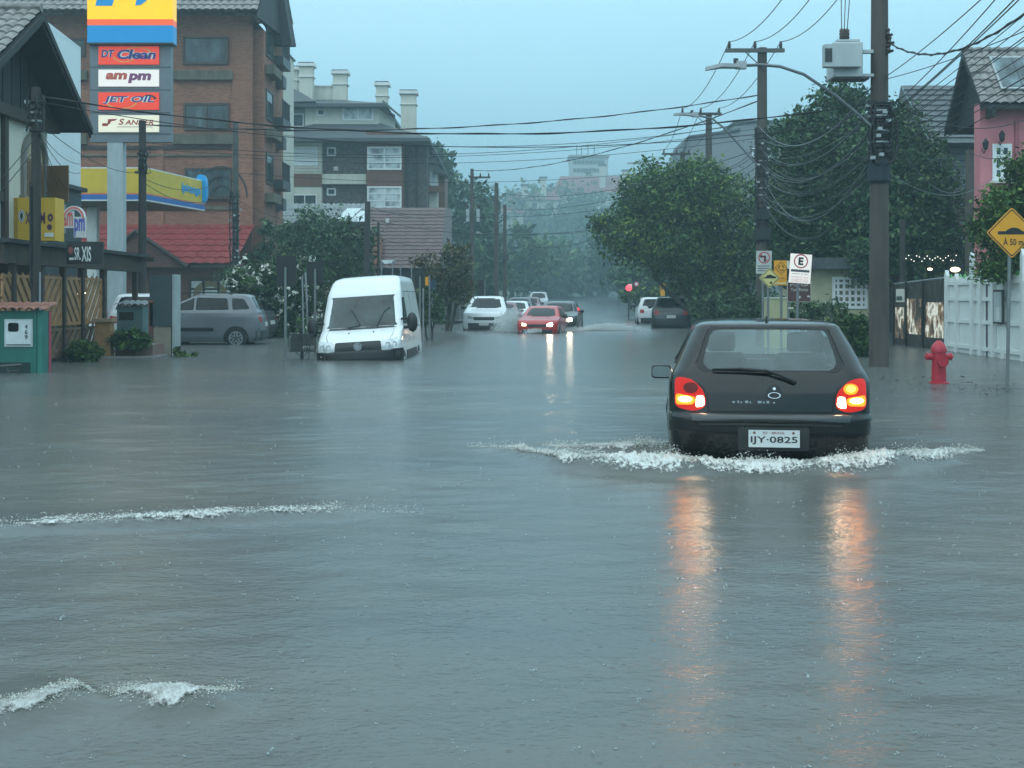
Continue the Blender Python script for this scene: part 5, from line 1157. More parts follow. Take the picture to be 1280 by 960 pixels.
# ================================================================== trees
leafD = [leaf_mat('deep green leaf', (.026, .062, .016)), leaf_mat('mid green leaf', (.058, .12, .026)), leaf_mat('fresh green leaf', (.13, .2, .04))]
leafB = [leaf_mat('blue green leaf', (.025, .06, .027)), leaf_mat('dull green leaf', (.048, .1, .04)), leaf_mat('grey green leaf', (.09, .15, .055))]
leafO = [leaf_mat('olive leaf', (.05, .055, .02)), leaf_mat('rust leaf', (.1, .07, .03)), leaf_mat('pale olive leaf', (.085, .09, .035))]
leafG = [leaf_mat('grass green leaf', (.04, .085, .02)), leaf_mat('lime leaf', (.08, .14, .03)), leaf_mat('dark grass leaf', (.025, .05, .015))]
bloom = mat('white blossom', (.7, .68, .6), .6, var=.1)
def leaves(lobes, n, ls, clump=.45, per=26, shell=.55, droop=0., weights=(.4, .4, .2)):
    """leaf quads gathered in clumps that fill ellipsoid lobes"""
    ex = []
    for c_, r_ in lobes:
        for q_ in range(3):
            u_ = nr.normal(0, 1, 3); u_ /= np.linalg.norm(u_); f_ = nr.uniform(.22, .42)
            ex.append((tuple(np.array(c_) + u_ * np.array(r_) * nr.uniform(.9, 1.12)), tuple(np.array(r_) * f_)))
    lobes = list(lobes) + ex
    vol = np.array([l_[1][0] * l_[1][1] * l_[1][2] for l_ in lobes]) ** .75; pr = vol / vol.sum()
    nc = max(4, n // per); li = nr.choice(len(lobes), nc, p=pr)
    cs = np.array([l_[0] for l_ in lobes])[li]; rs = np.array([l_[1] for l_ in lobes])[li]
    u = nr.normal(0, 1, (nc, 3)); u /= np.linalg.norm(u, axis=1)[:, None]
    r = shell + (1.08 - shell) * nr.uniform(0, 1, (nc, 1)) ** .8
    cc = cs + u * r * rs
    tone = nr.choice(3, nc, p=weights)
    k = np.repeat(np.arange(nc), per); N = len(k)
    off = nr.normal(0, 1, (N, 3)) * clump * np.array([.55, .55, .4]); off[:, 2] -= droop * np.linalg.norm(off[:, :2], axis=1)
    p = cc[k] + off
    a = nr.normal(0, 1, (N, 3)); a /= np.linalg.norm(a, axis=1)[:, None]
    nn = nr.normal(0, 1, (N, 3)) + np.array([0, 0, .9]); b = np.cross(nn, a); b /= np.linalg.norm(b, axis=1)[:, None] + 1e-9
    s = ls * (.45 + 1.3 * nr.uniform(0, 1, (N, 1)) ** 1.6)
    vs = np.stack([p - a * s, p - b * s * .5, p + a * s, p + b * s * .5], 1).reshape(-1, 3)
    fs = np.arange(N * 4).reshape(-1, 4)
    tn = np.where(nr.uniform(size=N) < .8, tone[k], nr.choice(3, N))
    return vs, fs, tn
def tree(name, label, cat, base, lobes, n, ls, mats, trunk_r=.16, group=None, clump=.45, shell=.55, lean=None, limbs=True, droop=0., weights=(.4, .4, .2), flowers=0, fr=.05, per=26, trunks=1):
    base = Vector(base); t = thing(name, label, cat, base, 0, group)
    L_ = [(Vector(c), r) for c, r in lobes]
    ctr = sum((c for c, r in L_), V(0, 0, 0)) / len(L_); zmin = min(c.z - r[2] for c, r in L_)
    fork = base.lerp(V(ctr.x, ctr.y, max(zmin, base.z + .5)), .95); fork.z = max(base.z + .4, zmin + .1)
    if limbs:
        m = MB()
        for q in range(trunks):
            o = V(rnd.uniform(-2, 2) * trunk_r, rnd.uniform(-1, 1) * trunk_r, 0) * (1 if trunks > 1 else 0); mid = base.lerp(fork, .5) + o * 2 + V(rnd.uniform(-.06, .06), 0, 0)
            m.tube([base + o + V(0, 0, -.4), base + o, mid, fork + o * 3], [trunk_r * 1.5, trunk_r * 1.2, trunk_r, trunk_r * .8], bark, 8)
        for c, r in L_:
            e = c + V(0, 0, -.1 * r[2]); q = fork.lerp(e, .5) + V(0, 0, -.12 * (e - fork).length)
            m.tube([fork - V(0, 0, .1), q, e, e + V(rnd.uniform(-.3, .3) * r[0], 0, r[2] * .6)], [trunk_r * .6, trunk_r * .42, trunk_r * .25, trunk_r * .08], bark, 6)
        m.build('trunk', t, True)
    vs, fs, mi = leaves([(tuple(c), r) for c, r in L_], n, ls, clump, per, shell, droop, weights)
    mats = list(mats)
    if flowers:
        fv, ff, _ = leaves([(tuple(c), [a * 1.04 for a in r]) for c, r in L_], flowers, fr, clump * .5, 5, .9)
        mats.append(bloom); ff = ff + len(vs); vs = np.concatenate([vs, fv]); fs = np.concatenate([fs, ff]); mi = np.concatenate([mi, np.full(len(ff), 3)])
    vs = vs - np.array(base)[None]
    np_mesh('crown', vs, fs, mats, mi, t)
    return t
def LB(px, py, d, rx_, rz_, ry_=None, dy=0): 
    """lobe: photo centre, distance, radii in photo pixels"""
    s = d / F; return (P(px, py, d) + V(0, dy, 0), (rx_ * s, (ry_ or rx_) * s, rz_ * s))
d = 58
tree('round_tree', 'broad leafy tree with pale outer leaves over the parked black SUV', 'tree', V(PX(912, d), d, -.2),
     [LB(790, 292, d, 44, 38), LB(850, 255, d, 58, 48), LB(815, 240, d, 42, 36), LB(878, 232, d, 40, 34), LB(905, 280, d, 52, 60), LB(838, 308, d, 52, 40), LB(880, 335, d, 44, 34), LB(925, 330, d, 30, 44), LB(905, 372, d, 34, 22)], 56000, .088, leafD, .2, clump=.42, weights=(.36, .38, .26), shell=.4)
d = 45
tree('street_tree', 'tall dark tree with a leaning trunk between the two cable poles', 'tree', V(PX(1048, d), d, -.2),
     [LB(1000, 190, d, 46, 42), LB(1045, 160, d, 48, 46), LB(985, 255, d, 44, 50), LB(1045, 250, d, 58, 60), LB(1085, 205, d, 48, 52), LB(1030, 310, d, 52, 30), LB(970, 320, d, 30, 40), LB(1075, 300, d, 40, 30), LB(1050, 125, d, 26, 22)], 52000, .078, leafB, .2, clump=.36, weights=(.4, .4, .2), shell=.35)
d = 43
tree('street_tree', 'dark tree behind the thick cable pole and beside the grey slate house', 'tree', V(PX(1130, d), d, -.2),
     [LB(1115, 190, d, 44, 55), LB(1150, 240, d, 46, 60), LB(1120, 280, d, 46, 46), LB(1165, 300, d, 34, 36), LB(1095, 325, d, 34, 24), LB(1150, 330, d, 34, 22)], 34000, .075, leafB, .15, clump=.34, weights=(.34, .42, .24), shell=.35)
d = 28.6
tree('garden_tree', 'leafy garden tree hanging over the white picket gate beside the yellow sign', 'tree', V(PX(1292, 30.5), 30.5, -.2),
     [LB(1292, 222, d, 26, 34), LB(1290, 262, d, 44, 40), LB(1248, 262, d, 28, 26), LB(1226, 290, d, 14, 20), LB(1262, 318, d, 32, 24), LB(1236, 338, d, 20, 11), LB(1262, 208, d, 8, 16)], 24000, .045, leafD, .1, clump=.22, weights=(.4, .4, .2), per=22, shell=.4)
d = 112
tree('drooping_tree', 'dark drooping tree beyond the round tree on the right verge', 'tree', V(PX(805, d), d, gz(PX(805, d), d)),
     [LB(800, 338, d, 30, 12), LB(822, 330, d, 28, 14), LB(790, 345, d, 18, 6)], 3200, .26, leafB, .25, clump=.8, droop=.5)
# left side
d = 60
tree('dark_tree', 'dense dark evergreen tree behind the flowering bush', 'tree', V(PX(400, d), d, -.2), [LB(385, 320, d, 42, 45), LB(425, 318, d, 38, 45), LB(398, 290, d, 38, 30), LB(440, 345, d, 28, 40), LB(365, 350, d, 30, 40)], 30000, .085, leafB, .16, clump=.4, weights=(.5, .35, .15), shell=.4)
d = 45
tree('flowering_bush', 'big oleander bush covered in white blossom behind the grey minivan', 'bush', V(PX(345, d), d, -.2), [LB(320, 352, d, 34, 22), LB(350, 368, d, 38, 36), LB(380, 360, d, 28, 36), LB(290, 342, d, 18, 11), LB(365, 405, d, 34, 26)], 11000, .07, leafG, .05, clump=.24, flowers=1100, fr=.07, weights=(.4, .1, .5), trunks=4)
d = 61.5
tree('climbing_plant', 'dark creeper climbing the side wall of the brick block', 'plant', V(PX(328, d), d, -.3), [LB(322, 345, d, 12, 50, 10), LB(335, 300, d, 8, 32, 8), LB(318, 385, d, 14, 30, 10)], 3000, .11, leafB, .04, clump=.3)
d = 53
tree('small_tree', 'small olive and rust leaved street tree beside the white pickup', 'tree', V(PX(556, d), d, -.2), [LB(553, 345, d, 34, 28), LB(565, 318, d, 20, 18), LB(538, 362, d, 18, 20), LB(578, 362, d, 16, 18)], 5200, .075, leafO, .07, clump=.3, weights=(.4, .25, .35), trunks=3, shell=.3)
d = 42
tree('low_shrub', 'low dark shrub between the white van and the small tree', 'shrub', V(PX(538, d), d, -.25), [LB(537, 378, d, 14, 16), LB(528, 392, d, 10, 14), LB(546, 390, d, 9, 12)], 2200, .05, leafB, .03, clump=.16, trunks=3)
d = 27.6
tree('round_bush', 'neat round green bush standing in the flood by the pergola', 'bush', V(PX(105, d), d, -.2), [LB(104, 442, d, 19, 16), LB(104, 446, d, 15, 12)], 9000, .028, leafG, .04, clump=.06, shell=.6, trunks=1)
d = 29.4
tree('planter_grass', 'green grass like blades growing in the dark brick planter', 'plant', P(163, 432, d), [LB(155, 425, d, 10, 10), LB(172, 424, d, 13, 12)], 1400, .07, leafG, .015, clump=.1, limbs=False)
d = 30.0
tree('kerb_weeds', 'tuft of yellowish weeds at the foot of the tall grey cabinet', 'plant', V(PX(225, d), d, 0), [LB(226, 446, d, 14, 6), LB(222, 440, d, 3, 9)], 600, .05, leafG, .015, clump=.07, limbs=False)
# right side undergrowth
d = 30
tree('hedge_bush', 'grassy green bush between the black hatchback and the cable pole', 'bush', V(PX(1070, d), d, -.2), [LB(1070, 425, d, 18, 22), LB(1058, 410, d, 14, 18), LB(1082, 418, d, 14, 24)], 3800, .05, leafG, .03, clump=.14, trunks=3, weights=(.5, .2, .3))
d = 84
tree('verge_hedge', 'clipped hedge on the grassy verge beyond the white parked car', 'hedge', V(PX(815, d), d, -.2), [LB(798, 372, d, 16, 14), LB(825, 368, d, 18, 15), LB(845, 372, d, 18, 14)], 4200, .12, leafD, .05, clump=.35, trunks=3)
d = 50
tree('under_shrub', 'dark shrubbery under the round tree right of the black SUV', 'shrub', V(PX(885, d), d, -.2), [LB(880, 385, d, 20, 18), LB(905, 388, d, 20, 18), LB(930, 390, d, 20, 16)], 3800, .08, leafB, .03, clump=.24, trunks=3)
d = 37
tree('under_shrub', 'dark shrubbery behind the cream box and brown sign', 'shrub', V(PX(1010, d), d, -.2), [LB(960, 385, d, 22, 18), LB(1005, 392, d, 22, 14), LB(1035, 392, d, 22, 14)], 3400, .06, leafB, .03, clump=.2, trunks=3)
d = 47
tree('blossom_tree', 'tree with scattered pale blossom behind the thick cable pole', 'tree', V(PX(1150, d), d, -.2), [LB(1130, 265, d, 40, 26), LB(1075, 335, d, 36, 24), LB(1155, 320, d, 36, 26), LB(1110, 310, d, 40, 30)], 5200, .09, leafB, .08, clump=.34, flowers=160, fr=.06)
# background street trees
bt = 'trees lining the far street'
spots = [(575, 262, 130, 40, 44, leafB, 'hazy rounded tree beyond the brown roofed house'), (545, 215, 140, 14, 30, leafB, 'narrow hazy tree beside the apartment house eaves'), (640, 318, 170, 46, 34, leafB, 'hazy low tree behind the two close far poles'), (600, 335, 120, 30, 30, leafB, 'hazy tree behind the leftmost distant pole'),
         (690, 330, 210, 44, 30, leafB, 'pale hazy tree up the street above the parked cars'), (735, 325, 230, 40, 34, leafB, 'pale hazy tree at the top of the street'), (775, 320, 190, 36, 34, leafB, 'hazy tree above the red lamp on the right'), (830, 320, 150, 44, 44, leafB, 'hazy tree behind the round tree')]
for px, py, d, a, b, lm, lab in spots:
    tree('far_tree', lab, 'tree', V(PX(px, d), d, gz(PX(px, d), d)), [LB(px, py, d, a, b), LB(px - a * .6, py + b * .4, d, a * .6, b * .6), LB(px + a * .6, py + b * .35, d, a * .6, b * .65), LB(px, py + b * .9, d, a * .5, b * .5)], 2600, .0026 * d, lm, .002 * d, bt, clump=.008 * d)
# the wooded hillside reads as one mass
lob = []
for i in range(150):
    y = nr.uniform(312, 420); px = nr.uniform(430, 900); x = PX(px, y); r = nr.uniform(5, 9); z = max(hz(x, y), gz(x, y)); lob.append(((x, y, z + r * .5), (r, r, r * .85)))
vs, fs, mi = leaves(lob, 30000, .75, 2.2, 20, .6)
prop(np_mesh('hillside_woods', vs, fs, leafB, mi), 'hazy woods covering the far hillside', 'woods', kind='stuff')
# ================================================================== right side: houses, fence, gate
pinkw = mat('pink render', (.58, .2, .22), .75, var=.1, streak=True)
t = thing('pink_house', 'pink rendered house with steep tiled roof, skylight and white framed window', 'house', (16.5, 42, 0))
dR = 40.0; XE = PX(1203, dR); zR = PZ(65, dR); dn, zn = 38.4, PZ(130, 38.4); df = 41.7; zf = PZ(163, df)
m = MB(); vn = V(0, dn - dR, zn - zR); vf = V(0, df - dR, zf - zR)
tile_plane(m, (XE, dR, zR), (1, 0, 0), vn, 7, vn.length, tile_grey, .27, .36, .055, .04); tile_plane(m, (XE, dR, zR), (1, 0, 0), vf, 7, vf.length, tile_grey, .4, .5, .05, .04, 3)
for i in range(24): x = XE + i * .29; m.tube([(x, dR, zR + .05), (x + .3, dR, zR + .09)], .085, tile_grey, 7)
ro = m.build('roof', t)
m = MB()
for vv in (vn, vf):
    o = V(XE + .02, dR, zR - .04); m.prism([o, o + V(7, 0, 0), o + V(7, 0, 0) + vv, o + vv], (0, 0, -.1), under)
m.prism([V(XE + .35, dR, zR - .1), V(XE + .35, dR, zR - .1) + vn, V(XE + .35, dn, zf), V(XE + .35, df, zf)], (.1, 0, 0), under)
for vv in (vn, vf): o = V(XE, dR, zR + .02); m.prism([o, o + vv, o + vv - V(0, 0, .22), o - V(0, 0, .22)], (.05, 0, 0), under)
m.build('soffit', ro)
m = MB(); nn = V(1, 0, 0).cross(vn).normalized(); nn = nn if nn.z > 0 else -nn
o = V(PX(1232, dR), dR, zR) + vn * .16 + nn * .1; o.x = PX(1231, dR); sky_w = 1.9
m.obox(o, (sky_w, 0, 0), vn * .62, nn * .05, mat('skylight frame', (.4, .42, .42), .4)); m.build('skylight', ro); fr = ro.children[-1] if ro.children else ro
m = MB(); m.obox(o + V(.06, 0, 0) + vn * .03 + nn * .052, (sky_w - .12, 0, 0), vn * .56, nn * .01, glass_mat('skylight glass', (.1, .14, .15), .05))
for k in (1, 2): m.obox(o + V(.06 + k * (sky_w - .12) / 3, 0, 0) + vn * .03 + nn * .064, (.02, 0, 0), vn * .56, nn * .01, dark)
m.build('pane', [c for c in ro.children if c.name.startswith('skylight')][0])
Yw = 39.0; xw = PX(1225, Yw)
m = MB(); m.box(xw, xw + 6, Yw, Yw + .5, GR, PZ(128, Yw), pinkw); m.box(xw + 1.6, xw + 6, Yw + .505, Yw + 4, GR, PZ(150, Yw), pinkw); m.box(PX(1268, Yw), PX(1273, Yw), Yw - .08, Yw - .003, 3, PZ(150, Yw), mat('dark pink pier', (.4, .12, .14), .8)); m.build('wall', t)
f = fwin(t, 1240, 180, 1264, 226, Yw, wframe, glass_mat('green tinted glass', (.03, .07, .06)), ft=.12, mx=2, mz=3, sill=offwhite)
for px, py in ((1232, 181), (1252.5, 171)):
    m = MB(); c = P(px, py, Yw - .28); m.lathe([(.03, -.16), (.075, -.1), (.1, .08), (.05, .14), (.01, .2)], black, c, 'z', 8); m.tube([c - V(0, 0, .14), c + V(0, .14, -.24), c + V(0, .28, -.1)], .015, black, 6); m.build('wall_lantern', t)
# brown balcony house between the pink house and the tree
t = thing('balcony_house', 'grey slated house with a brown timber balcony beside the pink house', 'house', (17, 50, 0)); d = 48
m = MB(); m.fbox(1108, 178, 1226, 300, d + 2.5, 6, mat('blue grey shingle', (.16, .19, .21), .7, var=.25)); 
for i in range(14): m.fbox(1108, 184 + i * 8, 1226, 184.8 + i * 8, d + 2.46, .038, slate)
m.build('wall', t)
m = MB(); zr, ze = PZ(106, d + 5), PZ(180, d + 1.4); vv = V(0, -3.8, ze - zr); a = V(PX(1128, d + 5), d + 5.2, zr); tile_plane(m, a, (1, 0, 0), vv, 4.6, vv.length, slate, .8, .42, .012, .05, 2)
m.add([a, a + vv, a + vv + V(-1.6, 0, 0)], [(0, 1, 2), (2, 1, 0)], slate); m.build('roof', t)
m = MB(); m.fbox(1183, 248, 1214, 252, d, 2.4, wood)
for i in range(4): m.fbox(1183, 256 + i * 6, 1214, 259 + i * 6, d, .08, wood)
for x in (1183, 1190, 1198, 1206): m.fbox(x, 236, x + 1.6, 282, d - .02, .1, wood)
m.build('balcony', t); m = MB(); m.prism([P(1183, 243, d), P(1214, 233, d), P(1214, 236, d), P(1183, 246, d)], (0, 2.4, 0), wood); m.build('balcony_roof', t)
m = MB(); m.fbox(1184, 280, 1226, 288, d + .2, 2, pinkw); m.fbox(1110, 300, 1226, 420, d + 2.6, 5, mat('dim shop wall', (.03, .03, .03), .8)); m.build('lower_wall', t)
# shop lamps behind the gate
for px, py, r, c, s_ in ((1162.5, 336.5, .055, (1, .75, .5), 6), (1194, 337, .12, (1, .85, .55), 1.6)):
    t = thing('wall_lamp', 'small bright lamp under the eaves' if r < .1 else 'larger oval glowing lamp above the end of the picket gate', 'lamp', P(px, py, 40)); m = MB(); m.ball(P(px, py, 40), r, emit('lamp glow %d' % (s_), c, s_), 10, (1.4, 1, .7)); m.build('bulb', t, True); m = MB(); m.tube([P(px, py, 40) + V(0, 0, r * .5), P(px, py, 40) + V(0, .1, .5)], .02, black, 5); m.build('bracket', t)
# string of fairy lights
m = MB(); 
for i in range(22): p = P(1126 + i * 3.3, 322 + 3 * math.sin(i * 1.7) + (i % 3), 39.5); m.ball(p, .018, emit('fairy light', (1, .9, .75), 1.2), 6)
m.tube([P(1126, 319, 39.5), P(1160, 322, 39.5), P(1198, 318, 39.5)], .006, black, 4); prop(m.build('string_lights'), 'string of tiny lights hung above the shiny gate', 'lights')
# gate of shiny plastic panels: dark frame, wavy reflective sheets with glowing light patches painted on
t = thing('shop_gate', 'dark framed gate hung with crinkled shiny sheets with painted warm light patches', 'gate', P(1150, 435, 35.5))
def gp_(px, d): return V(PX(px, d), d, 0)
A, B = gp_(1118, 37.8), gp_(1183, 33.6); uu = (B - A).normalized(); Lg = (B - A).length
zt = [PZ(355, 37.8), PZ(347, 33.6)]
sm, n, l, pb = new_mat('crinkled shiny sheet'); v = coords(n, l, (1, 1, .35)); f = noise(n, l, v, 5, 5, .7); bumpn(n, l, pb, f, 1., .12); l.new(ramp(n, l, f, [(.3, (.05, .05, .05)), (.7, (.16, .14, .12))]), pb.inputs['Base Color']); pb.inputs['Roughness'].default_value = .18; pb.inputs['Metallic'].default_value = .6
lit, n, l, pb = new_mat('painted light patches'); v = coords(n, l, (1, 1, .7)); f = noise(n, l, v, 2.1, 5, .6); c_ = ramp(n, l, f, [(.42, (.012, .012, .013)), (.52, (.2, .13, .07)), (.58, (.75, .72, .62)), (.64, (.3, .26, .18)), (.7, (.03, .03, .03))]); l.new(c_, pb.inputs['Base Color']); l.new(c_, pb.inputs['Emission Color']); pb.inputs['Emission Strength'].default_value = .45; pb.inputs['Roughness'].default_value = .2  # bright reflections on the sheets, put in as noise colour and glow
cuts = [0, .27, .6, 1.]
for i in range(3):
    a, b = A + uu * (Lg * cuts[i] + .05), A + uu * (Lg * cuts[i + 1] - .05); z1 = zt[0] + (zt[1] - zt[0]) * cuts[i + 1] - .06
    nn = V(-uu.y, uu.x, 0) if V(-uu.y, uu.x, 0).x < 0 else V(uu.y, -uu.x, 0)
    m = MB(); m.obox(a + V(0, 0, -.2), b - a, nn * .02, (0, 0, z1 + .2), sm); sh_ = m.build('panel', t)
    m = MB(); za, zb_ = [(.2, 1.1), (.35, 1.35), (.3, 1.25)][i]; m.obox(a + nn * .022 + uu * .12 * (i != 1) + V(0, 0, za), (b - a) * [.7, .9, .86][i], nn * .004, (0, 0, zb_ - za), lit); m.build('light_patch', sh_)
for c in cuts: p = A + uu * Lg * c; m = MB(); m.obox(p - uu * .04 + V(0, 0, -.3), uu * .08, nn * .06, (0, 0, zt[0] + .35), black); m.build('post', t)
m = MB(); m.tube([A + V(0, 0, zt[0]), B + V(0, 0, zt[1])], .03, steel, 6); m.build('rail', t)
t = thing('poster', 'pale poster sheet fixed on the first panel of the shiny gate', 'poster', A + uu * .5 + V(0, 0, 1)); m = MB(); m.obox(A + uu * .25 + nn * .03 + V(0, 0, 1.25), uu * .75, nn * .004, (0, 0, .38), offwhite); m.obox(A + uu * .3 + nn * .036 + V(0, 0, 1.3), uu * .5, nn * .003, (0, 0, .12), slate); m.build('sheet', t)
# white picket gate, built of boards
t = thing('picket_gate', 'tall white board gate with scalloped top and green mesh above', 'gate', P(1230, 450, 30))
A, B = gp_(1186, 33.3), gp_(1312, 26.4); uu = (B - A).normalized(); Lg = (B - A).length; nn = V(-uu.y, uu.x, 0); nn = nn if nn.x < 0 else -nn
gw = mat('white gate paint', (.72, .75, .73), .5, var=.06, streak=True)
m = MB(); k = int(Lg / .155)
for i in range(k):
    a = A + uu * (Lg * i / k); s_ = (i % 8) / 8; h = 1.86 + .07 * math.sin(PI * s_)
    m.obox(a + V(0, 0, -.3), uu * (Lg / k - .012), nn * .028, (0, 0, h + .3), gw)
m.build('boards', t)
for z in (.12, .75, 1.3, 1.7): m = MB(); m.obox(A + nn * .029 + V(0, 0, z), uu * Lg, nn * .045, (0, 0, .09), gw); m.build('rail', t)
for q, h in ((.0, 1.95), (.12, 1.85), (.3, 2.35), (.39, 1.95), (.52, 1.95), (.62, 1.95), (.8, 2.3), (.98, 1.95)):
    m = MB(); a = A + uu * Lg * q; m.obox(a + nn * .03 + V(0, 0, -.3), uu * .16, nn * .09, (0, 0, h + .3), gw); m.prism([a + nn * .03 + V(0, 0, h), a + uu * .16 + nn * .03 + V(0, 0, h), a + uu * .08 + nn * .03 + V(0, 0, h + .14)], nn * .09, gw); m.build('post', t)
m = MB(); m.obox(A + uu * Lg * .445 + nn * .031 + V(0, 0, -.2), uu * .07, nn * .02, (0, 0, 1.9), slate); m.build('gap', t)
gm_ = mat('green wavy edging', (.12, .4, .12), .6)
m = MB()
for q0, q1 in ((0.02, .29), (.41, .79)):
    pts = []; nq = 24
    for i in range(nq + 1): q = q0 + (q1 - q0) * i / nq; pts.append(A + uu * Lg * q + V(0, 0, 1.93 + .05 * math.sin(i * 1.3)))
    for a, b in zip(pts[:-1], pts[1:]): m.prism([a, b, b - V(0, 0, .1), a - V(0, 0, .1)], nn * .02, gm_)
m.build('edging', t)
t = thing('notice_case', 'glazed notice case fixed to the white board gate', 'notice board', A + uu * Lg * .62 + V(0, 0, 1)); m = MB(); a = A + uu * Lg * .575 + nn * .13 + V(0, 0, .78)
m.obox(a, uu * .62, nn * .05, (0, 0, .78), dark); fr = m.build('case', t); m = MB(); m.obox(a + uu * .05 + nn * .051 + V(0, 0, .05), uu * .52, nn * .006, (0, 0, .68), mat('notice paper', (.5, .55, .55), .4)); m.obox(a + uu * .25 + nn * .058 + V(0, 0, .1), uu * .2, nn * .003, (0, 0, .28), white); m.build('pane', fr)
# cream house with a lattice window, bus-stop box, low wall and step behind the signs
t = thing('cream_house', 'pale yellow house with white lattice window behind the leaning tree trunk', 'house', (12, 47, 0)); d = 43.5
m = MB(); m.fbox(1005, 336, 1100, 410, d, 4, mat('pale yellow render', (.42, .4, .26), .7)); m.build('wall', t); fwin(t, 1040, 346, 1084, 386, d, wframe, glass_mat('yellowish glass', (.2, .19, .12), .2), ft=.1, mx=6, mz=5); m = MB(); m.fbox(998, 322, 1106, 336, d - .6, 5, slate); m.build('roof', t)  # window glass is a yellowish base colour without emission
d = 35; t = thing('cream_box', 'cream painted kiosk box standing behind the road signs', 'kiosk', P(972, 430, d)); m = MB(); m.fbox(960.5, 373, 984, 440, d, .6, mat('cream box paint', (.4, .38, .22), .6, streak=True)); m.build('body', t); m = MB(); m.fbox(959.5, 371.5, 985, 373, d - .03, .66, offwhite); m.build('lid', t)
t = thing('low_fence', 'low slatted grey fence between the black hatchback and the green bush', 'fence', P(1052, 430, 31.5)); m = MB()
for i in range(4): m.fbox(1035, 398 + i * 7, 1066, 402 + i * 7, 31.5, .04, mat('weathered fence board', (.13, .13, .12), .8))
m.build('boards', t); m = MB(); m.fbox(1037, 394, 1040, 440, 31.56, .08, dark); m.build('post', t); m = MB(); m.fbox(1061, 394, 1064, 440, 31.56, .08, dark); m.build('post', t)
# fire hydrant
d = 20.6; t = thing('fire_hydrant', 'red fire hydrant standing in the shallow flood before the white gate', 'hydrant', V(PX(1173.5, d), d, -.1)); hr = mat('hydrant red', (.42, .012, .03), .4, var=.12); c = V(PX(1173.5, d), d, 0)
m = MB(); m.lathe([(.16, -.12), (.16, .02), (.115, .03), (.108, .5), (.125, .505), (.125, .55), (.1, .62), (.05, .67), (.03, .69)], hr, c, 'z', 20); m.build('barrel', t, True, auto=35)
m = MB(); m.lathe([(.085, 0), (.085, .07), (.075, .075), (.075, .1), (.03, .105), (.03, .13)], hr, c + V(0, -.1 - .13 + .0, .36), 'y', 14); m.build('front_outlet', t, auto=35)
for sg in (-1, 1): m = MB(); m.lathe([(.055, 0), (.055, .075), (.062, .08), (.062, .1), (.025, .11), (.025, .125)] if sg > 0 else [(.025, -.125), (.025, -.11), (.062, -.1), (.062, -.08), (.055, -.075), (.055, 0)], hr, c + V(sg * .1, 0, .43), 'x', 12); m.build('side_outlet', t, auto=35)
# floating leaves near the right kerb
vs = []; N = 150; x = PX(nr.choice([1100, 1135, 1150, 1200, 1245, 1262, 1180], N) + nr.normal(0, 22, N), 21); y = nr.choice([18.6, 19.2, 21.6, 20.2], N) + nr.normal(0, .35, N)
a = nr.uniform(0, 6.28, N); s_ = nr.uniform(.015, .05, N); z = wz(x, y) + .012
q = [np.stack([x + s_ * np.cos(a + k * PI / 2) * (1 if k % 2 else .5), y + s_ * np.sin(a + k * PI / 2) * (1 if k % 2 else .5), z + nr.uniform(0, .03, N)], 1) for k in range(4)]
prop(np_mesh('floating_leaves', np.stack(q, 1).reshape(-1, 3), np.arange(N * 4).reshape(-1, 4), [mat('wet dead leaf', (.03, .02, .015), .5)]), 'dead leaves drifting on the shallow water', 'leaves', kind='stuff')

# ================================================================== road signs
yl = mat('road sign yellow', (.76, .33, .012), .4, var=.05); sred = mat('road sign red', (.45, .03, .05), .4); spost = mat('sign post grey', (.17, .19, .19), .55, .3, var=.25)
def post(t, px, d, ztop, r=.03, z0=-.25, lean=0.): m = MB(); x = PX(px, d); m.tube([(x - lean, d + .04, z0), (x, d + .04, ztop)], r, spost, 8); m.build('post', t)
def plate(pts, d, mm, th=.01): m = MB(); m.prism([P(x, y, d) for x, y in pts], (0, th, 0), mm); return m
def tilt(px, py, cx0, cy0, deg): a = math.radians(deg); return (cx0 + (px - cx0) * math.cos(a) - (py - cy0) * math.sin(a), cy0 + (px - cx0) * math.sin(a) + (py - cy0) * math.cos(a))
d = 18.7; t = thing('warning_sign', 'yellow diamond sign showing a speed bump over words A 50 m', 'road sign', V(PX(1260, d), d, 0))
post(t, 1263.5, d, PZ(300, d), .027, -.25, .04)
dm = lambda c, r: [(c[0], c[1] - r), (c[0] + r, c[1]), (c[0], c[1] + r), (c[0] - r, c[1])]
c = (1265, 291); m = plate(round_poly(dm(c, 32), 3), d, yl); m.prism([P(x, y, d - .004) for x, y in round_poly(dm(c, 30), 2.5)], (0, .003, 0), black); m.prism([P(x, y, d - .007) for x, y in round_poly(dm(c, 28.3), 2.5)], (0, .002, 0), yl)
hump = [(1247.5, 289), (1257, 289)] + [(1257 + i, 289 - 4.6 * math.sin(PI * i / 21) ** .8) for i in range(1, 21)] + [(1278, 289), (1284, 289), (1284, 293), (1247.5, 293)]
m.prism([P(x, y, d - .01) for x, y in hump], (0, .002, 0), black); m.ftext('\u00c0 50 m', 1254, 296.5, 1279, 306.5, d - .01, black, .002, bold=.01); m.build('plate', t)
d = 28.0; cx0, cy0 = 1000, 336; t = thing('parking_sign', 'white sign with a letter E in a ring above small red and black lines', 'road sign', V(PX(996, d), d, 0)); post(t, 998.5, d, PZ(330, d), .03, -.25, .05)
R_ = lambda x, y: tilt(x, y, cx0, cy0, 4); m = plate([R_(x, y) for x, y in ((987, 317.5), (1014, 317.5), (1014, 354), (987, 354))], d, wh)
uv = (V(math.cos(-.07), 0, math.sin(-.07)), V(math.sin(.07), 0, math.cos(.07))); q = P(*R_(1000.5, 326.5), d); m.disc(q, uv[0], uv[1], .155, sred, .003, .13, 26); m.text('E', q, uv[0], uv[1], black, h=.17, lift=.003, bold=.05)
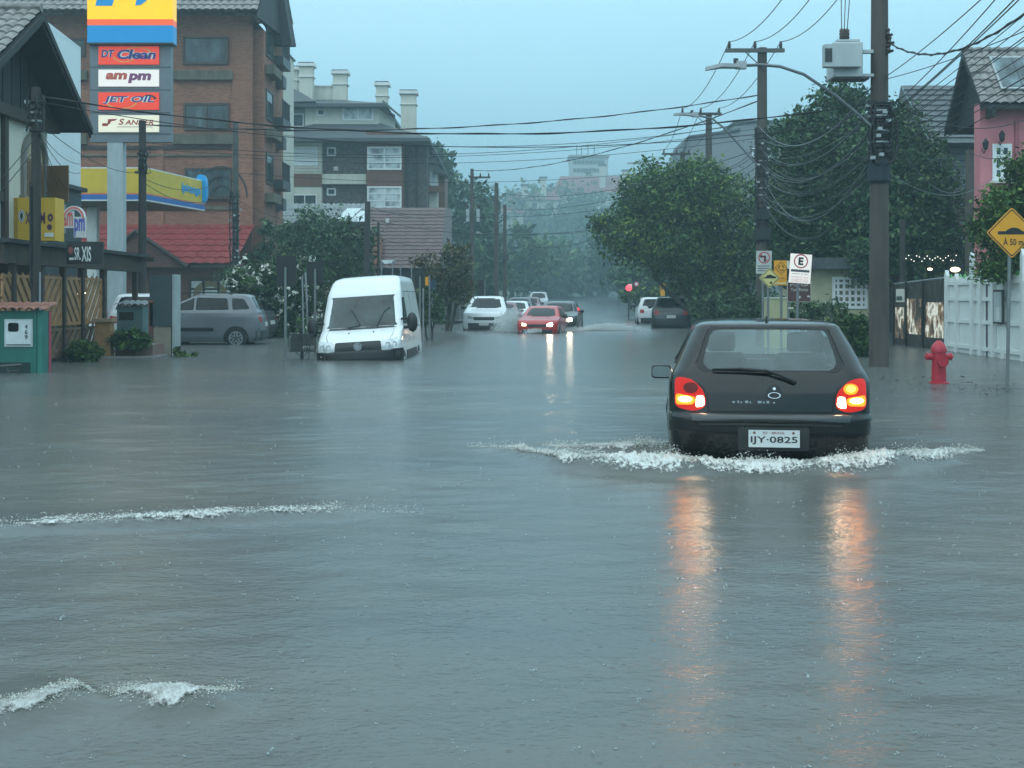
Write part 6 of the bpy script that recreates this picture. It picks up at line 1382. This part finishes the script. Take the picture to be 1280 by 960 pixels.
def tline(body, y, w_, h_, mm): m.text(body, P(*R_(1000.5, y), d), uv[0], uv[1], mm, w=w_, h=h_, lift=.003)
m.prism([P(*R_(x, y), d - .003) for x, y in ((989, 337), (1012, 337), (1012, 340), (989, 340))], (0, .002, 0), slate)
for y, mm in ((342.5, slate), (346.5, sred), (349.5, sred), (351.8, sred)): tline('TEMPO 30 MIN' if y < 346 else 'SOMENTE COM', y, .36, .022, mm)
m.build('plate', t)
d = 30.5; t = thing('no_turn_sign', 'grey white sign with a barred left turn arrow in a red ring', 'road sign', V(PX(953, d), d, 0)); post(t, 954, d, PZ(320, d)); m = plate([(945.5, 313.5), (965, 313.5), (964, 342), (945, 342)], d, mat('dull white sign', (.48, .5, .48), .5)); q = P(955.2, 322, d); e = (V(1, 0, 0), V(0, 0, 1))
m.disc(q, *e, .14, sred, .003, .115, 24); m.prism([P(x, y, d - .005) for x, y in ((955, 327), (957.5, 327), (957.5, 319.5), (952, 319.5), (952, 317.5), (949.5, 320.5), (952, 323.2), (952, 321.6), (955, 321.6))], (0, .002, 0), black); m.obox(q + V(-.09, -.008, .075), V(.17, 0, -.17), (0, .002, 0), V(.012, 0, .012), sred)
for y in (332, 335, 338): m.fbox(947, y, 962, y + 1, d - .003, .002, slate)
m.build('plate', t)
d = 29.3; t = thing('warning_sign', 'pale yellow diamond sign with bump and small arrow beside the yellow rectangle', 'road sign', V(PX(960, d), d, 0)); post(t, 960.5, d, PZ(345, d)); c = (962, 347.5); m = plate(round_poly(dm(c, 13.2), 1.5), d + .004, mat('pale sign yellow', (.62, .55, .22), .4)); m.prism([P(x, y, d) for x, y in round_poly(dm(c, 12), 1.2)], (0, .003, 0), black); m.prism([P(x, y, d - .003) for x, y in round_poly(dm(c, 11), 1.2)], (0, .002, 0), MATS['pale sign yellow'])
m.prism([P(x, y, d - .007) for x, y in ((953, 347), (957, 346.5), (959, 344), (963, 343.2), (966, 344.5), (970, 346), (970, 348), (953, 348))], (0, .002, 0), black); m.prism([P(x, y, d - .007) for x, y in ((961.5, 354), (964.5, 351), (965.5, 354), (963.5, 355))], (0, .002, 0), black); m.build('plate', t)
d = 29.8; t = thing('roundabout_sign', 'yellow rectangular sign with a roundabout diamond', 'road sign', V(PX(976, d), d, 0)); post(t, 977, d, PZ(330, d)); m = plate([(967.5, 325.5), (983.5, 325.5), (983.5, 356.5), (967.5, 356.5)], d, yl); c = (976.5, 335); m.prism([P(x, y, d - .003) for x, y in dm(c, 8)], (0, .002, 0), black); m.prism([P(x, y, d - .006) for x, y in dm(c, 7.1)], (0, .002, 0), yl)
for k in range(3): m.disc(P(*c, d), *e, .07, black, .01, .048, 8, k * 2.09, k * 2.09 + 1.5)
m.ftext('ROT\u00d3RIA', 969.5, 346.5, 981.5, 349, d, black, .004); m.fbox(968.5, 353, 982.5, 355, d - .003, .002, mat('sign pale strip', (.7, .6, .3), .5)); m.build('plate', t)
d = 31.0; t = thing('tourist_sign', 'brown direction sign with pale lettering and arrow under the E sign', 'road sign', V(PX(999, d), d, 0)); bro = mat('sign brown', (.09, .035, .03), .5)
post(t, 986, d, PZ(350, d)); m = plate([(984, 352), (1014, 352), (1013.5, 377.5), (984.5, 377.5)], d, offwhite); m.fbox(984.8, 352.6, 1013.2, 376.9, d - .004, .003, bro); m.ftext('Portal', 988, 355, 1010, 357.6, d - .004, offwhite, .003); m.ftext('Turn', 988.5, 360, 997, 364, d - .004, offwhite, .003); m.ftext('Gnomo', 999, 360, 1010, 364, d - .004, offwhite, .003) if False else m.ftext('Rtmos', 999, 360, 1010, 364, d - .004, offwhite, .003)
m.prism([P(x, y, d - .007) for x, y in ((997.5, 369), (1002, 371.5), (997.5, 374))], (0, .002, 0), offwhite); m.fbox(1009, 369.5, 1012.5, 371.5, d - .007, .002, offwhite); m.fbox(985, 384, 992, 386, d - .004, .003, offwhite); m.build('plate', t)
d = 30.6; t = thing('small_plate', 'tiny pale plate between the yellow rectangle and the E sign', 'sign', P(985, 330, d)); m = plate([(983.8, 326), (987, 326), (987, 336), (983.8, 336)], d, offwhite); m.build('plate', t)
# backs of signs by the station, litter cage
bk = mat('sign back black', (.012, .014, .016), .6)
for px, pp, d, x0, y0, x1, y1, zt_, lab in ((357, 357, 28.2, 345.5, 319.5, 370, 358.5, 334, 'large black sign back on a thin post nearest the flowering bush'), (393, 394, 31, 383.5, 327, 404, 353.5, 336, 'smaller black sign back on a post touching the van roof line'), (524, 525, 40, 518, 339, 531, 359.5, 345, 'black sign back rising behind the right edge of the van'), (606, 606, 66, 596, 350, 607, 370, 350, 'narrow black sign back near the distant poles')):
    t = thing('sign_back', lab, 'road sign', V(PX(pp, d), d, 0), 0, 'dark sign backs along the left kerb'); m = MB(); m.fbox(x0, y0, x1, y1, d, .02, bk); m.build('plate', t); m = MB(); x = PX(pp, d); m.tube([(x, d - .03, -.3), (x, d - .03, PZ(zt_, d))], .03 if d < 60 else .04, spost, 8); m.build('post', t)
d = 41; t = thing('yellow_plate', 'small yellow kerb plate beside the black sign back', 'sign', P(533, 400, d)); m = MB(); m.fbox(531.5, 346, 535.5, 357, d, .02, yl); m.build('plate', t); m = MB(); m.tube([(PX(537, d), d, -.3), (PX(537, d), d, PZ(344, d))], .03, spost, 6); m.build('post', t)
d = 44; t = thing('information_board', 'dark blue board on a post behind the small yellow plate', 'sign', P(540, 400, d)); m = MB(); m.fbox(536, 350, 545, 370, d, .03, mat('dark blue board', (.012, .03, .06), .5)); m.build('plate', t); m = MB(); m.tube([(PX(540, d), d + .05, -.3), (PX(540, d), d + .05, PZ(352, d))], .03, spost, 6); m.build('post', t)
d = 28.6; t = thing('litter_cage', 'dark wire litter basket on a short post in the flood', 'bin', P(376, 448, d)); m = MB(); x0, x1, z0, z1 = PX(361, d), PX(391, d), PZ(440, d), PZ(417.5, d)
for z in (z0, z1 - .03): 
    for y in (d, d + .34): m.box(x0, x1, y, y + .02, z, z + .03, dark)
    for x in (x0, x1 - .02): m.box(x, x + .02, d + .02, d + .34, z, z + .03, dark)
for i in range(15):
    x = x0 + (x1 - x0) * i / 14 - .004
    for y in (d + .005, d + .345): m.box(x - .003, x + .012, y, y + .012, z0 + .03, z1 - .03, black)
m.box(x0 + .02, x1 - .02, d + .02, d + .34, z0 + .005, z0 + .015, dark); m.build('cage', t); m = MB(); xm = (x0 + x1) / 2; m.tube([(xm, d + .18, -.3), (xm, d + .18, z0)], .035, dark, 8); m.tube([(xm - .15, d + .18, z0), (xm, d + .18, z0 - .14)], .01, dark, 5); m.tube([(xm + .15, d + .18, z0), (xm, d + .18, z0 - .14)], .01, dark, 5); m.build('post', t)
m = MB(); 
for i in range(6): m.ball((xm + .05 + .08 * (i % 3), d + .15 + .03 * i, z0 + .06 + .03 * (i % 2)), .06, mat('pale litter bag', (.3, .34, .33), .6), 6, (1, 1, .8))
prop(m.build('litter_bag'), 'pale crumpled litter lying in the wire basket', 'litter')
for i, (px, d, zt_, lab) in enumerate(((387, 30, 340, 'thin grey post left of the van behind the litter cage'), (380, 36, 345, 'thin grey post among the blossom beside the first black sign'), (529, 38, 360, 'thin pale stake just right of the van'), (513, 50, 330, 'pale prop pole standing behind the van roof'), (498, 50, 330, 'pale leaning prop pole behind the van roof, middle one'))):
    t = thing('stake', lab, 'post', V(PX(px, d), d, 0)); m = MB(); x = PX(px, d); m.tube([(x, d, -.3), (x + .05 * (i - 2), d, PZ(zt_, d))], .025, steel, 6); m.build('shaft', t)
d = 50; t = thing('small_canopy', 'little pale sheet canopy on thin legs behind the van roof', 'canopy', P(486, 400, d)); m = MB(); m.prism([P(476, 325, d), P(494, 325, d), P(490, 329, d), P(481, 330, d)], (0, .8, 0), clear); m.build('sheet', t)
for a, b in ((477, 477), (491, 489)): m = MB(); m.tube([P(a, 326, d), P(b, 420, d)], .025, steel, 5); m.build('leg', t)
# red lamp and round sign far up on the right
d = 80; t = thing('signal_lamp', 'glowing red lamp on a post at the end of the clipped hedge', 'lamp', V(PX(786, d), d, 0)); m = MB(); m.ball(P(786, 360, d), .2, emit('red signal glow', (1, .06, .08), 1.8), 10); m.build('lens', t, True); m = MB(); m.tube([P(786, 362, d), V(PX(786, d), d, -.3)], .05, dark, 6); m.build('post', t); m = MB(); m.fbox(785.5, 355, 790, 358, d, .05, white); m.build('plate', t)
d = 82; t = thing('round_sign', 'round red rimmed sign beside the glowing red lamp', 'road sign', V(PX(795.5, d), d, 0)); m = MB(); m.disc(P(795.5, 355, d), *e, .17, sred, 0, 0, 20); m.disc(P(795.5, 355, d), *e, .11, white, .004, 0, 20); m.build('plate', t); m = MB(); m.tube([P(795.5, 356, d + .1), V(PX(795.5, d), d + .1, -.3)], .04, dark, 6); m.build('post', t)
d = 78; t = thing('yellow_board', 'yellow upright board in the hedge left of the parked cars', 'sign', P(828, 380, d)); m = MB(); m.fbox(825, 354, 831, 370, d, .05, yl); m.build('plate', t); m = MB(); m.tube([P(828, 368, d + .08), V(PX(828, d), d + .08, -.3)], .05, dark, 6); m.build('post', t)
# ================================================================== utility poles
porc = mat('brown porcelain', (.05, .03, .025), .3); alum = mat('dull aluminium', (.4, .42, .43), .5, .3, var=.15)
def insulator(mb, c): mb.lathe([(.025, -.05), (.06, 0), (.045, .05), (.065, .08), (.045, .12), (.05, .17), (.015, .2)], porc, c, 'z', 8)
def upole(name, label, px, d, top, r0, r1, m_=polec, base=-.4, lean=0., group='utility poles of the street'):
    x = PX(px, d); t = thing(name, label, 'pole', V(x, d, gz(x, d) if d > 88 else 0), 0, group); m = MB(); m.tube([(x, d, min(base, gz(x, d))), (x + lean, d, top)], [r0, r1], m_, 14); m.build('shaft', t, True, auto=50); return t, x
def crossarm(t, x, d, z, x0, x1, n=3, r=.055):
    m = MB(); m.box(x + x0, x + x1, d - .25, d - .14, z - .06, z + .06, wood if d > 45 else mat('grey crossarm', (.1, .1, .095), .7)); m.tube([(x + x0 * .5, d - .2, z - .05), (x, d - .18, z - .65)], .02, dark, 5); o = m.build('crossarm', t); tips = []
    for i in range(n):
        xi = x + x0 + .12 + (x1 - x0 - .24) * i / (n - 1); q = MB(); insulator(q, V(xi, d - .195, z + .1)); q.build('insulator', o, True); tips.append(V(xi, d - .195, z + .28))
    return tips
def hardware(t, x, d, z0, z1, r, n, seed):
    """clamps, bands and coiled cable slack strapped round a pole"""
    q = random.Random(seed)
    for i in range(n):
        z = z0 + (z1 - z0) * (i + q.random() * .6) / n; m = MB(); k = q.random()
        m.lathe([(r + .012, -.02), (r + .03, -.01), (r + .03, .02), (r + .012, .03)], steel if k < .25 else black, V(x, d, z), 'z', 12)
        a = q.uniform(PI, 2 * PI); m.box(x + math.cos(a) * (r + .05) - .045, x + math.cos(a) * (r + .05) + .045, d + math.sin(a) * (r + .05) - .05, d + math.sin(a) * (r + .05) + .05, z - .03, z + .035, black if k < .8 else alum)
        m.build('cable_clamp', t)
    for i in range(4):
        a = q.uniform(PI * 1.05, PI * 1.95); c = V(x + math.cos(a) * (r + .06), d + math.sin(a) * (r + .06), 0); m = MB()
        m.tube([c + V(q.uniform(-.03, .03), 0, z0 + (z1 - z0) * j / 6) for j in range(7)], .022, black, 6); m.build('riser_cable', t)
def luminaire(t, pts, head, label=None):
    m = MB(); m.tube(pts, .032, mat('lamp arm grey', (.14, .16, .17), .5, .3), 8); a = m.build('lamp_arm', t, True)
    m = MB(); h, tip = Vector(head[0]), Vector(head[1]); u = (tip - h)
    q = [h + V(0, -.1, .03), h + V(0, .1, .03), h + u * .55 + V(0, .13, .05), tip + V(0, .05, 0), tip + V(0, -.05, 0), h + u * .55 + V(0, -.13, .05)]
    m.prism(q, (0, 0, -.07), alum); m.box(h.x - .08, h.x + .12, h.y - .07, h.y + .07, h.z - .06, h.z + .09, alum); m.lathe([(.05, 0), (.05, .09)], dark, h + u * .12 + V(0, 0, .06), 'z', 8); m.build('lamp_head', a)
# the thick pole with transformer
d1 = 25.6; p1, x1 = upole('utility_pole', 'thick brown cable pole carrying a grey transformer by the hydrant', 1098.5, d1, 9.6, .2, .155, lean=.02)
hardware(p1, x1, d1, PZ(205, d1), PZ(128, d1), .19, 24, 3)
m = MB(); z0, z1 = PZ(226, d1), PZ(196, d1); m.lathe([(.2, z0 - .06), (.23, z0), (.23, z1 - .1), (.2, z1)], mat('dark cable box', (.012, .02, .03), .6), V(x1, d1, 0), 'z', 12); m.build('cable_box', p1)
m = MB(); m.tube([P(1120, 150, d1 - .2), P(1123, 180, d1 - .2), P(1118, 200, d1 - .2), P(1108, 206, d1 - .2)], .03, black, 6); m.tube([P(1112, 130, d1 - .2), P(1118, 145, d1 - .2), P(1121, 172, d1 - .2)], .025, black, 6); m.build('cable_loop', p1)
m = MB(); m.tube([P(1108, 140, d1), P(1109, 40, d1)], .025, steel, 6); m.build('conduit', p1)
for px, py in ((1108, 46), (1110, 56), (1109, 66)):
    m = MB(); q = P(px, py, d1 - .15); m.tube([P(1104, py + 6, d1 - .1), q, q + V(.12, 0, .05)], .03, black, 6); m.lathe([(.02, 0), (.05, .03), (.03, .08), (.05, .12), (.02, .16)], porc, q + V(.03, 0, .02), 'z', 8); m.build('fuse_bracket', p1)
luminaire(p1, [P(1090, 158, d1 - .1), P(1075, 145, d1 - .1), P(1045, 120, d1 - .15), P(1005, 93, d1 - .2), P(975, 83, d1 - .2), P(950, 81, d1 - .2), P(928, 82, d1 - .2)], (P(925, 82.5, d1 - .2), P(882, 84, d1 - .2)))
gt = mat('transformer grey', (.42, .46, .46), .5, .2, var=.12, streak=True); t = thing('transformer', 'pale grey transformer box bracketed to the thick cable pole', 'transformer', P(1058, 97, d1)); d = d1 - .3
m = MB(); m.fbox(1042, 52, 1079, 96, d, .6, gt); m.lathe([(.07, 0), (.09, .04), (.07, .05)], gt, P(1059.5, 77, d - .05), 'y', 12); o = m.build('tank', t); bv = o.modifiers.new('soft', 'BEVEL'); bv.width = .03; bv.segments = 2
m = MB(); m.fbox(1031, 55, 1077, 83, d - .22, .215, gt); 
for i in range(6): m.fbox(1031.5 + i * 1.6, 60, 1032.2 + i * 1.6, 77, d - .25, .028, dark)
m.build('radiator', t); m = MB(); m.fbox(1045, 96.2, 1087, 98.5, d + .05, .4, dark); m.fbox(1079.2, 62, 1092, 66, d + .2, .12, gt); m.fbox(1079.2, 92, 1094, 95.5, d + .2, .12, gt); m.build('bracket', t)
m = MB(); m.fbox(1047, 49, 1075, 51.9, d + .02, .5, gt); m.build('lid', t)
for px in (1052, 1055.5, 1059): m = MB(); c = P(px, 49, d + .1 + (px - 1052) * .03); m.lathe([(.03, 0), (.055, .03), (.035, .06), (.055, .1), (.035, .13), (.05, .17), (.012, .22)], porc, c, 'z', 8); m.build('bushing', t, True)
# second and third poles of the row
d2 = 41.5; p2, x2 = upole('utility_pole', 'second cable pole of the right row, with crossarm and street lamp', 952, d2, PZ(60, d2), .2, .15, lean=.02)
tips2 = crossarm(p2, PX(955, d2), d2, PZ(64.5, d2), -1.28, .62); hardware(p2, x2, d2, PZ(305, d2), PZ(160, d2), .18, 20, 5)
m = MB(); m.box(x2 - .24, x2 + .24, d2 - .3, d2 + .2, PZ(300, d2), PZ(286, d2), black); m.build('cable_box', p2); m = MB(); m.box(x2 - .24, x2 + .2, d2 - .3, d2 + .2, PZ(275, d2), PZ(262, d2), black); m.build('cable_box', p2)
luminaire(p2, [P(952, 212, d2 - .1), P(930, 188, d2 - .15), P(905, 160, d2 - .2), P(890, 148, d2 - .2), P(870, 144, d2 - .2)], (P(868, 144, d2 - .2), P(842, 142, d2 - .2)))
d3 = 63.5; p3, x3 = upole('utility_pole', 'third cable pole of the right row, rising from the round tree', 886, d3, PZ(141, d3), .2, .15); tips3 = crossarm(p3, x3, d3, PZ(143, d3), -1.45, .6)
luminaire(p3, [P(886, 200, d3 - .1), P(860, 203, d3 - .1), P(820, 204, d3 - .1)], (P(808, 204, d3 - .1), P(784, 203.5, d3 - .1)))
d4 = 80; p4, x4 = upole('utility_pole', 'fourth cable pole of the right row, mostly behind the round tree', 853, d4, PZ(190, d4), .2, .15); tips4 = crossarm(p4, x4, d4, PZ(193, d4), -1.3, .5)
# left side poles
pa, xa_ = upole('utility_pole', 'dark timber pole before the chalet, standing behind the meter wall', 45, 24.5, PZ(109, 24.5), .1, .085, polewood, group='utility poles on the left'); hardware(pa, xa_, 24.5, PZ(165, 24.5), PZ(120, 24.5), .1, 5, 8)
m = MB(); m.tube([P(38, 232, 24.4), P(38.5, 360, 24.4)], .022, black, 6); m.tube([P(50, 340, 24.4), P(50, 388, 24.4)], .02, steel, 6); m.build('conduit', pa)
m = MB(); m.tube([P(38, 234, 24.3), P(36, 230, 24.3), P(38.5, 228, 24.3), P(41, 231, 24.3)], .014, black, 5); m.build('conduit_hook', pa)
pb_, xb_ = upole('utility_pole', 'slim dark pole in front of the petrol station totem', 178, 36.8, PZ(151, 36.8), .13, .1, polewood, group='utility poles on the left'); hardware(pb_, xb_, 36.8, PZ(218, 36.8), PZ(188, 36.8), .11, 4, 9)
m = MB(); [m.tube([P(182, y, 36.7), P(187, y - 3, 36.7), P(188, y + 4, 36.7), P(183, y + 5, 36.7)], .016, black, 5) for y in (187, 212)]; m.build('cable_loop', pb_)
pc, xc_ = upole('utility_pole', 'grey banded concrete pole at the corner of the brick block', 294.5, 47, PZ(152, 47), .14, .1, mat('grey banded pole', (.09, .095, .09), .8, var=.3), group='utility poles on the left'); hardware(pc, xc_, 47, PZ(330, 47), PZ(240, 47), .14, 12, 12)
m = MB(); m.tube([P(289, 300, 46.8), P(286, 310, 46.8), P(289, 320, 46.8), P(292, 312, 46.8)], .02, black, 5); m.tube([P(290, 162, 46.8), P(284, 158, 46.8), P(283, 155, 46.8)], .03, black, 5); m.build('cable_loop', pc)
pd, xd = upole('utility_pole', 'dark leaning timber pole behind the van roof', 456, 57, PZ(252, 57), .16, .12, polewood, lean=.13, group='utility poles on the left')
pe, xe = upole('utility_pole', 'thin dark post beside the brown metal roof', 473, 60, PZ(278, 60), .07, .06, polewood, group='utility poles on the left')
pf, xf = upole('utility_pole', 'hazy pole with two pale drop fuses, leftmost of the far poles', 590, 90, PZ(211, 90), .17, .12, group='far poles'); tipsf = crossarm(pf, xf, 90, PZ(222, 90), -.1, 1.3)
for px in (584.5, 597.5): m = MB(); m.fbox(px - 2, 261, px + 2, 277, 89.5, .3, alum); m.lathe([(.05, 0), (.09, .1), (.05, .2), (.02, .3)], porc, P(px, 259, 89.7), 'z', 8); m.build('drop_fuse', pf)
pg, xg = upole('utility_pole', 'tall hazy pole in the middle of the far group', 620.5, 82, PZ(229, 82), .17, .13, group='far poles')
ph, xh = upole('utility_pole', 'hazy pole with a box, right of the far group', 631, 88, PZ(256, 88), .15, .12, group='far poles'); m = MB(); m.box(xh - .25, xh + .25, 87.6, 88.3, PZ(325, 88), PZ(318, 88), dark); m.build('cable_box', ph)
luminaire(pf, [P(590, 300, 90), P(594, 292, 90), P(597, 290, 90)], (P(597, 291, 90), P(603, 292, 90)))
pi_, xi_ = upole('utility_pole', 'plain wooden pole beside the brown balcony and pink house', 1212, 36.2, PZ(188, 36.2), .13, .11, polec, group='right garden poles')
pj, xj = upole('utility_pole', 'thin dark pole behind the shiny gate under the trees', 1128, 38.5, PZ(275, 38.5), .09, .08, polewood, group='right garden poles')
m = MB(); c = P(1284, 0, 14)

# ================================================================== cables
cab = mat('black cable', (.016, .017, .018), .6); cabg = mat('grey cable', (.12, .14, .15), .6)
NC = [0]
def cable(a, b, sag, r, label, group=None, m_=None, twist=0, name='power_cable'):
    a, b = Vector(a), Vector(b); N = 26; pts = [a.lerp(b, i / N) - V(0, 0, 4 * sag * (i / N) * (1 - i / N)) for i in range(N + 1)]
    m = MB(); m.tube(pts, r, m_ or cab, 5)
    if twist:
        K = 70; q = []
        for i in range(K + 1):
            t_ = i / K; c = a.lerp(b, t_) - V(0, 0, 4 * sag * t_ * (1 - t_)); w_ = t_ * twist; q.append(c + V(0, r * 1.5 * math.cos(w_), r * 1.5 * math.sin(w_)))
        m.tube(q, r * .7, m_ or cab, 5)
    o = m.build(name, None, True); NC[0] += 1
    return prop(o, label, 'cable', group)
# primary lines: from the far poles to the near one and out of the picture overhead
top1 = [P(1060, -150, d1), P(1098, -150, d1), P(1136, -150, d1)]; nm3 = ('street side', 'middle', 'house side')
for i in range(3):
    cable(tips2[i], top1[i], .75, .013, '%s overhead line rising from the second pole crossarm to the thick pole' % nm3[i], 'overhead primary lines')
    cable(tips3[i], tips2[i], .5, .014, '%s overhead line between the third and second pole crossarms' % nm3[i], 'overhead primary lines')
    cable(tips4[i], tips3[i], .4, .015, '%s overhead line between the fourth and third pole crossarms' % nm3[i], 'overhead primary lines')
for i, (px, py) in enumerate(((1052, 38), (1055.5, 36), (1059, 37))): cable(P(px, py, d1 - .2), P(px + (-2, 6, 14)[i], -140, d1), .0, .009, ('straight', 'slightly slanted', 'more slanted')[i] + ' thin wire rising from the transformer bushings', 'transformer leads')
# cables crossing the street
cross = [((48, 120, 24.5), (1098, 128, d1), .68, .017, 40, 'twisted cable crossing from the chalet pole to the thick pole, uppermost'), ((49, 127, 24.5), (1096, 148, d1), .72, .012, 0, 'thin cable crossing from the chalet pole just under the twisted one'),
    ((178, 156, 36.8), (952, 118, d2), .55, .02, 50, 'twisted cable from the slim station pole to the second pole'), ((178, 178, 36.8), (952, 150, d2), .7, .012, 0, 'thin cable from the slim station pole, under the twisted one'), ((180, 186, 36.8), (952, 160, d2), .55, .011, 0, 'thin lower cable from the slim station pole to the second pole'),
    ((294, 160, 47), (952, 152, d2), .75, .014, 0, 'cable from the banded pole to the second pole, upper'), ((294, 196, 47), (952, 172, d2), .5, .012, 0, 'cable from the banded pole to the second pole, middle'), ((294, 216, 47), (886, 205, d3), .6, .014, 0, 'cable from the banded pole to the third pole, lowest'),
    ((456, 256, 57), (590, 268, 90), .5, .02, 0, 'cable from the leaning pole to the pole with drop fuses'), ((456, 262, 57), (886, 235, d3), .8, .016, 0, 'cable from the leaning pole sagging across to the third pole'), ((456, 272, 57), (952, 245, d2), 1.0, .014, 0, 'lowest cable from the leaning pole crossing to the second pole'),
    ((590, 213, 90), (952, 125, d2), .7, .022, 40, 'twisted cable climbing from the drop fuse pole to the second pole'), ((620, 240, 82), (952, 185, d2), .8, .018, 0, 'cable climbing from the tall hazy pole to the second pole'), ((631, 262, 88), (886, 215, d3), .6, .02, 0, 'cable from the hazy box pole to the third pole'),
    ((590, 225, 90), (620, 240, 82), .3, .02, 0, 'short cable between the drop fuse pole and the tall hazy pole'), ((620, 285, 82), (886, 245, d3), 1.0, .018, 0, 'lower cable from the tall hazy pole into the round tree'), ((590, 285, 90), (456, 290, 57), .9, .018, 0, 'lower cable from the drop fuse pole to the leaning pole'),
    ((631, 300, 88), (740, 300, 75), .5, .02, 0, 'faint low cable from the hazy box pole across the street'), ((178, 216, 36.8), (45, 150, 24.5), .3, .011, 0, 'cable joining the chalet pole and the slim station pole'), ((178, 222, 36.8), (294, 215, 47), .5, .013, 0, 'cable joining the slim station pole and the banded pole, upper'), ((180, 228, 36.8), (294, 232, 47), .6, .012, 0, 'cable joining the slim station pole and the banded pole, lower'),
    ((294, 248, 47), (456, 268, 57), .7, .014, 0, 'cable joining the banded pole and the leaning pole')]
for a, b, sg, r, tw, lab in cross: cable(P(*a), P(*b), sg, r * .72, lab, 'cables crossing the street', None, tw)
for i, (x, y) in enumerate(((100, 205), (100, 216), (86, 238), (104, 240), (72, 250))): cable(P(50, 166 + i, 24.4), P(x, y, 33.2), .15 + .1 * i, .007, 'drop wire fanning from the chalet pole, number %s down' % ('one', 'two', 'three', 'four', 'five')[i], 'drop wires by the chalet')
for i, (y0, y1) in enumerate(((168, 190), (182, 206))): cable(P(46, y0, 24.4), P(-30, y1 + 60, 22), .1, .008, ('upper', 'lower')[i] + ' wire running from the chalet pole towards the viewer', 'drop wires by the chalet')
# sagging tangle between the two right poles
q = random.Random(21)
for i in range(26):
    y0 = 118 + i * 4.2 + q.uniform(-3, 3); y1 = 172 + i * 3.2 + q.uniform(-6, 6)
    cable(P(1094 + q.uniform(-4, 3), y0, d1 - .15), P(953 + q.uniform(-3, 3), min(y1, 250), d2 - .15), q.uniform(.35, 1.35), q.choice((.006, .007, .009, .011)), 'thin cable in the sagging tangle between the thick pole and second pole', 'sagging tangle of cables', cabg if i % 3 == 0 else cab)
for i in range(7): cable(P(953, 175 + i * 9, d2), P(887 + i, 200 + i * 7, d3), q.uniform(.3, .9), .011, 'thin cable in the run between the second pole and third pole', 'run of cables into the round tree')
cable(P(1090, 108, d1 - .1), P(948, 157, d2 - .1), .9, .013, 'pale cable looping from below the transformer to the second pole', None, cabg)
# bundle running up to the right over the pink house
for i, (y0, x1_, y1, r) in enumerate(((96, 1225, -8, .012), (99, 1290, 25, .011), (140, 1235, -2, .012), (146, 1260, -6, .014), (150, 1275, -10, .014), (152, 1290, 0, .010), (156, 1300, 5, .010), (160, 1300, 18, .012), (164, 1300, 28, .010), (170, 1310, 40, .010), (176, 1310, 52, .012), (186, 1320, 60, .013), (196, 1320, 75, .011), (206, 1320, 88, .011))):
    dd = 17.; a = P(1107, y0, d1 - .1); b = P(x1_, y1, dd); b = a + (b - a) * 1.5; cable(a, b, .10 + .02 * (i % 4), r * .72, 'dark cable in the bundle climbing from the thick pole over the pink house', 'cables climbing over the pink house')
cable(P(1112, 54, d1 - .1), P(1300, 2, 15), .4, .014, 'heavy twisted cable from the fuse brackets curving up past the pink roof', None, cab, 60)
cable(P(1108, 150, d1 - .1), P(1205, 236, 36), .6, .009, 'pale wire dropping from the thick pole to the plain wooden pole', None, cabg)
cable(P(1108, 214, d1 - .1), P(1240, 222, 37), .5, .009, 'pale wire sagging from the black cable box to the pink house', None, cabg)
cable(P(1106, 122, d1 - .1), P(1285, 148, 30), .4, .010, 'dark wire crossing the pink wall from the thick pole')
cable(P(1212, 190, 36.2), P(1300, 175, 30), .3, .01, 'dark wire from the plain wooden pole toward the garden tree')
